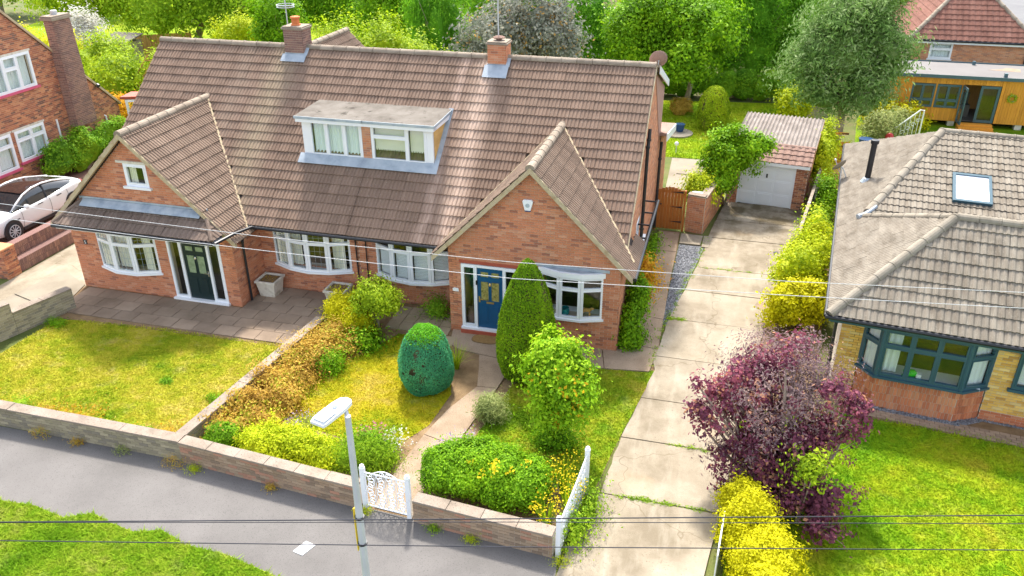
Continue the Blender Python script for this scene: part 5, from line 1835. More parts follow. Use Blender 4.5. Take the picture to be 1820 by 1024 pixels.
    for a0, a1, b0, b1 in ((0, 1.0, 0, .08), (0, 1.0, 1.2, 1.28), (0, .08, .08, 1.2), (.92, 1.0, .08, 1.2)):
        sk.prism([f(a0, b0, .04), f(a1, b0, .04), f(a1, b1, .04), f(a0, b1, .04)], N2 * .09)
    s_ = sk.build('rooflight', 'grey_blue', th)
    MB().prism([f(.08, .08, .05), f(.92, .08, .05), f(.92, 1.2, .05), f(.08, 1.2, .05)], N2 * .05).build('pane', 'skyglass', s_)
    # flue
    fl = MB().lathe((.68, 8.4, 2.7), [(.085, 0), (.085, 1.3), (.12, 1.31), (.12, 1.42), (.06, 1.43)], 14).build('flue', 'black', th)
    MB().lathe((.68, 8.4, 2.78), [(.2, 0), (.13, .12), (.09, .14)], 14).build('flue_collar', 'lead', fl)
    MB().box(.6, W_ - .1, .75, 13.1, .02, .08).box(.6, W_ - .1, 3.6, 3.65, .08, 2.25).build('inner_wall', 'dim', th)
    bb.finish()
    tb.finish()

def build_garage():
    th = thing('garage', 'small brick garage with white panelled door and corrugated roof', 'garage', (.37, 30.56, 0), R(-8.5))
    bb = Bank(th, 'brick', 'brickwork', 120)
    w = 2.8
    wall(bb, 'front_wall', (0, 0, 0), X, -Y, [(0, 0), (w, 0), (w, 1.78), (0, 1.78)], holes=[(.36, 2.38, 0, 1.68)], brick='brick_old')
    wall(bb, 'side_wall', (w, .004, 0), Y, X, [(0, 0), (3.8, 0), (3.8, 2.45), (.9, 2.15), (0, 1.78)], brick='brick_old')
    MB().box(0, .2, .22, 3.8, 0, 2.2).box(.2, w - .2, 3.6, 3.8, 0, 2.4).build('rear_wall', 'mortar', th)
    bb.finish()
    # up-and-over door with pressed panels
    d = MB().box(.4, 2.34, .04, .08, .03, 1.64).build('door', 'garage_white', th)
    for i in range(3):
        for j in range(3):
            x, z = .46 + i * .63, .09 + j * .52
            pm = MB()
            pm.box(x, x + .56, .03, .04, z, z + .46)
            pm.box(x + .05, x + .51, .02, .03, z + .05, z + .41)
            pm.build('door_panel', 'garage_white', d, bevel=.006)
    MB().box(1.34, 1.4, .01, .03, 1.15, 1.3).build('handle', 'black', d)
    MB().box(.34, .4, .0, .1, .0, 1.7).box(2.34, 2.4, .0, .1, .0, 1.7).box(.34, 2.4, .0, .1, 1.64, 1.7).build('door_frame', 'white', th)
    MB().box(-.05, w + .05, -.16, -.13, 1.68, 1.8).build('fascia', 'white', th)
    # tiled front slope
    tb = Bank(th, 'roof_tile', 'roof_tiling', 60)
    Vt = Vector((0, .8, .42)).normalized()
    m = MB()
    slab(m, (-.08, -.15, 1.78), X, Vt, [(0, 0), (w + .16, 0), (w + .16, .98), (0, .98)], .05)
    rf = m.build('front_roof', 'underlay', th)
    roof_plane(tb, rf, (-.08, -.15, 1.78), X, Vt, [(0, 0), (w + .16, 0), (w + .16, .98), (0, .98)], gauge=.25, width=.24, ribs=1, mat='tile_pink')
    tb.finish()
    ridge_run(rf, (-.08, .72, 2.25), (w + .08, .72, 2.25), 'tile_pink', .09, .45)
    # corrugated sheets, each about a metre wide
    x0 = -.1
    for k in range(3):
        vs, fs = [], []
        n = 48
        for i in range(n + 1):
            x = x0 + (w + .2) / 3 * i / n + k * (w + .2) / 3
            h = .03 * math.sin(2 * math.pi * x / .146) + .006 * (k % 2)
            for y, z in ((.62, 2.22), (3.95, 2.5)):
                vs.append((x, y, z + h))
        for i in range(n):
            fs.append((2 * i, 2 * i + 2, 2 * i + 3, 2 * i + 1))
        MB().add(vs, fs).build('corrugated_sheet', 'corr', th)
    MB().prism([(w + .08, -.15, 1.74), (w + .08, .7, 2.18), (w + .08, 3.95, 2.45), (w + .08, 3.95, 2.35), (w + .08, .7, 2.06), (w + .08, -.15, 1.64)], (.03, 0, 0)).build('bargeboard', 'wood_fence', th)

def build_left_brick_house():
    th = thing('brick_house', 'red brick house with tall chimney breast and pink window sills', 'house', (-27.0, 27.0, 0))
    bb = Bank(th, 'brick', 'brickwork', 0)
    XW = -27.0
    o = (XW, 20.0, 0)
    ap = 22.6
    z = lambda y: 6.62 - .93 * (y - 26.04)
    wall(bb, 'gable_wall', o, Y, X, [(0, 0), (11.1, 0), (11.1, z(31.1)), (ap - 20, z(ap)), (0, z(ap) - .93 * (ap - 20))],
         holes=[(3.0, 4.9, .9, 2.3), (6.9 - 1.8, 6.62, 1.06, 2.3), (4.7, 6.85, 3.75, 5.1)], brick='brick_old', mortar='mortar')
    # chimney breast stepping in to a stack
    cb = 0.42
    wall(bb, 'chimney_breast', (XW + cb, 28.0, 0), Y, X, [(.0, 1.7), (1.15, 1.7), (1.05, 4.5), (.98, 6.05), (.0, 6.05)], thick=.41, brick='brick_dark', mortar='mortar')
    wall(bb, 'chimney_flank', (XW + .01, 28.004, 0), X, -Y, [(0, 1.7), (cb - .01, 1.7), (cb - .01, 6.05), (0, 6.05)], thick=.2, brick='brick_dark', mortar='mortar')
    MB().box(XW - .12, XW + cb + .06, 27.94, 29.06, 6.05, 6.15).box(XW - .08, XW + cb + .02, 27.98, 29.02, 6.151, 6.22).build('chimney_cap', 'ridge', th)
    MB().lathe((XW + .15, 28.5, 6.22), [(.13, 0), (.13, .16), (.1, .17)], 12).build('chimney_pot', 'steel', th)
    MB().prism([(XW + .0, ap, z(ap) + .02), (XW + .0, 31.2, z(31.2) + .02), (XW + .0, 31.2, z(31.2) + .14), (XW + .0, ap, z(ap) + .14)], (.09, 0, 0)).build('verge', 'verge', th)
    m = MB()
    m.prism([(XW + .05, ap, z(ap) + .02), (XW + .05, 31.2, z(31.2) + .02), (XW + .05, 31.2, z(31.2) + .12), (XW + .05, ap, z(ap) + .12)], (-9, 0, 0))
    m.build('roof', 'tile_red', th)
    MB().box(XW - 9, XW - .3, 20, 20.2, 0, 5).box(XW - 9, XW - .3, 30.9, 31.1, 0, 1.7).build('outer_wall', 'mortar', th)
    for y0, y1, z0, z1, cols, tr in ((23.0, 24.9, .9, 2.3, (1, 1), .95), (25.1, 26.62, 1.06, 2.3, (1, .9), .85), (24.7, 26.85, 3.75, 5.1, (1, 1, 1), (None, .85, None))):
        W = Win(.07, .08, .035)
        W.facet((XW + .0, y0, 0), Y, X, y1 - y0, z0, z1, cols, tr)
        w = W.finish(th)
        MB().fbox((XW, y0, 0), Y, X, -.08, y1 - y0 + .08, z0 - .09, z0 - .002, -.03, .1).build('sill', 'pinksill', w)
        MB().fbox((XW, y0, 0), Y, X, -.08, y1 - y0 + .08, z1 + .002, z1 + .08, -.03, .03).build('lintel', 'stonewhite', w)
        cu = MB()
        curtain(cu, (XW - .02, y0, 0), Y, X, .1, y1 - y0 - .1, z0 + .08, z1 - .06, -.12, .02, 7)
        cu.build('curtain', 'curtain', w)
    # white framed side porch at the far corner
    W = Win(.08, .08, .03)
    W.facet((-26.6, 31.12, 0), Vector((.92, .39, 0)), Vector((.39, -.92, 0)), .95, .2, 2.1, (1, 1))
    w = W.finish(th, name='porch_window')
    MB().prism([(-26.75, 31.0, 2.12), (-25.65, 31.45, 2.12), (-25.75, 32.3, 2.12), (-26.9, 32.0, 2.12)], (0, 0, .12)).build('porch_roof', 'redpaint', th)
    MB().box(XW + .01, XW + .06, 27.3, 27.36, .3, 2.2).tube([(XW + .06, 30.1, .5), (XW + .06, 30.1, 1.6), (XW + .0, 30.1, 1.62)], .04, 8).build('waste_pipe', 'white', th)
    MB().lathe((XW + .1, 29.95, 3.0), [(.03, 0), (.1, .05), (.05, .14)], 10, (1, 0, 0)).build('wall_lamp', 'black', th)
    bb.finish()

def build_studio():
    th = thing('garden_studio', 'flat roofed garden studio clad in orange timber with open glazed door', 'garden studio', (8, 43.6, 0))
    y, z0, z1 = 43.6, .28, 2.38
    x0, x1 = 6.6, 15.2
    host = MB().box(x0, 8.6, y + .05, y + .1, z0, z1).box(8.6, 10.85, y + .05, y + .1, z0, .9).box(8.6, 10.85, y + .05, y + .1, 2.06, z1).box(10.85, 12.55, y + .05, y + .1, 2.08, z1).box(12.55, x1, y + .05, y + .1, z0, z1).box(x0, x0 + .1, y + .1, 46.4, z0, z1).box(x0, x1, 46.3, 46.4, z0, z1).box(x1 - .1, x1, y + .1, 46.4, z0, z1).box(x0, x1, y + .1, 46.3, z0, z0 + .05).build('wall', 'dim', th)
    me = {}
    def board(x, za, zb):
        k = round(zb - za, 3)
        if k not in me:
            og = ORG[host]
            b = MB().box(og.x, og.x + .118, og.y, og.y + .03, og.z, og.z + k)
            o = b.build('board', 'wood_orange', host)
            me[k] = o.data
        else:
            o = link('board', me[k], host)
        o.location = Vector((x, y + random.uniform(-.004, .004), za)) - ORG[host]
    k = 0
    x = x0
    while x < x1 - .05:
        xm = x + .06
        if 8.6 < xm < 10.85:
            board(x, z0, .9)
            board(x, 2.06, z1)
        elif 10.85 < xm < 12.55:
            board(x, 2.08, z1)
        else:
            board(x, z0, z1)
        x += .125
    for xx in (8.55, 9.68, 10.83, 12.58):
        MB().box(xx, xx + .07, y - .03, y, z0, z1).build('trim', 'wood_orange', th)
    for xa in (8.62, 9.76):
        W = Win(.06, .08, .03)
        W.facet((xa, y, 0), X, -Y, 1.05, .92, 2.04, (1, 1.05), .36)
        W.finish(th, 'studio_frame')
    W = Win(.07, .08, .04)
    W.facet((11.68, y, 0), X, -Y, .86, .3, 2.06)
    W.finish(th, 'studio_frame', name='glazed_door')
    W = Win(.07, .05, .03)
    W.facet((10.9, y, 0), Vector((.05, -1, 0)).normalized(), Vector((-1, -.05, 0)).normalized(), .78, .3, 2.06)
    W.finish(th, 'studio_frame', name='glazed_door')
    MB().box(x0 - .12, x1 + .15, y - .12, 46.6, z1, z1 + .12).build('flat_roof', 'flatroof', th)
    MB().box(x0 - .14, x1 + .17, y - .15, y - .125, z1 - .02, z1 + .14).box(x0 - .14, x1 + .17, 46.6, 46.63, z1, z1 + .18).build('roof_trim', 'studio_frame', th)
    MB().prism([(12.2, 45.2, z1 + .122), (13.6, 45.0, z1 + .122), (13.75, 45.7, z1 + .122), (13.2, 45.9, z1 + .122), (12.9, 45.55, z1 + .122)], (0, 0, .004)).build('rust_stain', 'block', th)
    for xx, yy in ((12.55, 43.62), (11.7, 46.2)):
        MB().box(xx, xx + .14, yy, yy + .14, z1 + .12, z1 + .3).build('roof_vent', 'studio_frame', th)
    for i in range(3):
        MB().box(10.95, 12.5, y - .35 - .28 * i, y - .07 - .28 * i, 0, .27 - .09 * i).build('step', 'wood_orange', th)
    for xx in (7.2, 9.0, 10.6, 13.6):
        MB().box(xx, xx + .3, y + .1, y + .4, 0, z0).build('foundation_block', 'stonewhite', th)
    # furniture glimpsed inside
    MB().box(11.0, 11.6, 44.4, 45.0, .33, .9).box(11.0, 11.6, 44.9, 45.05, .9, 1.4).build('armchair', 'dim', th)
    MB().box(7.0, 15.0, 46.1, 46.15, .33, 2.3).build('inner_wall', 'wood_fence', th)
    t = thing('wall_wreath', 'small green wreath hanging on the orange studio wall', 'wreath', (13.1, 43.5, 1.5))
    pts = [(13.1 + .16 * math.cos(a), 43.53, 1.55 + .16 * math.sin(a)) for a in np.linspace(0, 2 * math.pi, 17)]
    MB().tube(pts, .02, 5).build('ring', 'twig', t)
    P = np.array(pts).repeat(14, 0) + RNG.normal(0, .035, (17 * 14, 3))
    link('leaves', leaf_mesh('leaves', P - np.array(ORG[t]), np.tile([0, -1.0, .2], (len(P), 1)), .07, MT['lf_lime'], .5), t)

def build_far_house(name, label, o, w, d, eave, rise, mat_w, mat_t, wins, run=None, rot=0.0, tiles=True, brick='brick_orange'):
    th = thing(name, label, 'house', o, rot)
    bb = Bank(th, 'brick', 'brickwork', 0)
    holes = [(a, b, c, e) for a, b, c, e in wins]
    wall(bb, 'front_wall', (.3, .3, 0), X, -Y, [(0, 0), (w - .6, 0), (w - .6, eave), (0, eave)], holes=[(a - .3, b - .3, c, e) for a, b, c, e in wins], brick=brick, lay=tiles, mortar=mat_w)
    MB().box(.3, .5, .52, d - .3, 0, eave).box(w - .5, w - .3, .52, d - .3, 0, eave).box(.5, w - .5, d - .5, d - .3, 0, eave).build('outer_wall', mat_w, th)
    run = run if run else d / 2
    s = rise / run
    m = MB()
    c = math.hypot(1, s)
    Vf = Vector((0, 1, s)).normalized()
    fp = [(0, 0), (w, 0), (w - run, run * c), (run, run * c)]
    slab(m, (0, 0, eave), X, Vf, fp, .06)
    Vl, Vr = Vector((1, 0, s)).normalized(), Vector((-1, 0, s)).normalized()
    lp = [(0, 0), (d, 0), (d - run, run * c), (run, run * c)]
    slab(m, (0, d, eave), -Y, Vl, lp, .06)
    slab(m, (w, 0, eave), Y, Vr, lp, .06)
    slab(m, (w, d, eave), -X, Vector((0, -1, s)).normalized(), fp, .06)
    rf = m.build('roof', mat_t, th)
    tb = Bank(th, 'roof_tile', 'roof_tiling', 0)
    roof_plane(tb, rf, (0, 0, eave), X, Vf, fp, gauge=.34, width=.3, ribs=1, mat=mat_t)
    roof_plane(tb, rf, (0, d, eave), -Y, Vl, lp, gauge=.34, width=.3, ribs=1, mat=mat_t)
    tb.finish()
    bb.finish()
    for a, b in (((0, 0), (run, run)), ((w, 0), (w - run, run))):
        ridge_run(rf, (a[0], a[1], eave + .05), (b[0], b[1], eave + rise + .05), 'ridge', .12, .5, 'hip_tile')
    ridge_run(rf, (run, run, eave + rise + .05), (w - run, run, eave + rise + .05), 'ridge', .12, .5)
    for a, b, c_, e in wins:
        W = Win(.07, .08, .035)
        W.facet((a, .32, 0), X, -Y, b - a, c_, e, (1,), (e - c_) * .6)
        wi = W.finish(th)
        cu = MB()
        curtain(cu, (a, .32, 0), X, -Y, .08, b - a - .08, c_ + .05, e - .05, -.1, .02, 7)
        cu.build('curtain', 'curtain', wi)
        MB().fbox((a, .3, 0), X, -Y, -.06, b - a + .06, c_ - .06, c_ - .002, -.03, .08).build('sill', 'white', wi)
    gutter(th, [(0, -.03, eave - .04), (w, -.03, eave - .04)], .06)
    MB().box(.02, w - .02, .02, .05, eave - .2, eave - .05).build('fascia', 'white', th)
    downpipe(th, [(w - .4, .22, eave - .1), (w - .4, .24, 1), (w - .4, .24, 0)], .04)
    return th

build_bungalow()
build_garage()
build_left_brick_house()
build_studio()
build_far_house('brick_house', 'orange brick house with hipped red brown roof behind the timber studio', (9.2, 50.0, 0), 6.4, 9.0, 3.0, 2.9, 'mortar', 'tile_red', [(1.2, 2.35, 1.95, 2.82)], run=3.1)
build_far_house('rendered_house', 'pale rendered house with brown hipped roof glimpsed between the far trees', (-12.0, 66.0, -1.5), 7.5, 8.0, 3.1, 2.4, 'stonewhite', 'tile', [(2.2, 3.4, 1.2, 2.6), (4.6, 5.6, 1.2, 2.6)], tiles=False)
build_far_house('brick_house', 'small brick house edge showing above the tall conifer hedge', (1.5, 78.0, 0), 9.0, 8.0, 2.4, 2.4, 'mortar', 'tile_red', [(5.4, 6.4, 1.0, 2.0)], tiles=False)

# ------------------------------------------------------------ garden walls, gates and fences
def garden_wall(label, p0, p1, h, t=.22, brick='brick_wall', mortar='mortar_pale', cop='coping', cop_t=.05, limit=300, side=-1, stone=.75, L=.215, H=.065, name='garden_wall', over=.03):
    p0, p1 = Vector((*p0, 0)), Vector((*p1, 0))
    u = p1 - p0
    ln = u.length
    u.normalize()
    n = Vector((u.y, -u.x, 0))
    th = thing(name, label, 'wall', tuple(p0))
    bb = Bank(th, 'brick', 'brickwork', limit)
    wall(bb, 'wall_body', p0, u, n, [(0, 0), (ln, 0), (ln, h), (0, h)], thick=t, brick=brick, mortar=mortar, L=L, H=H)
    bb.finish()
    if cop:
        k = max(1, round(ln / stone))
        for i in range(k):
            a, b = ln * i / k + .004, ln * (i + 1) / k - .004
            MB().fbox(p0, u, n, a, b, h + .002, h + cop_t + random.uniform(-.006, .006), -t - over, over).build('coping_stone', cop, th, bevel=.008)
    return th

def spiral(c, u, r, turns, start, sgn=1, k=18, z=Vector((0, 0, 1))):
    pts = []
    for i in range(k + 1):
        t = i / k
        a = start + sgn * turns * 2 * math.pi * t
        rr = r * (1 - .8 * t)
        pts.append(c + u * (math.cos(a) * rr) + z * (math.sin(a) * rr))
    return pts

def iron_gate(name, label, p0, p1, h, h1=None, posts=True, arch=.12, bays=5, group=None):
    """white wrought-iron gate leaf with scrolls; h1: height at the far end"""
    p0, p1 = Vector((*p0, 0)), Vector((*p1, 0))
    th = thing(name, label, 'gate', tuple(p0), None, group)
    u = p1 - p0
    L = u.length
    u.normalize()
    h1 = h1 or h
    P = lambda a, z: p0 + u * a + Vector((0, 0, z))
    top = lambda a: h + (h1 - h) * (a / L) ** 1.5
    if posts:
        for a in (-.05, L + .05):
            q = P(a, 0)
            MB().box(q.x - .045, q.x + .045, q.y - .045, q.y + .045, 0, top(max(0, min(L, a))) + .1).lathe(P(a, top(max(0, min(L, a))) + .1), [(.06, 0), (.06, .02), (.035, .04), (.045, .07), (.01, .1)], 10).build('post', 'white', th)
    f = MB()
    r = .016
    f.tube([P(0, .08), P(L, .08)], r, 6).tube([P(0, .08), P(0, top(0))], r, 6).tube([P(L, .08), P(L, top(L))], r, 6)
    f.tube([P(L * i / 8, top(L * i / 8)) for i in range(9)], r, 6)
    if arch:
        f.tube([P(L * (.18 + .64 * i / 10), top(L * .5) + arch * math.sin(math.pi * i / 10)) for i in range(11)], r * .8, 6)
        f.tube(spiral(P(L * .42, top(L * .5) + .03), u, .06, 1.2, 0), r * .6, 5)
        f.tube(spiral(P(L * .58, top(L * .5) + .03), u, .06, 1.2, math.pi, -1), r * .6, 5)
    fr = f.build('frame', 'white', th)
    for i in range(1, bays):
        a = L * i / bays
        for d in (-.018, .018):
            MB().tube([P(a + d, .08), P(a + d, top(a + d))], .008, 5).build('bar', 'white', th)
    for i in range(bays):
        a = L * (i + .5) / bays
        hh = top(a) - .08
        w = L / bays * .5
        n = 4
        for k in range(n):
            z = .08 + hh * (k + .5) / n
            sg = 1 if k % 2 else -1
            s = MB().tube(spiral(P(a - w * .25 * sg, z + hh / n * .22), u, w * .8, 1.3, -math.pi / 2, sg), .012, 5)
            s.tube(spiral(P(a + w * .25 * sg, z - hh / n * .22), u, w * .8, 1.3, math.pi / 2, sg), .012, 5)
            s.build('scroll', 'white', th)
    return th

def board_gate(name, label, x0, x1, y, h, arc, mat, nb=8):
    th = thing(name, label, 'gate', ((x0 + x1) / 2, y, 0))
    w = (x1 - x0) / nb
    for i in range(nb):
        xm = (i + .5) / nb
        top = h + arc * math.sin(math.pi * xm)
        MB().box(x0 + w * i + .003, x0 + w * (i + 1) - .003, y, y + .025, .06, top).build('board', mat, th, bevel=.004)
    for z in (.3, .85, 1.4):
        MB().box(x0 + .02, x1 - .02, y + .026, y + .07, z, z + .09).build('rail', mat, th)
        MB().prism([(x1 - .02, y - .008, z + .02), (x1 - .02, y - .008, z + .08), (x1 - .42, y - .008, z + .055), (x1 - .42, y - .008, z + .045)], (0, .006, 0)).build('hinge_strap', 'black', th)
    for x in (x0 - .09, x1 + .01):
        MB().box(x, x + .08, y - .02, y + .07, 0, h + .02).build('post', mat, th)
    MB().lathe((x0 + .12, y - .02, .98), [(.03, 0), (.03, .02)], 8, (0, -1, 0)).build('latch', 'black', th)
    return th

def panel_fence(label, p0, p1, h, mat, bw=.12, rail='white', post='stonewhite', seg=1.8):
    p0, p1 = Vector((*p0, 0)), Vector((*p1, 0))
    u = p1 - p0
    L = u.length
    u.normalize()
    n = Vector((u.y, -u.x, 0))
    th = thing('panel_fence', label, 'fence', tuple(p0))
    k = max(1, round(L / seg))
    for i in range(k + 1):
        MB().fbox(p0, u, n, L * i / k - .05, L * i / k + .05, 0, h + .05, -.05, .05).build('post', post, th)
    m = int(L / bw)
    me = None
    for i in range(m):
        a = L * i / m
        o = MB().fbox(p0, u, n, a + .003, a + L / m - .003, .04, h - .02 + random.uniform(-.008, .008), -.012, .012).build('board', mat, th)
    if rail:
        MB().fbox(p0, u, n, 0, L, h - .02, h + .04, -.05, .05).build('top_rail', rail, th)
    return th

def build_boundaries():
    garden_wall('long weathered brick wall before the dry front lawn', (-21.2, 11.82), (-10.62, 11.74), .5, brick='brick_grey', stone=1.6)
    garden_wall('low brown brick wall below the golden shrub, left of the iron gate', (-10.6, 11.70), (-6.28, 11.36), .52)
    garden_wall('low brown brick wall below the clipped hedge, right of the iron gate', (-5.06, 11.28), (-2.2, 11.05), .52)
    garden_wall('low pale dividing wall between the two front gardens', (-10.78, 11.98), (-10.16, 17.7), .36, brick='brick_grey', limit=60, stone=1.1)
    t = garden_wall('weathered boundary wall beside the left drive, its lower end', (-18.36, 15.35), (-17.84, 16.98), .66, brick='brick_grey', limit=150, cop_t=.03)
    garden_wall('weathered boundary wall beside the left drive, its higher end at the picture edge', (-19.3, 12.3), (-18.362, 15.34), .95, brick='brick_grey', limit=150, cop_t=.04)
    garden_wall('dark soldier brick retaining wall beside the white car, lower tier', (-21.3, 18.55), (-21.3, 21.3), .42, t=.3, brick='brick_dark', mortar='brick_dark', L=.068, H=.2, cop=None, limit=120)
    garden_wall('dark soldier brick retaining wall beside the white car, upper tier', (-21.62, 18.55), (-21.62, 21.5), .82, t=.3, brick='brick_dark', mortar='brick_dark', L=.068, H=.2, cop=None, limit=120)
    th = thing('brick_pier', 'stout brick pier at the end of the dark retaining wall', 'pier', (-21.5, 18.3, 0))
    bb = Bank(th, 'brick', 'brickwork', 60)
    a = (-21.75, 18.05)
    wall(bb, 'pier_body', (a[0], a[1], 0), X, -Y, [(0, 0), (.5, 0), (.5, .95), (0, .95)], thick=.5, brick='brick_old')
    wall(bb, 'pier_side', (a[0] + .503, a[1], 0), Y, X, [(0, 0), (.5, 0), (.5, .95), (0, .95)], thick=.02, brick='brick_old')
    bb.finish()
    MB().box(a[0] - .02, a[0] + .52, a[1] - .02, a[1] + .52, .952, 1.02).build('cap', 'brick_old', th, bevel=.02)
    garden_wall('red brick wall with concrete coping beside the timber gate', (-.97, 27.26), (-.36, 27.12), 1.36, brick='brick_orange', limit=120, cop='coping')
    garden_wall('red brick wall running back along the drive to the garage', (-.34, 27.13), (.26, 30.4), 1.32, brick='brick_orange', limit=200, cop='coping', stone=1.1)
    board_gate('timber_gate', 'arched brown timber gate beside the house wall', -1.98, -1.1, 27.2, 1.5, .12, 'wood')
    iron_gate('iron_gate', 'white wrought iron garden gate with scrolls', (-6.1, 11.42), (-5.22, 11.36), .92, bays=4)
    iron_gate('iron_gate', 'white wrought iron drive gate standing open beside the yellow flowers', (-2.1, 11.18), (-1.9, 12.8), .8, 1.12, arch=0, bays=9)
    iron_gate('iron_gate', 'white wrought iron drive gate half buried in the golden hedge', (.76, 11.2), (.84, 12.3), .7, .75, posts=False, arch=0, bays=9)
    panel_fence('low grey fence with pale top rail between drive and bungalow', (2.5, 24.3), (3.75, 32.0), 1.1, 'wood_grey', rail='coping')
    # timber deck and gate beside the bungalow
    th = thing('timber_deck', 'narrow timber deck of brown boards beside the bungalow', 'deck', (4.4, 33.5, 0))
    for i in range(26):
        MB().box(4.05 + i * .02, 4.65 + i * .02, 31.6 + i * .145, 31.735 + i * .145, .25, .28).build('board', 'wood_fence', th)
    MB().box(4.1, 4.16, 31.65, 35.3, 0, .249).box(4.9, 4.96, 31.65, 35.3, 0, .249).build('joist', 'wood_fence', th)
    board_gate('timber_gate', 'small orange timber gate at the end of the deck', 4.5, 5.1, 35.9, 1.1, 0, 'wood_orange', 5)
    # fences at the bottom of the left garden
    panel_fence('orange timber fence panel at the far left garden end', (-38.2, 46.6), (-35.2, 48.6), 1.7, 'wood_fence', rail=None, post='wood_fence', bw=.15)
    panel_fence('silvery grey fence panel beside the brown shed', (-39.6, 44.2), (-38.4, 45.2), 1.7, 'wood_grey', rail=None, post='wood_grey', bw=.15)
    panel_fence('dark fence behind the back lawn below the far trees', (-13, 51.5), (-2.5, 51.0), 1.6, 'bark', rail=None, post='wood_grey', bw=.25)
    th = thing('garden_shed', 'small dark brown shed half hidden by shrubs', 'shed', (-37.2, 43.6, 0))
    for i in range(9):
        MB().box(-38.2 + .2 * i, -38.005 + .2 * i, 43.5, 43.53, 0, 1.8).build('board', 'bark', th)
    MB().box(-38.2, -36.4, 43.53, 45.2, 0, 1.8).build('wall', 'bark', th)
    MB().prism([(-38.35, 43.35, 1.8), (-36.25, 43.35, 1.8), (-36.25, 45.3, 2.1), (-38.35, 45.3, 2.1)], (0, 0, .06)).build('roof', 'felt', th)
    th = thing('step_ladder', 'wooden step ladder standing in the left back garden', 'ladder', (-30.5, 36.5, 0))
    for s in (0, .45):
        MB().tube([(-31.3 + s, 35.8, 0), (-29.9 + s, 37.4, 2.7)], .035, 6).build('rail', 'wood_fence', th)
    for k in range(7):
        t = .12 + k * .13
        MB().tube([(-31.3 + 1.4 * t, 35.8 + 1.6 * t, 2.7 * t), (-30.85 + 1.4 * t, 35.8 + 1.6 * t, 2.7 * t)], .025, 6).build('rung', 'wood_fence', th)

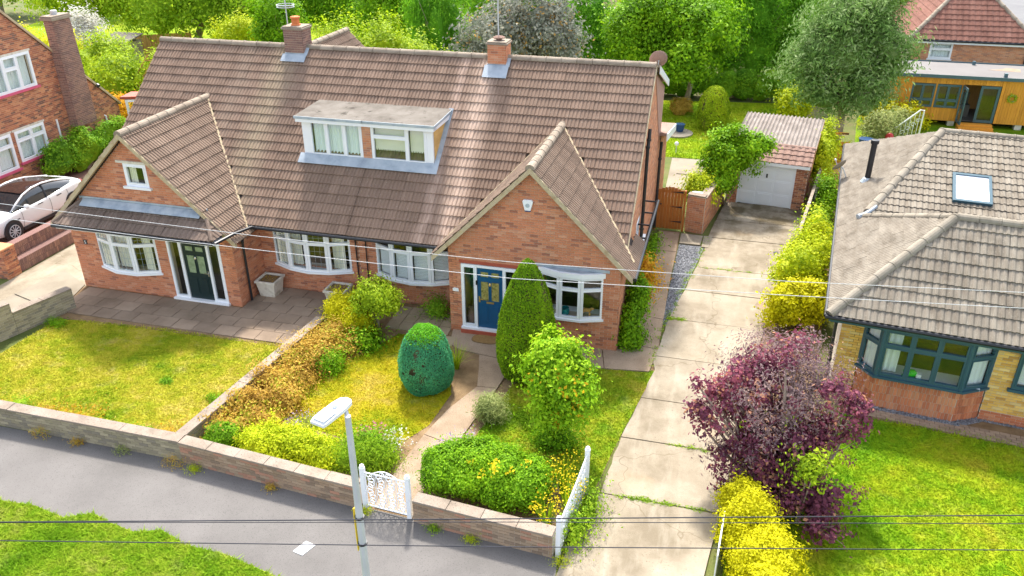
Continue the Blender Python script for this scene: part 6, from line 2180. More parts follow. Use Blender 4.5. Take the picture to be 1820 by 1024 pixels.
# ------------------------------------------------------------ vehicles
def build_car(label, loc, rot, paint, roofm='carroof'):
    th = thing('parked_car', label, 'car', loc, rot)
    sec = [(-2.35, .45, .85, .9, .62), (-2.22, .32, .98, 1.04, .8), (-1.9, .26, 1.02, 1.09, .88), (-1.45, .22, 1.01, 1.05, .91), (-.8, .2, .98, .98, .925), (0, .2, .95, .95, .925), (.7, .2, .93, .95, .925), (1.15, .2, .92, .97, .92), (1.6, .22, .87, .93, .9), (2.0, .26, .78, .85, .85), (2.25, .34, .68, .73, .7), (2.35, .42, .6, .63, .5)]
    def ring(x, zb, zs, zd, hw):
        h = [(hw * .86, zb), (hw * .97, zb + .12), (hw, zb + .3), (hw * .985, zs - .1), (hw * .93, zs), (hw * .7, (zs + zd) / 2 + .01), (0, zd)]
        return [(x, y, z) for y, z in h] + [(x, -y, z) for y, z in reversed(h[:-1])]
    def loft(secs, mat, name, rf, caps=True):
        vs, fs = [], []
        k = None
        for s in secs:
            r = rf(*s)
            k = len(r)
            vs += r
        for i in range(len(secs) - 1):
            for j in range(k - 1):
                fs.append((i * k + j, i * k + j + 1, (i + 1) * k + j + 1, (i + 1) * k + j))
        if caps:
            fs.append(tuple(range(k)))
            fs.append(tuple(range((len(secs) - 1) * k, len(secs) * k)))
        o = MB().add(vs, fs).build(name, mat, th, smooth=True)
        m = o.modifiers.new('sub', 'SUBSURF')
        m.levels = m.render_levels = 2
        return o
    body = loft(sec, paint, 'body', ring)
    gh = [(1.2, .95, .965, .8, .72), (.85, .95, 1.14, .83, .67), (.45, .95, 1.33, .845, .64), (0, .955, 1.42, .85, .61), (-.5, .965, 1.43, .85, .6), (-1.0, .99, 1.36, .83, .585), (-1.5, 1.01, 1.22, .8, .56), (-1.95, 1.04, 1.09, .74, .52)]
    loft(gh, 'carglass', 'side_glass', lambda x, zb, zt, wb, wt: [(x, wb, zb - .03), (x, wb * .5 + wt * .5 + .03, zb * .5 + zt * .5), (x, wt + .01, zt - .03), (x, wt * .7, zt - .005), (x, 0, zt), (x, -wt * .7, zt - .005), (x, -wt - .01, zt - .03), (x, -wb * .5 - wt * .5 - .03, zb * .5 + zt * .5), (x, -wb, zb - .03)])
    loft([g for g in gh if -1.6 < g[0] < .5], roofm, 'roof_panel', lambda x, zb, zt, wb, wt: [(x, wt - .03, zt - .01), (x, wt * .7, zt + .012), (x, 0, zt + .018), (x, -wt * .7, zt + .012), (x, -wt + .03, zt - .01)], False)
    for sg in (-1, 1):
        MB().tube([(x, sg * (wt + .015), zt - .03) for x, zb, zt, wb, wt in gh], [.02] + [.036] * 6 + [.05], 8).build('roof_pillar', paint, th, smooth=True)
        MB().tube([(-.35, sg * .86, .95), (-.42, sg * .63, 1.4)], .035, 6).build('door_pillar', 'black', th)
        for x in (.95, -.38, -1.25):
            MB().tube([(x, sg * .9, .95), (x - .02, sg * .93, .8), (x - .02, sg * .931, .55), (x + .02, sg * .92, .34)], .006, 4).build('shut_line', 'black', th)
        m = MB().lathe((.72, sg * .99, 1.0), [(.02, -.12), (.07, -.07), (.085, 0), (.07, .06), (.02, .09)], 12, (0, sg, .0)).build('wing_mirror', paint, th, smooth=True)
        for x in (.05, -.85):
            MB().box(x - .12, x + .1, sg * .915 - .012, sg * .915 + .012, .845, .87).build('door_handle', 'black', th)
        MB().box(-1.0, 1.0, sg * .88 - .03, sg * .88 + .03, .2, .3).build('side_skirt', 'black', th)
        MB().box(1.05, 1.2, sg * .912 - .01, sg * .912 + .012, .66, .69).build('side_badge', 'black', th)
        for x in (1.42, -1.45):
            MB().lathe((x, sg * .84, .36), [(.37, 0), (.39, .085), (.36, .09)], 24, (0, sg, 0)).build('wheel_arch', 'black', th)
            w = MB().lathe((x, sg * .74, .335), [(.22, 0), (.31, .02), (.335, .06), (.335, .16), (.31, .2), (.23, .2)], 28, (0, sg, 0)).build('wheel', 'tyre', th, smooth=True)
            rim = MB().lathe((x, sg * .925, .335), [(.05, .01), (.05, .02)], 12, (0, sg, 0))
            for k in range(10):
                a = 2 * math.pi * k / 10
                rim.tube([(x + .04 * math.cos(a), sg * .94, .335 + .04 * math.sin(a)), (x + .22 * math.cos(a + .12), sg * .945, .335 + .22 * math.sin(a + .12))], [.022, .014], 5)
            rim.tube([(x + .225 * math.cos(a), sg * .945, .335 + .225 * math.sin(a)) for a in np.linspace(0, 2 * math.pi, 25)], .014, 5)
            rim.build('rim', 'steel', w)
            MB().lathe((x, sg * .92, .335), [(.2, 0), (.2, .01)], 20, (0, sg, 0)).build('brake_disc', 'black', w)
        MB().lathe((2.12, sg * .62, .68), [(.02, -.12), (.07, 0), (.02, .12)], 8, (.5, sg * .8, .2)).build('headlight', 'chrome', th)
        MB().lathe((-2.26, sg * .66, .9), [(.02, -.12), (.05, 0), (.02, .12)], 8, (.4, sg * .8, 0)).build('tail_light', 'redcar', th)
    return th

# ------------------------------------------------------------ street lamp, wires and small things
def build_street():
    th = thing('street_lamp', 'grey street lamp with flat white lantern on the pavement edge', 'street lamp', (-4.43, 8.0, 0))
    MB().lathe((-4.43, 8.0, 0), [(.085, 0), (.085, 1.2), (.06, 1.3), (.055, 3.2), (.042, 5.05)], 16).build('column', 'steel', th, smooth=False)
    d = Vector((-.16, -.62, 0)).normalized()
    sd = Vector((-d.y, d.x, 0))
    c = Vector((-4.53, 8.26, 5.12))
    prof = [(0, .05, .03), (.05, .1, .05), (.2, .125, .055), (.42, .125, .05), (.6, .12, .04), (.64, .11, .02)]
    vs, fs = [], []
    for t, w, h in prof:
        for y, z in ((-w, -.02), (w, -.02), (w, h * .6), (w * .5, h), (-w * .5, h), (-w, h * .6)):
            vs.append(c + d * t + sd * y + Vector((0, 0, z)))
    for i in range(len(prof) - 1):
        for k in range(6):
            fs.append((i * 6 + k, i * 6 + (k + 1) % 6, (i + 1) * 6 + (k + 1) % 6, (i + 1) * 6 + k))
    fs += [tuple(range(5, -1, -1)), tuple(range(30, 36))]
    ln = MB().add(vs, fs).build('lantern', 'lampwhite', th)
    MB().lathe(c + d * .27 + Vector((0, 0, .055)), [(.042, 0), (.042, .035), (.03, .05)], 14).build('photocell', 'lampwhite', ln)
    q = [c + d * a + sd * b + Vector((0, 0, z)) for a, b, z in ((.36, -.105, .056), (.36, .105, .056), (.61, .1, .05), (.61, -.1, .05))]
    MB().prism(q, (0, 0, .004)).build('solar_panel', 'panelgrey', ln)
    MB().tube([(-4.43, 8.0, 5.0), c + d * .1], .03, 8).build('bracket', 'steel', th)
    MB().box(-4.52, -4.5, 7.9, 8.1, .5, 1.0).build('access_door', 'steel', th)
    t = thing('yellow_sign', 'narrow yellow sign strapped to the lamp column', 'sign', (-4.5, 8.0, 2.65))
    MB().prism([(-4.515, 7.98, 2.6), (-4.515, 8.16, 2.66), (-4.515, 8.16, 3.36), (-4.515, 7.98, 3.42)], (.012, 0, 0)).build('plate', 'yellow', t)
    for z in (2.75, 3.25):
        MB().lathe((-4.43, 8.0, z), [(.072, 0), (.072, .03)], 14).build('strap', 'black', t)
    # overhead wires, sagging a little
    def wire(label, pts, r, mat):
        o = MB().tube(pts, r, 6).build('overhead_wire', mat)
        tag(o, label, 'wire', 'overhead wires')
    wire('upper pale cable crossing low over the clipped hedge', [(-12.509, 2.521, 6.20), (-6.070, 4.274, 6.20), (-2.850, 5.150, 6.20), (3.112, 6.777, 6.20), (15.036, 10.031, 6.20)], .0055, 'wire')
    wire('middle black cable crossing just below the upper one', [(-15.975, 1.973, 5.90), (-6.401, 4.505, 5.90), (-1.613, 5.771, 5.90), (3.253, 7.026, 5.90), (12.984, 9.536, 5.90)], .004, 'wire')
    wire('lowest black cable crossing the pavement', [(-14.755, 1.903, 6.20), (-5.883, 4.081, 6.20), (-1.447, 5.170, 6.20), (2.990, 6.296, 6.20), (11.866, 8.547, 6.20)], .0045, 'wire')
    wire('thin pale telephone wire crossing above the blue door', [(-29.829, 14.412, 4.60), (-16.137, 14.079, 4.60), (-9.291, 13.912, 4.60), (-3.763, 14.038, 4.60), (1.480, 14.539, 4.60), (5.645, 15.153, 4.60), (13.975, 16.379, 4.60)], .006, 'wire_pale')
    wire('thin pale telephone wire crossing the blue door', [(-24.071, 13.566, 4.60), (-15.456, 13.376, 4.60), (-11.149, 13.281, 4.60), (-7.027, 13.299, 4.60), (-3.579, 13.347, 4.60), (1.462, 13.952, 4.60), (5.479, 14.494, 4.60), (13.512, 15.577, 4.60)], .006, 'wire_pale')
    tag(MB().prism([(-7.0, 9.95, .009), (-6.78, 9.9, .009), (-6.66, 10.2, .009), (-6.88, 10.25, .009)], (0, 0, .012)).build('utility_cover', 'lampwhite', at=(-6.84, 10.08, 0)), 'pale square utility cover set in the pavement', 'manhole cover')
    t = thing('manhole_cover', 'round rusty manhole cover in the drive', 'manhole cover', (1.72, 22.1, .05))
    MB().lathe((1.72, 22.1, .045), [(.26, 0), (.26, .02)], 24).build('rim', 'ridge', t)
    MB().lathe((1.72, 22.1, .066), [(.22, 0), (.22, .004)], 24).build('lid', 'block', t)
    tag(MB().box(2.05, 2.2, 26.0, 26.12, .05, .07).build('drain_grate', 'black', at=(2.1, 26.05, .05)), 'small black drain grate in the drive before the garage', 'drain')

def dish(label, c, d, pole, r=.26, facing=(.3, -.8, .35)):
    th = thing('satellite_dish', label, 'satellite dish', tuple(pole[0]))
    f = Vector(facing).normalized()
    MB().lathe(c, [(.02, 0), (r * .5, .02), (r * .85, .055), (r, .085), (r, .09), (r * .84, .062), (r * .5, .028), (.02, .008)], 24, f).build('reflector', d, th, smooth=True)
    MB().tube(pole, .018, 8).build('pole', 'steel', th)
    tip = Vector(c) + f * .3
    MB().tube([Vector(c) - Vector((0, 0, r * .8)), tip], .01, 6).lathe(tip, [(.03, -.04), (.035, .0), (.02, .04)], 10, f).build('feed_arm', 'steel', th)
    MB().tube([pole[-1], c], .025, 8).build('mount', 'steel', th)

def build_small():
    dish('round brown satellite dish on the right end of the ridge', (-2.12, 24.75, 6.42), 'tile_pink', [(-2.15, 24.8, 5.5), (-2.15, 24.8, 6.05), (-2.13, 24.8, 6.35)], .27, (-.2, .75, .25))
    dish('pale satellite dish on the bungalow eave', (3.82, 27.4, 2.75), 'ridge_grey', [(4.05, 27.3, 2.25), (4.0, 27.35, 2.5), (3.9, 27.4, 2.7)], .26, (-.5, .4, .5))
    t = thing('tv_aerial', 'ring shaped aerial on a mast beside the terracotta chimney pot', 'aerial', (-13.8, 24.1, 6.9))
    MB().tube([(-13.82, 24.1, 6.6), (-13.82, 24.1, 8.6)], .018, 8).build('mast', 'steel', t)
    for z in (7.62, 7.68):
        MB().tube([(-13.82 + .27 * math.cos(a), 24.1 + .27 * math.sin(a), z) for a in np.linspace(0, 2 * math.pi, 25)], .012, 6).build('ring', 'steel', t)
    MB().tube([(-14.09, 24.1, 7.65), (-13.55, 24.1, 7.65)], .01, 6).build('crossbar', 'steel', t)
    t = thing('tv_aerial', 'tall plain aerial mast on the right chimney', 'aerial', (-6.9, 24.1, 6.9))
    MB().tube([(-6.85, 24.1, 6.5), (-6.87, 24.1, 9.4)], .02, 8).build('mast', 'steel', t)
    for z in (8.8, 9.1):
        MB().tube([(-7.2, 24.1, z), (-6.5, 24.1, z)], .01, 6).build('element', 'steel', t)
    def planter(label, x, y):
        th = thing('planter', label, 'planter', (x, y, 0), None, 'cast stone planters on the patio')
        s = .3
        vs = []
        for r, z in ((s * .8, .03), (s, .5), (s * 1.12, .5), (s * 1.12, .57), (s * .92, .57), (s * .9, .5)):
            vs += [(x - r, y - r, z), (x + r, y - r, z), (x + r, y + r, z), (x - r, y + r, z)]
        fs = [(i * 4 + k, i * 4 + (k + 1) % 4, i * 4 + 4 + (k + 1) % 4, i * 4 + 4 + k) for i in range(5) for k in range(4)] + [(3, 2, 1, 0)]
        MB().add(vs, fs).build('tub', 'stonewhite', th, bevel=.01)
        MB().box(x - s * .9, x + s * .9, y - s * .9, y + s * .9, .46, .52).build('soil', 'soil', th)
        MB().box(x - s * .9, x + s * .9, y - s * .9, y + s * .9, 0, .035).build('foot', 'stonewhite', th)
        P = np.stack([RNG.uniform(x - .2, x + .2, 60), RNG.uniform(y - .2, y + .2, 60), RNG.uniform(.52, .58, 60)], 1)
        stuff(link('moss', leaf_mesh('moss', P - np.array(ORG[th]), np.tile([0, 0, 1.0], (60, 1)), .05, MT['lf_brown'], .5), th))
    planter('cast stone planter below the left bow window', -12.72, 19.25)
    planter('cast stone planter beside the lime shrub near the slatted blinds', -10.45, 19.2)
    t = thing('doormat', 'oval brown doormat before the blue front door', 'doormat', (-5.66, 18.28, .05))
    MB().prism([(-5.66 + .36 * math.copysign(abs(math.cos(a)) ** .6, math.cos(a)), 18.26 + .2 * math.copysign(abs(math.sin(a)) ** .8, math.sin(a)), .05) for a in np.linspace(0, 2 * math.pi, 29)[:-1]], (0, 0, .02)).build('pile', 'mat', t)
    MB().tube([(-5.66 + .37 * math.copysign(abs(math.cos(a)) ** .6, math.cos(a)), 18.26 + .21 * math.copysign(abs(math.sin(a)) ** .8, math.sin(a)), .055) for a in np.linspace(0, 2 * math.pi, 29)], .012, 6).build('edging', 'soil', t)
    def pot(name, label, c, prof, mat, n=16, soil=True):
        th = thing(name, label, 'pot', c)
        MB().lathe(c, prof, n).build('body', mat, th, smooth=False)
        MB().lathe((c[0], c[1], c[2] + prof[-1][1] - .01), [(prof[-1][0] * .9, 0), (prof[-1][0] * .9, .004)], n).build('soil', 'soil', th)
    pot('floor_vase', 'tall pink vase standing behind the glass beside the blue door', (-6.2, 18.86, .1), [(.09, 0), (.12, .15), (.13, .38), (.1, .52), (.12, .58)], 'tile_pink')
    pot('teal_pot', 'round teal pot on the sill of the bay window', (-3.52, 18.56, .956), [(.06, 0), (.1, .06), (.11, .16), (.09, .22), (.1, .24)], 'teal')
    t = thing('carved_animal', 'small carved wooden animal on the sill of the bay window', 'ornament', (-3.0, 18.6, .956))
    sk = [(-3.12, 18.6, 1.1), (-3.0, 18.6, 1.17), (-2.86, 18.6, 1.18)]
    MB().tube(sk, [.045, .06, .045], 10).tube([sk[2], (-2.82, 18.58, 1.25), (-2.76, 18.57, 1.24)], [.035, .04, .02], 8).tube([sk[0], (-3.18, 18.6, 1.02)], [.025, .012], 6).build('body', 'wood_fence', t, smooth=True)
    for x in (-3.1, -2.88):
        for y in (18.575, 18.625):
            MB().tube([(x, y, 1.12), (x + .01, y, .957)], [.022, .018], 6).build('leg', 'wood_fence', t)
    t = thing('toy_truck', 'bright green toy truck on the bungalow window sill', 'toy', (4.85, 17.75, .9), R(-6.6))
    MB().tube([(-.16, 0, .13), (-.13, 0, .14), (.06, 0, .15), (.1, 0, .13)], [.06, .09, .095, .06], 12).build('drum', 'toygreen', t)
    MB().box(.11, .22, -.07, .07, .04, .17).build('cab', 'lampwhite', t, bevel=.01)
    MB().box(-.18, .22, -.06, .06, .03, .05).build('chassis', 'toygreen', t)
    for x in (-.1, .15):
        for y in (-.07, .07):
            MB().lathe((x, y - .015, .032), [(.032, 0), (.032, .03)], 12, (0, 1, 0)).build('wheel', 'tyre', t)
    # back garden bits
    t = thing('stone_plinth', 'round stone slab beside the house on the back lawn', 'paving', (-2.2, 39.0, .02))
    MB().lathe((-2.2, 39.0, .01), [(.75, 0), (.75, .08)], 24).build('slab', 'concrete_pale', t)
    pot('plant_pot', 'blue glazed pot on the round stone slab', (-2.1, 39.2, .092), [(.16, 0), (.2, .12), (.23, .34), (.24, .36)], 'bluepot')
    pot('plant_pot', 'small black pot at the edge of the round stone slab', (-2.65, 38.8, .092), [(.1, 0), (.13, .2), (.14, .22)], 'black')
    t = thing('garden_light', 'white globe garden light on a short post', 'lamp', (-2.0, 36.0, 0))
    MB().tube([(-2.0, 36.0, 0), (-2.0, 36.0, .35)], .02, 8).build('post', 'steel', t)
    MB().lathe((-2.0, 36.0, .35), [(.02, 0), (.08, .04), (.1, .1), (.08, .16), (.02, .2)], 14).build('globe', 'lampwhite', t)
    t = thing('bin_lid', 'pale grey lid lying by the wall coping beside the timber gate', 'lid', (-.65, 27.5, 1.3))
    MB().box(-.85, -.42, 27.42, 27.75, 1.3, 1.34).box(-.8, -.47, 27.47, 27.7, 1.341, 1.37).build('panel', 'lead_pale', t, bevel=.01)
    MB().box(-.85, -.42, 27.42, 27.75, .0, 1.299).build('bin_body', 'steel', t)
    t = thing('trellis_panel', 'white curved trellis panel beyond the bungalow ridge', 'trellis', (8.3, 40.5, 0))
    f = MB().tube([(7.6, 40.5, 0), (7.6, 40.5, .5), (8.6, 40.5, 1.5), (8.75, 40.5, 1.5), (8.75, 40.5, 0)], .035, 6).build('frame', 'white', t)
    for k in range(6):
        MB().tube([(7.75 + k * .17, 40.5, 0), (7.75 + k * .17, 40.5, .6 + k * .16)], .012, 5).build('bar', 'white', t)
    for k in range(4):
        MB().tube(spiral(Vector((8.0 + .2 * k, 40.5, .4 + .2 * k)), X, .12, 1.0, 0), .012, 5).build('scroll', 'white', t)
    tag(MB().lathe((7.35, 39.6, .4), [(.02, -.2), (.13, -.15), (.2, 0), (.13, .15), (.02, .2)], 14).build('red_ball', 'redcar', at=(7.35, 39.6, .4), smooth=True), 'red ball among the shrubs behind the bungalow', 'ball')
    pot('water_tub', 'blue tub beside the flue behind the bungalow', (6.3, 39.0, 0), [(.25, 0), (.32, .4), (.33, .42)], 'bluepot')
    t = thing('hose_reel', 'black hose reel on the red brick wall above the car', 'hose reel', (-26.9, 23.0, 1.2))
    MB().lathe((-26.98, 23.2, .75), [(.28, 0), (.28, .03), (.16, .035), (.16, .14), (.28, .145), (.28, .17)], 20, (1, 0, 0)).build('drum', 'black', t)
    MB().lathe((-26.8, 23.2, .75), [(.1, 0), (.1, .03)], 14, (1, 0, 0)).build('hub', 'steel', t)
    MB().box(-27.0, -26.97, 23.1, 23.3, .4, 1.1).build('bracket', 'black', t)

build_boundaries()
build_car('white car with dark glass roof parked beside the red brick house', (-24.3, 22.05, 0), R(-90), 'carpaint')
build_car('red car on the far street at the top right', (20.6, 66.0, .03), R(80), 'redcar', 'redcar')
build_street()
build_small()

# ------------------------------------------------------------ planting
def build_front_plants():
    clipped('clipped_cone', 'tall green clipped cone beside the blue front door', [(.5, .02), (.7, .2), (.79, .6), (.77, 1.1), (.68, 1.7), (.53, 2.3), (.34, 2.8), (.16, 3.12), (.02, 3.24)], (-4.17, 17.02), 42000, .05, 'lf_yew', 21, wob=.05)
    clipped('clipped_egg', 'egg shaped blue green topiary on the small lawn', [(.42, .0), (.57, .14), (.66, .5), (.655, .8), (.58, 1.15), (.47, 1.42), (.31, 1.6), (.12, 1.69), (.02, 1.7)], (-6.45, 15.85), 34000, .042, 'lf_blue', 22, top=('lf_eggtop', .86), wob=.04, holes=((-.1, .78, .085), (.17, .98, .05), (-.36, .7, .04), (.2, .66, .03)))
    clipped('clipped_dome', 'tall domed topiary on the back lawn', [(.55, 0), (.68, .3), (.72, .9), (.66, 1.4), (.5, 1.8), (.28, 2.05), (.03, 2.12)], (-.62, 40.2), 12000, .09, 'lf_lime', 23, wob=.05)
    tree('small_tree', 'small leafy tree with orange tipped leaves before the bay window', (-2.88, 14.5), [((-2.78, 14.5, 1.85), (.68, .64, .88)), ((-2.45, 14.3, 1.55), (.5, .48, .72)), ((-3.1, 14.6, 2.0), (.42, .45, .65)), ((-2.8, 14.3, 1.05), (.48, .48, .55))], 19000, .095, 'lf_rowan', 31, .07, fork=(-2.88, 14.5, .7), core=.68, sigma=.13, amp=.2)
    shrub('ground_cover', 'low round mound of green leaves at the foot of the small tree', 'shrub', [((-2.88, 14.45, .12), (.5, .42, .26))], 2600, .07, 'lf_bright', 32, stems=False, low=-.1)
    t = shrub('clipped_hedge', 'bright green box shaped hedge behind the low wall', 'hedge', [((-4.75, 12.5, .5), (.55, .72, .56)), ((-4.15, 12.5, .55), (.62, .78, .58)), ((-3.5, 12.45, .55), (.62, .76, .56)), ((-2.98, 12.4, .48), (.5, .68, .54))], 38000, .06, 'lf_bright', 33, core=.78, even_=.7, sigma=.1, amp=.07, clumps=150, low=-.75)
    P = np.stack([RNG.uniform(-4.6, -2.7, 260), RNG.uniform(11.85, 12.7, 260), np.zeros(260)], 1)
    C = RNG.uniform([-4.3, 11.9, .88], [-2.8, 12.4, 1.08], (9, 3))
    P = C[RNG.integers(0, 9, 260)] + RNG.normal(0, .045, (260, 3))
    P = P[:110]
    stuff(link('flower', leaf_mesh('flower', P - np.array(ORG[t]), np.tile([0, -.4, 1.0], (110, 1)), .05, MT['fl_yellow'], .8), t))
    shrub('golden_shrub', 'low spreading golden green shrub along the garden wall', 'shrub', [((-9.1, 12.5, .2), (.62, .5, .42)), ((-8.4, 12.55, .24), (.7, .55, .44)), ((-7.75, 12.5, .22), (.6, .5, .4))], 17000, .06, 'lf_ylime', 34, core=.72, even_=.5, sigma=.1, amp=.1, clumps=90)
    shrub('green_cushion', 'round bright green cushion plant in the wall corner', 'shrub', [((-10.05, 12.45, .18), (.46, .42, .36))], 7500, .045, 'lf_bright', 35, core=.78, even_=.7, sigma=.06, amp=.05)
    t = shrub('herb_clump', 'grey green herb clump behind the iron gate', 'plant', [((-6.95, 12.6, .2), (.5, .45, .4)), ((-6.45, 12.75, .2), (.42, .42, .4))], 8000, .08, 'lf_mid', 36, aspect=.2, core=.7, sigma=.12)
    shrub('green_perennial', 'fresh green leafy perennial beside the grey herb clump', 'plant', [((-6.75, 13.05, .2), (.4, .3, .32))], 2500, .07, 'lf_bright', 37, core=.6)
    tuft('valerian', 'pink flowering clump at the lawn edge', (-6.9, 13.35), 40, .35, .35, 'lf_mid', 'flower', .015, 38, None, ('fl_pink', .05, 260, .07))
    tuft('valerian', 'pale pink and white flowering clump near the path', (-6.3, 13.35), 40, .35, .3, 'lf_mid', 'flower', .015, 39, None, ('fl_white', .045, 160, .07))
    # dry brown bed along the dividing wall
    DRY = ['dry brown shrub nearest the round green cushion', 'dry brown shrub behind the golden shrub', 'third dry brown shrub along the dividing wall', 'dry brown shrub at the lawn edge before the egg topiary', 'fifth dry brown shrub from the cushion, against the dividing wall', 'sixth dry brown shrub from the cushion, at the lawn edge', 'dry brown shrub against the wall beside the green flowering clump', 'dry brown shrub at the lawn edge behind the green flowering clump', 'dry brown shrub against the wall before the rose bush', 'dry brown shrub at the lawn edge nearest the lime shrub']
    k = 0
    for x, y, r, h, m in ((-10.1, 13.0, .5, .4, 'lf_brown'), (-9.75, 13.4, .5, .42, 'lf_brown'), (-10.15, 13.8, .45, .45, 'lf_brown'), (-9.6, 14.2, .5, .42, 'lf_brown'), (-10.1, 14.7, .45, .48, 'lf_brown'), (-9.7, 15.2, .45, .42, 'lf_brown'), (-9.95, 15.75, .45, .5, 'lf_brown'), (-9.5, 16.1, .4, .45, 'lf_brown'), (-9.8, 16.6, .45, .5, 'lf_brown'), (-9.2, 16.75, .42, .42, 'lf_brown')):
        k += 1
        shrub('dry_spirea', DRY[k - 1], 'shrub', [((x, y, .12), (r * 1.2, r * 1.1, h))], 2600, .075, m, 40 + k, 'dry brown shrubs along the dividing wall', core=.6, sigma=.14, amp=.2)
    shrub('green_perennial', 'green flowering clump halfway along the brown bed', 'plant', [((-9.15, 15.95, .2), (.36, .34, .34))], 2600, .06, 'lf_bright', 52, core=.6)
    shrub('green_perennial', 'green leafy clump below the lime shrub at the lawn end', 'plant', [((-8.75, 17.2, .15), (.5, .38, .32))], 3000, .08, 'lf_bright', 53, core=.6)
    shrub('rose_bush', 'brown bush with a few pink roses beside the dividing wall', 'shrub', [((-9.6, 17.2, .25), (.4, .4, .42))], 2200, .06, 'lf_brown', 54, core=.5)
    shrub('lime_shrub', 'rounded yellow lime shrub beside the stone planter', 'shrub', [((-9.75, 17.95, .45), (.55, .55, .58)), ((-9.2, 17.75, .4), (.5, .5, .55))], 11000, .06, 'lf_yellow', 55, core=.8, sigma=.1)
    tree('round_shrub', 'round headed green shrub on a short stem before the slatted blinds', (-8.72, 18.0), [((-8.7, 18.0, 1.05), (.62, .55, .5)), ((-8.45, 18.1, .95), (.4, .4, .4))], 7500, .075, 'lf_lime', 56, .05, fork=(-8.72, 18.0, .55), cat='shrub', core=.6, sigma=.12)
    shrub('small_shrub', 'small dark green shrub against the wall by the bow window', 'shrub', [((-7.4, 19.25, .25), (.3, .22, .28))], 1800, .06, 'lf_green', 57)
    t = shrub('lavender', 'grey green lavender bush beside the path', 'plant', [((-4.55, 14.95, .26), (.36, .34, .36))], 4200, .11, 'lf_lav', 58, aspect=.13, core=.6, sigma=.1)
    t = tuft('lavender', 'row of purple flowering lavender beside the clipped hedge', (-4.75, 13.4), 160, .5, .55, 'lf_lav', 'plant', .012, 59, None, ('fl_purple', .04, 420, .06))
    tuft('lavender', 'thin purple lavender behind the golden shrub', (-8.55, 13.3), 120, .5, .35, 'lf_lav', 'plant', .012, 60, None, ('fl_purple', .035, 120, .05))
    tuft('grass_clump', 'arching pale grass clump behind the egg topiary', (-5.98, 16.75), 90, .75, .5, 'lf_lime', 'plant', .016, 61)
    # golden rods by the open drive gate
    for i, (x, y, h) in enumerate(((-2.75, 12.35, .8), (-2.35, 12.75, .95), (-2.15, 12.2, .85), (-2.45, 11.7, .7))):
        lab = ['tall golden flowers nearest the clipped hedge', 'tallest golden flowers behind the open drive gate', 'golden flowers leaning on the open drive gate', 'short golden flowers at the wall end by the gate post'][i]
        tuft('goldenrod', lab, (x, y), 46, h, .28, 'lf_lime', 'flower', .03, 62 + i, 'golden flowers by the drive gate', ('fl_yellow', .04, 150, .06))
    shrub('gate_weeds', 'green weeds growing through the open drive gate', 'plant', [((-1.86, 11.7, .2), (.18, .35, .35)), ((-1.74, 12.4, .2), (.16, .4, .35))], 3000, .06, 'lf_mid', 67, core=.4)
    # corner climbers on the side wall
    shrub('climber', 'green climbing plant on the house corner by the side path', 'plant', [((-1.85, 19.15, .55), (.22, .4, .65)), ((-1.8, 19.9, 1.0), (.28, .5, .75)), ((-1.75, 19.0, .2), (.35, .35, .32))], 7500, .085, 'lf_bright', 68, core=.5, sigma=.12)
    shrub('orange_climber', 'yellow orange leaved climber behind the green one on the house corner', 'plant', [((-1.7, 20.8, 1.05), (.25, .45, .7))], 3200, .085, 'lf_orange', 69, core=.5)
    shrub('wall_weeds', 'strip of green weeds along the side wall towards the timber gate', 'plant', [((-1.92, 21.9, .1), (.16, .9, .3)), ((-1.92, 23.6, .1), (.15, 1.0, .3)), ((-1.93, 25.4, .1), (.14, 1.0, .3))], 4500, .08, 'lf_bright', 70, stems=False, core=.5)
    # right of the drive
    t = thing('smoke_bush', 'large purple smoke bush overhanging the drive', 'shrub', (1.75, 13.9, 0))
    rs = random.Random(17)
    env = [((1.75, 14.1, 1.85), (1.15, 1.1, 1.2), 16), ((.85, 13.8, 1.75), (.8, .5, .8), 8), ((2.6, 13.9, 1.7), (.75, .7, .8), 8), ((1.55, 13.3, 1.1), (.8, .5, .7), 14), ((2.3, 12.95, .7), (.75, .4, .6), 12)]
    A = []
    for c, r, k in env:
        for _ in range(k):
            d = Vector((rs.gauss(0, 1), rs.gauss(0, 1), rs.gauss(.15, 1))).normalized()
            f = rs.uniform(.35, 1.0)
            q = rs.uniform(.2, .36)
            A.append(((c[0] + d.x * r[0] * f, c[1] + d.y * r[1] * f, max(.3, c[2] + d.z * r[2] * f)), (q, q, q * rs.uniform(.8, 1.3))))
    A += [((.12, 13.6, 2.25), (.16, .15, .36)), ((.8, 13.6, 2.5), (.18, .18, .36)), ((.15, 13.6, 1.75), (.3, .2, .16)), ((2.95, 12.75, .75), (.42, .25, .22)), ((2.75, 12.3, .35), (.4, .25, .2)), ((3.15, 14.2, 2.0), (.3, .25, .3)), ((.35, 13.5, 1.3), (.32, .22, .18)), ((3.05, 14.0, 1.3), (.3, .25, .25)), ((.75, 13.4, .85), (.38, .3, .3)), ((1.0, 13.3, .6), (.38, .3, .28)), ((1.35, 13.15, .5), (.4, .3, .3)), ((1.2, 13.5, 1.1), (.4, .35, .35)), ((1.85, 12.8, .5), (.4, .3, .3)), ((1.9, 14.6, 2.75), (.4, .4, .3)), ((1.3, 14.3, 2.6), (.35, .35, .3))]
    Bm = [((1.75, 15.1, 2.2), (.95, .7, .7)), ((2.45, 14.7, 1.95), (.7, .6, .7)), ((1.15, 14.8, 2.1), (.6, .5, .55)), ((1.9, 13.9, 2.1), (.9, .8, .9)), ((1.5, 13.2, 1.3), (.7, .4, .7))]
    A = [((c[0] - .02, c[1] + (.45 if c[2] > .7 else .2), c[2] + .05), r) for c, r in A]
    Bm = [((c[0], c[1] + .45, c[2] + .05), r) for c, r in Bm]
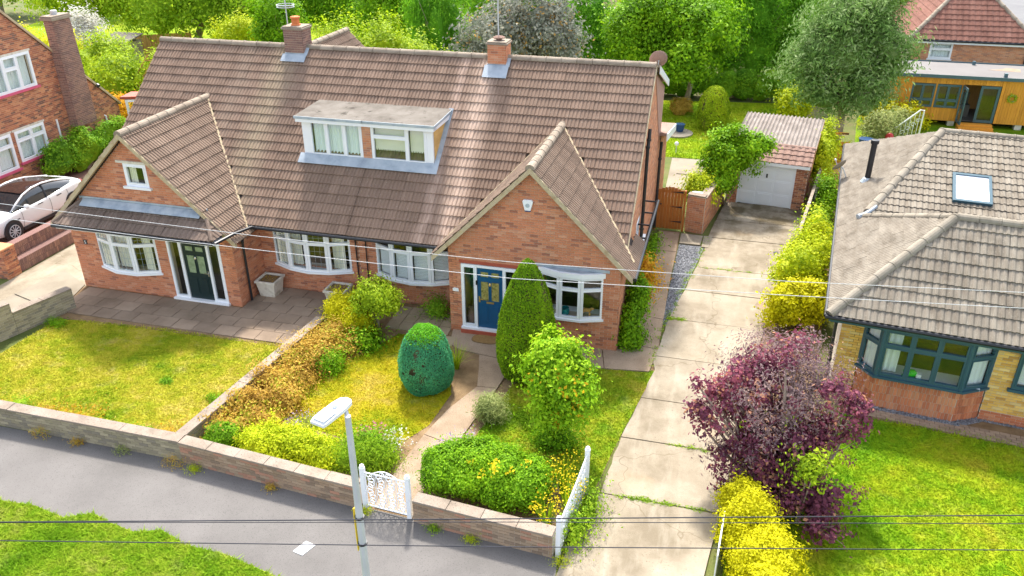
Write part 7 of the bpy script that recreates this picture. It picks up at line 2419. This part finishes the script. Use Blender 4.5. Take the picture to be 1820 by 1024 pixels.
    foliage(t, A, 20000, .088, 'lf_purple', 71, name='foliage', core=0, sigma=.09, amp=.3, aspect=.7, clumps=14)
    foliage(t, Bm, 12000, .075, 'lf_mauve', 72, name='plumes', core=.2, sigma=.15, amp=.3, aspect=.35)
    rr = random.Random(5)
    st = MB()
    for c, r in A + Bm:
        e = limb(st, (1.8 + rr.uniform(-.15, .15), 13.8, -.02), c, .05, .02, rr, .1, 6)
        for q in range(4):
            d = Vector((rr.gauss(0, 1), rr.gauss(0, 1), rr.gauss(.3, 1))).normalized()
            limb(st, e[rr.randint(2, 5)], Vector(c) + Vector((d.x * r[0], d.y * r[1], d.z * r[2])) * 1.0, .012, .004, rr, .1, 4, 3)
    st.build('branch', 'twig', t)
    shrub('lime_seedling', 'lime green sapling showing through the smoke bush', 'plant', [((2.3, 13.05, 1.45), (.25, .25, .3))], 900, .09, 'lf_lime', 73, core=0, base=(2.3, 13.2))
    shrub('golden_hedge', 'golden yellow hedge beside the drive entrance', 'hedge', [((1.18, 12.95, .5), (.42, .5, .6)), ((1.35, 12.2, .5), (.55, .6, .62)), ((1.55, 11.4, .5), (.68, .65, .64)), ((1.75, 10.6, .5), (.75, .6, .62))], 34000, .055, 'lf_yellow', 74, core=.78, even_=.55, sigma=.09, amp=.14, clumps=170)
    shrub('yellow_shrub', 'bright yellow shrub at the edge of the drive beyond the smoke bush', 'shrub', [((2.3, 21.2, .75), (.62, .65, .8)), ((2.85, 21.4, .65), (.55, .6, .75))], 12000, .1, 'lf_yellow', 75, core=.75, sigma=.14, amp=.16)
    shrub('lime_hedge', 'loose lime green hedge between drive and bungalow', 'hedge', [((2.5, 22.6, .85), (.6, .7, 1.05)), ((2.95, 23.4, .95), (.6, .8, 1.1)), ((2.55, 24.2, .65), (.4, .6, .85)), ((3.15, 24.8, .8), (.42, .8, .95))], 12000, .1, 'lf_ylime', 76, core=.7, sigma=.15, amp=.18)
    shrub('dark_shrub', 'dull green shrub behind the lime hedge beside the fence', 'shrub', [((3.3, 26.2, .45), (.45, .8, .6)), ((3.55, 28.0, .4), (.4, .8, .5))], 5000, .09, 'lf_mid', 77, core=.6)
    shrub('fence_shrub', 'green shrub in the gap between garage and bungalow', 'shrub', [((3.85, 29.8, .6), (.35, .8, .75))], 3500, .1, 'lf_bright', 78, core=.6)
    shrub('yellow_climber', 'yellow green climber behind the garage', 'shrub', [((3.75, 32.9, 1.1), (.4, .9, 1.0)), ((4.1, 34.2, 1.3), (.45, .7, 1.1))], 5500, .11, 'lf_ylime', 79, core=.6)
    shrub('garage_climber', 'bright green vine hanging over the garage front', 'plant', [((.35, 29.75, 2.1), (.85, .55, .75)), ((1.1, 30.0, 2.45), (.7, .45, .4)), ((-.05, 29.5, 1.35), (.5, .45, .65)), ((.1, 29.0, 1.2), (.3, .4, .5))], 15000, .12, 'lf_bright', 80, core=.7, sigma=.16, amp=.2, base=(.35, 30.2))
    shrub('variegated_shrub', 'yellow edged shrub behind the gate side wall', 'shrub', [((-.75, 28.9, 1.0), (.5, .7, .65)), ((-.45, 28.3, 1.05), (.3, .4, .45))], 5500, .09, 'lf_ylime', 81, core=.7)
    shrub('green_hedge', 'dark green hedge against the red brick house', 'hedge', [((-26.35, 26.4, .8), (.45, .8, .75)), ((-26.3, 27.7, .9), (.5, .9, .9)), ((-26.2, 29.0, .95), (.5, .9, 1.0))], 12000, .1, 'lf_green', 82, core=.8, sigma=.12)
    tuft('cordyline', 'spiky pale green plant at the right edge of the bungalow lawn', (6.2, 12.5), 70, .7, .55, 'lf_ylime', 'plant', .035, 83)
    # weeds at the foot of the front wall
    wd = [(-10.75, 11.55, .3, 'lf_brown', 'orange brown weed at the joint of the two front walls'), (-14.3, 11.65, .28, 'lf_brown', 'orange brown weed at the foot of the long wall near the left edge'), (-12.1, 11.65, .2, 'lf_lav', 'grey green weed at the foot of the long wall'), (-13.3, 11.65, .16, 'lf_brown', 'small brown weed at the foot of the long wall'), (-10.2, 11.5, .14, 'lf_ylime', 'small yellow weed just right of the wall joint'), (-8.3, 11.4, .14, 'lf_brown', 'dry weed under the golden shrub wall'), (-6.1, 11.25, .16, 'lf_ylime', 'yellow weed at the foot of the iron gate'), (-4.6, 11.15, .14, 'lf_mid', 'small green weed just right of the iron gate'), (-3.8, 11.05, .14, 'lf_ylime', 'small yellow weed below the clipped hedge wall'), (-2.0, 10.95, .2, 'lf_ylime', 'yellow flowering weeds at the drive gate post')]
    for i, (x, y, h, m, lab) in enumerate(wd):
        shrub('weed_clump', lab, 'weed', [((x, y, h * .3), (h * .9, h * .5, h * .7))], 300, .05, m, 90 + i, 'weeds along the front wall', stems=False, core=0, aspect=.22, sigma=.06)
    # scruffy strip inside the left wall: dry leaves and stalks thinning out into the lawn
    n = 5200
    xx = RNG.uniform(-17.5, -11.1, n)
    yy = 11.98 + np.abs(RNG.normal(0, .3, n)) * (1.1 + .5 * np.sin(xx * 2.1))
    P = np.stack([xx, yy, RNG.uniform(.02, .09, n)], 1)
    k = RNG.random(n) < .55
    for msk, m, lab in ((k, 'lf_brown', 'dry brown plant litter along the inside of the long front wall'), (~k, 'lf_orange', 'orange dry stalks along the inside of the long front wall')):
        stuff(link('dry_ground_cover', leaf_mesh('dry_ground_cover', P[msk], np.tile([0, -.2, 1.0], (msk.sum(), 1)), .075, MT[m], .3)), lab, 'ground cover')
    for i, (x, y, h, m, lab) in enumerate([(-15.6, 12.5, .28, 'lf_mid', 'leafy green weed at the left end of the dry lawn'), (-14.9, 12.35, .2, 'lf_brown', 'brown weed beside the leafy one on the dry lawn edge'), (-13.8, 12.25, .22, 'lf_orange', 'orange weed on the dry lawn edge'), (-13.1, 12.25, .2, 'lf_ylime', 'yellow green weed midway along the dry lawn edge'), (-12.2, 12.3, .24, 'lf_bright', 'bright green weed midway along the dry lawn edge'), (-11.5, 12.2, .18, 'lf_orange', 'orange weed near the dividing wall foot'), (-11.2, 13.9, .16, 'lf_bright', 'small green weed beside the dividing wall on the dry lawn'), (-12.9, 14.3, .06, 'lf_green', 'tiny dark weed in the middle of the dry lawn'), (-17.75, 16.0, .2, 'lf_bright', 'green tuft at the top left corner of the dry lawn')]):
        shrub('weed_clump', lab, 'weed', [((x, y, h * .35), (h * 1.6, h * 1.0, h * .7))], 600, .055, m, 110 + i, 'weeds on the dry lawn', stems=False, core=.4, aspect=.35, sigma=.07)

def build_back_plants():
    G = 'trees behind the houses'
    T = tree
    T('broad_tree', 'broad mid green tree behind the left house roof', (-36, 50), [((-37.5, 50, 3.6), (3.6, 3, 3.4)), ((-34, 50.5, 4.2), (3.6, 3, 3.8)), ((-30.8, 50, 3.6), (3.0, 2.6, 3.2))], 22000, .22, 'lf_mid', 201, .3, group=G, sigma=.5, clumps=120)
    T('lime_tree', 'lime green tree at the top left beyond the brick chimney', (-44.5, 50), [((-45, 50, 3.4), (3, 2.5, 2.8)), ((-42, 51, 3.2), (2.4, 2.2, 2.6))], 11000, .22, 'lf_lime', 202, .22, group=G, sigma=.4)
    shrub('yellow_bush', 'yellow bush over the red brick house verge', 'shrub', [((-40.2, 39.5, 1.8), (2.0, 1.6, 1.8)), ((-38, 40.5, 1.3), (1.6, 1.3, 1.5))], 8000, .16, 'lf_yellow', 203, sigma=.3)
    shrub('white_flower_bush', 'white flowered bush beside the brick chimney stack', 'shrub', [((-40.5, 44.5, 1.9), (1.8, 1.4, 1.6))], 5000, .16, 'fl_white', 204, sigma=.3)
    shrub('lime_bush', 'lime green bushes right of the brick chimney stack', 'shrub', [((-31.6, 36.5, 1.5), (1.9, 1.6, 1.7)), ((-33.6, 38.5, 1.7), (2.0, 1.6, 1.8)), ((-29.6, 38.0, 1.2), (1.5, 1.4, 1.4))], 14000, .15, 'lf_lime', 205, sigma=.3)
    shrub('orange_bush', 'small orange yellow bush beyond the brick house verge', 'shrub', [((-29.6, 34.0, .7), (.9, .7, .8))], 2200, .12, 'lf_orange', 206)
    shrub('pale_bush', 'pale green bush beside the grey flue', 'shrub', [((-25.6, 33.0, 1.1), (1.5, 1.0, 1.2)), ((-23.5, 33.8, .9), (1.4, 1.0, 1.0))], 6000, .13, 'lf_bright', 207)
    T('round_tree', 'round bright green tree left of the terracotta chimney pot', (-25.5, 43.5), [((-25.6, 43.5, 2.9), (1.8, 1.7, 2.3))], 8000, .17, 'lf_bright', 208, .14, group=G, sigma=.3)
    shrub('yellow_bush', 'yellow tinged bush behind the left end of the ridge', 'shrub', [((-29.2, 45.0, 1.9), (1.7, 1.4, 1.9))], 5000, .16, 'lf_ylime', 209)
    T('dark_tree', 'dark green tree behind the terracotta chimney pot', (-26, 52), [((-27.5, 52, 3.8), (2.6, 2.2, 3.2)), ((-24.2, 52, 3.6), (2.4, 2.2, 3.2))], 12000, .22, 'lf_green', 210, .22, group=G, sigma=.4)
    T('bright_tree', 'bright green tree right of the terracotta chimney pot', (-20.5, 49), [((-21.8, 49, 3.4), (2.2, 2, 2.8)), ((-19.2, 49.5, 3.7), (2.2, 2, 2.8))], 12000, .2, 'lf_bright', 211, .2, group=G, sigma=.4)
    shrub('lime_bush', 'wide lime green bush behind the rear wing roof', 'shrub', [((-18.4, 37.5, 2.6), (1.9, 1.6, 2.3)), ((-16.2, 37.0, 2.8), (2.0, 1.6, 2.3)), ((-14.2, 36.6, 2.4), (1.5, 1.4, 1.9)), ((-12.9, 36.4, 1.9), (.9, 1.0, 1.5))], 20000, .15, 'lf_lime', 212, sigma=.3, clumps=90)
    T('weeping_conifer', 'drooping dark green conifer left of the silver tree', (-15.3, 43), [((-15.3, 43, 3.4), (1.7, 1.5, 3.0)), ((-14.2, 42.4, 2.2), (1.1, 1.0, 2.0)), ((-16.3, 43, 4.2), (1.2, 1.1, 2.2))], 14000, .2, 'lf_conifer', 213, .2, group=G, sigma=.3, aspect=.2, droop=2.0)
    T('silver_tree', 'silver grey leaved tree with pale trunk behind the right chimney', (-9.9, 40.5), [((-11.4, 41, 4.0), (1.9, 1.7, 2.0)), ((-9.2, 41.2, 4.6), (1.8, 1.7, 2.0)), ((-12.4, 40.6, 2.9), (1.4, 1.3, 1.5)), ((-8.4, 41, 3.2), (1.3, 1.3, 1.6)), ((-10.4, 42, 3.0), (1.8, 1.2, 1.8))], 17000, .18, 'lf_silver', 214, .2, fork=(-9.6, 40.7, 2.6), bark='bark_pale', group=G, core=.4, sigma=.35, amp=.22)
    T('dark_conifer', 'dark conifer right of the silver tree', (-8.0, 46.5), [((-8.1, 46.5, 3.0), (1.6, 1.4, 3.2)), ((-7.4, 46.2, 1.9), (1.4, 1.2, 2.0))], 11000, .19, 'lf_conifer', 215, .2, group=G, sigma=.3, aspect=.3)
    T('bright_tree', 'large bright green tree behind the satellite dish', (-2.3, 43.6), [((-3.4, 44, 4.1), (2.3, 2.0, 2.4)), ((-1.6, 43.6, 3.7), (1.8, 1.7, 2.1)), ((-5.2, 44, 3.4), (1.7, 1.6, 2.0)), ((-2.8, 43, 2.6), (1.9, 1.4, 1.5))], 24000, .19, 'lf_bright', 216, .16, fork=(-2.0, 43.7, 1.6), group=G, sigma=.35, clumps=110)
    for i, (x, y, h, lab) in enumerate(((-.6, 48.2, 7.4, 'leftmost of the tall feathery conifers'), (1.3, 48.0, 7.8, 'middle one of the tall feathery conifers'), (3.2, 48.2, 7.2, 'rightmost of the tall feathery conifers'))):
        T('tall_conifer', lab, (x, y), [((x, y, h * .3), (1.35, 1.2, h * .32)), ((x, y, h * .55), (1.15, 1.05, h * .33)), ((x, y, h * .8), (.75, .7, h * .26))], 11000, .22, 'lf_conifer', 220 + i, .2, group='tall feathery conifers', sigma=.3, aspect=.25, amp=.22)
    shrub('back_hedge', 'dark green hedge along the end of the back lawn', 'hedge', [((x, 46.4, .75), (.8, .6, .85)) for x in np.arange(-4.2, 4.2, 1.0)], 15000, .12, 'lf_green', 224, core=.85, sigma=.15, amp=.06)
    T('willow_leaved_tree', 'big silvery green tree between garage and studio', (4.95, 38.6), [((4.75, 38.6, 4.6), (2.0, 1.9, 2.1)), ((3.4, 38.2, 3.9), (1.2, 1.2, 1.5)), ((6.1, 38.4, 4.2), (1.25, 1.3, 1.7)), ((5.0, 38.5, 6.2), (1.6, 1.5, 1.6)), ((3.8, 37.9, 2.6), (1.1, 1.0, 1.0)), ((5.7, 38.0, 2.7), (1.1, 1.1, 1.1))], 30000, .22, 'lf_willow', 225, .2, fork=(4.95, 38.5, 2.0), group=G, sigma=.35, aspect=.28, amp=.24, clumps=110)
    shrub('yellow_green_shrub', 'small yellow green shrub left of the silvery tree trunk', 'shrub', [((3.3, 42.6, .8), (.9, .7, .95))], 4000, .13, 'lf_ylime', 226)
    shrub('brown_dome', 'clipped brown bush beyond the blue pot', 'shrub', [((-2.3, 42.6, .4), (.62, .55, .5))], 4000, .07, 'lf_brown', 227, core=.88, amp=.03, sigma=.06)
    shrub('silver_shrub', 'grey green shrubs behind the bungalow flue', 'shrub', [((6.9, 40.4, .6), (.8, .6, .7)), ((7.9, 41.8, .5), (.8, .6, .6))], 5000, .12, 'lf_lav', 228)
    shrub('yellow_grass', 'yellow leaved shrub before the studio windows', 'shrub', [((8.4, 42.6, .5), (.9, .5, .65)), ((7.3, 42.9, .7), (.7, .5, .8))], 4500, .13, 'lf_yellow', 229, core=.4)
    shrub('corner_shrub', 'green shrub at the right corner of the hipped brick house', 'shrub', [((16.6, 50.5, 1.0), (.9, .8, 1.2))], 3000, .15, 'lf_bright', 230)
    # far trees closing the view
    far = [(-62, 60, 4.2, 'lf_mid', 'far green tree at the top left corner'), (-54, 62, 4.5, 'lf_green', 'far dark tree second from the top left corner'), (-47, 63, 4.4, 'lf_lime', 'far lime tree beyond the broad tree'), (-40.5, 64, 4.6, 'lf_green', 'far dark tree beyond the broad tree'), (-33, 64, 4.6, 'lf_mid', 'far green tree above the left house ridge'), (-26, 65, 4.8, 'lf_bright', 'far bright tree above the terracotta pot'), (-19, 65, 4.6, 'lf_mid', 'far green tree right of the terracotta pot'), (-15.8, 60, 4.4, 'lf_green', 'far dark tree behind the weeping conifer'), (-4.5, 60, 4.6, 'lf_lime', 'far lime tree behind the large bright tree'), (2.5, 62, 5.0, 'lf_green', 'far dark tree behind the tall conifers'), (8.0, 60, 5.2, 'lf_mid', 'far green tree left of the hipped roof')]
    for i, (x, y, h, m, lab) in enumerate(far):
        T('far_tree', lab, (x, y), [((x - 1.5, y, h * .62), (2.6, 2.2, h * .55)), ((x + 1.6, y + .6, h * .7), (2.7, 2.2, h * .6))], 7500, .28, m, 240 + i, .25, group='far trees', sigma=.5, branches=3)

build_front_plants()
build_back_plants()
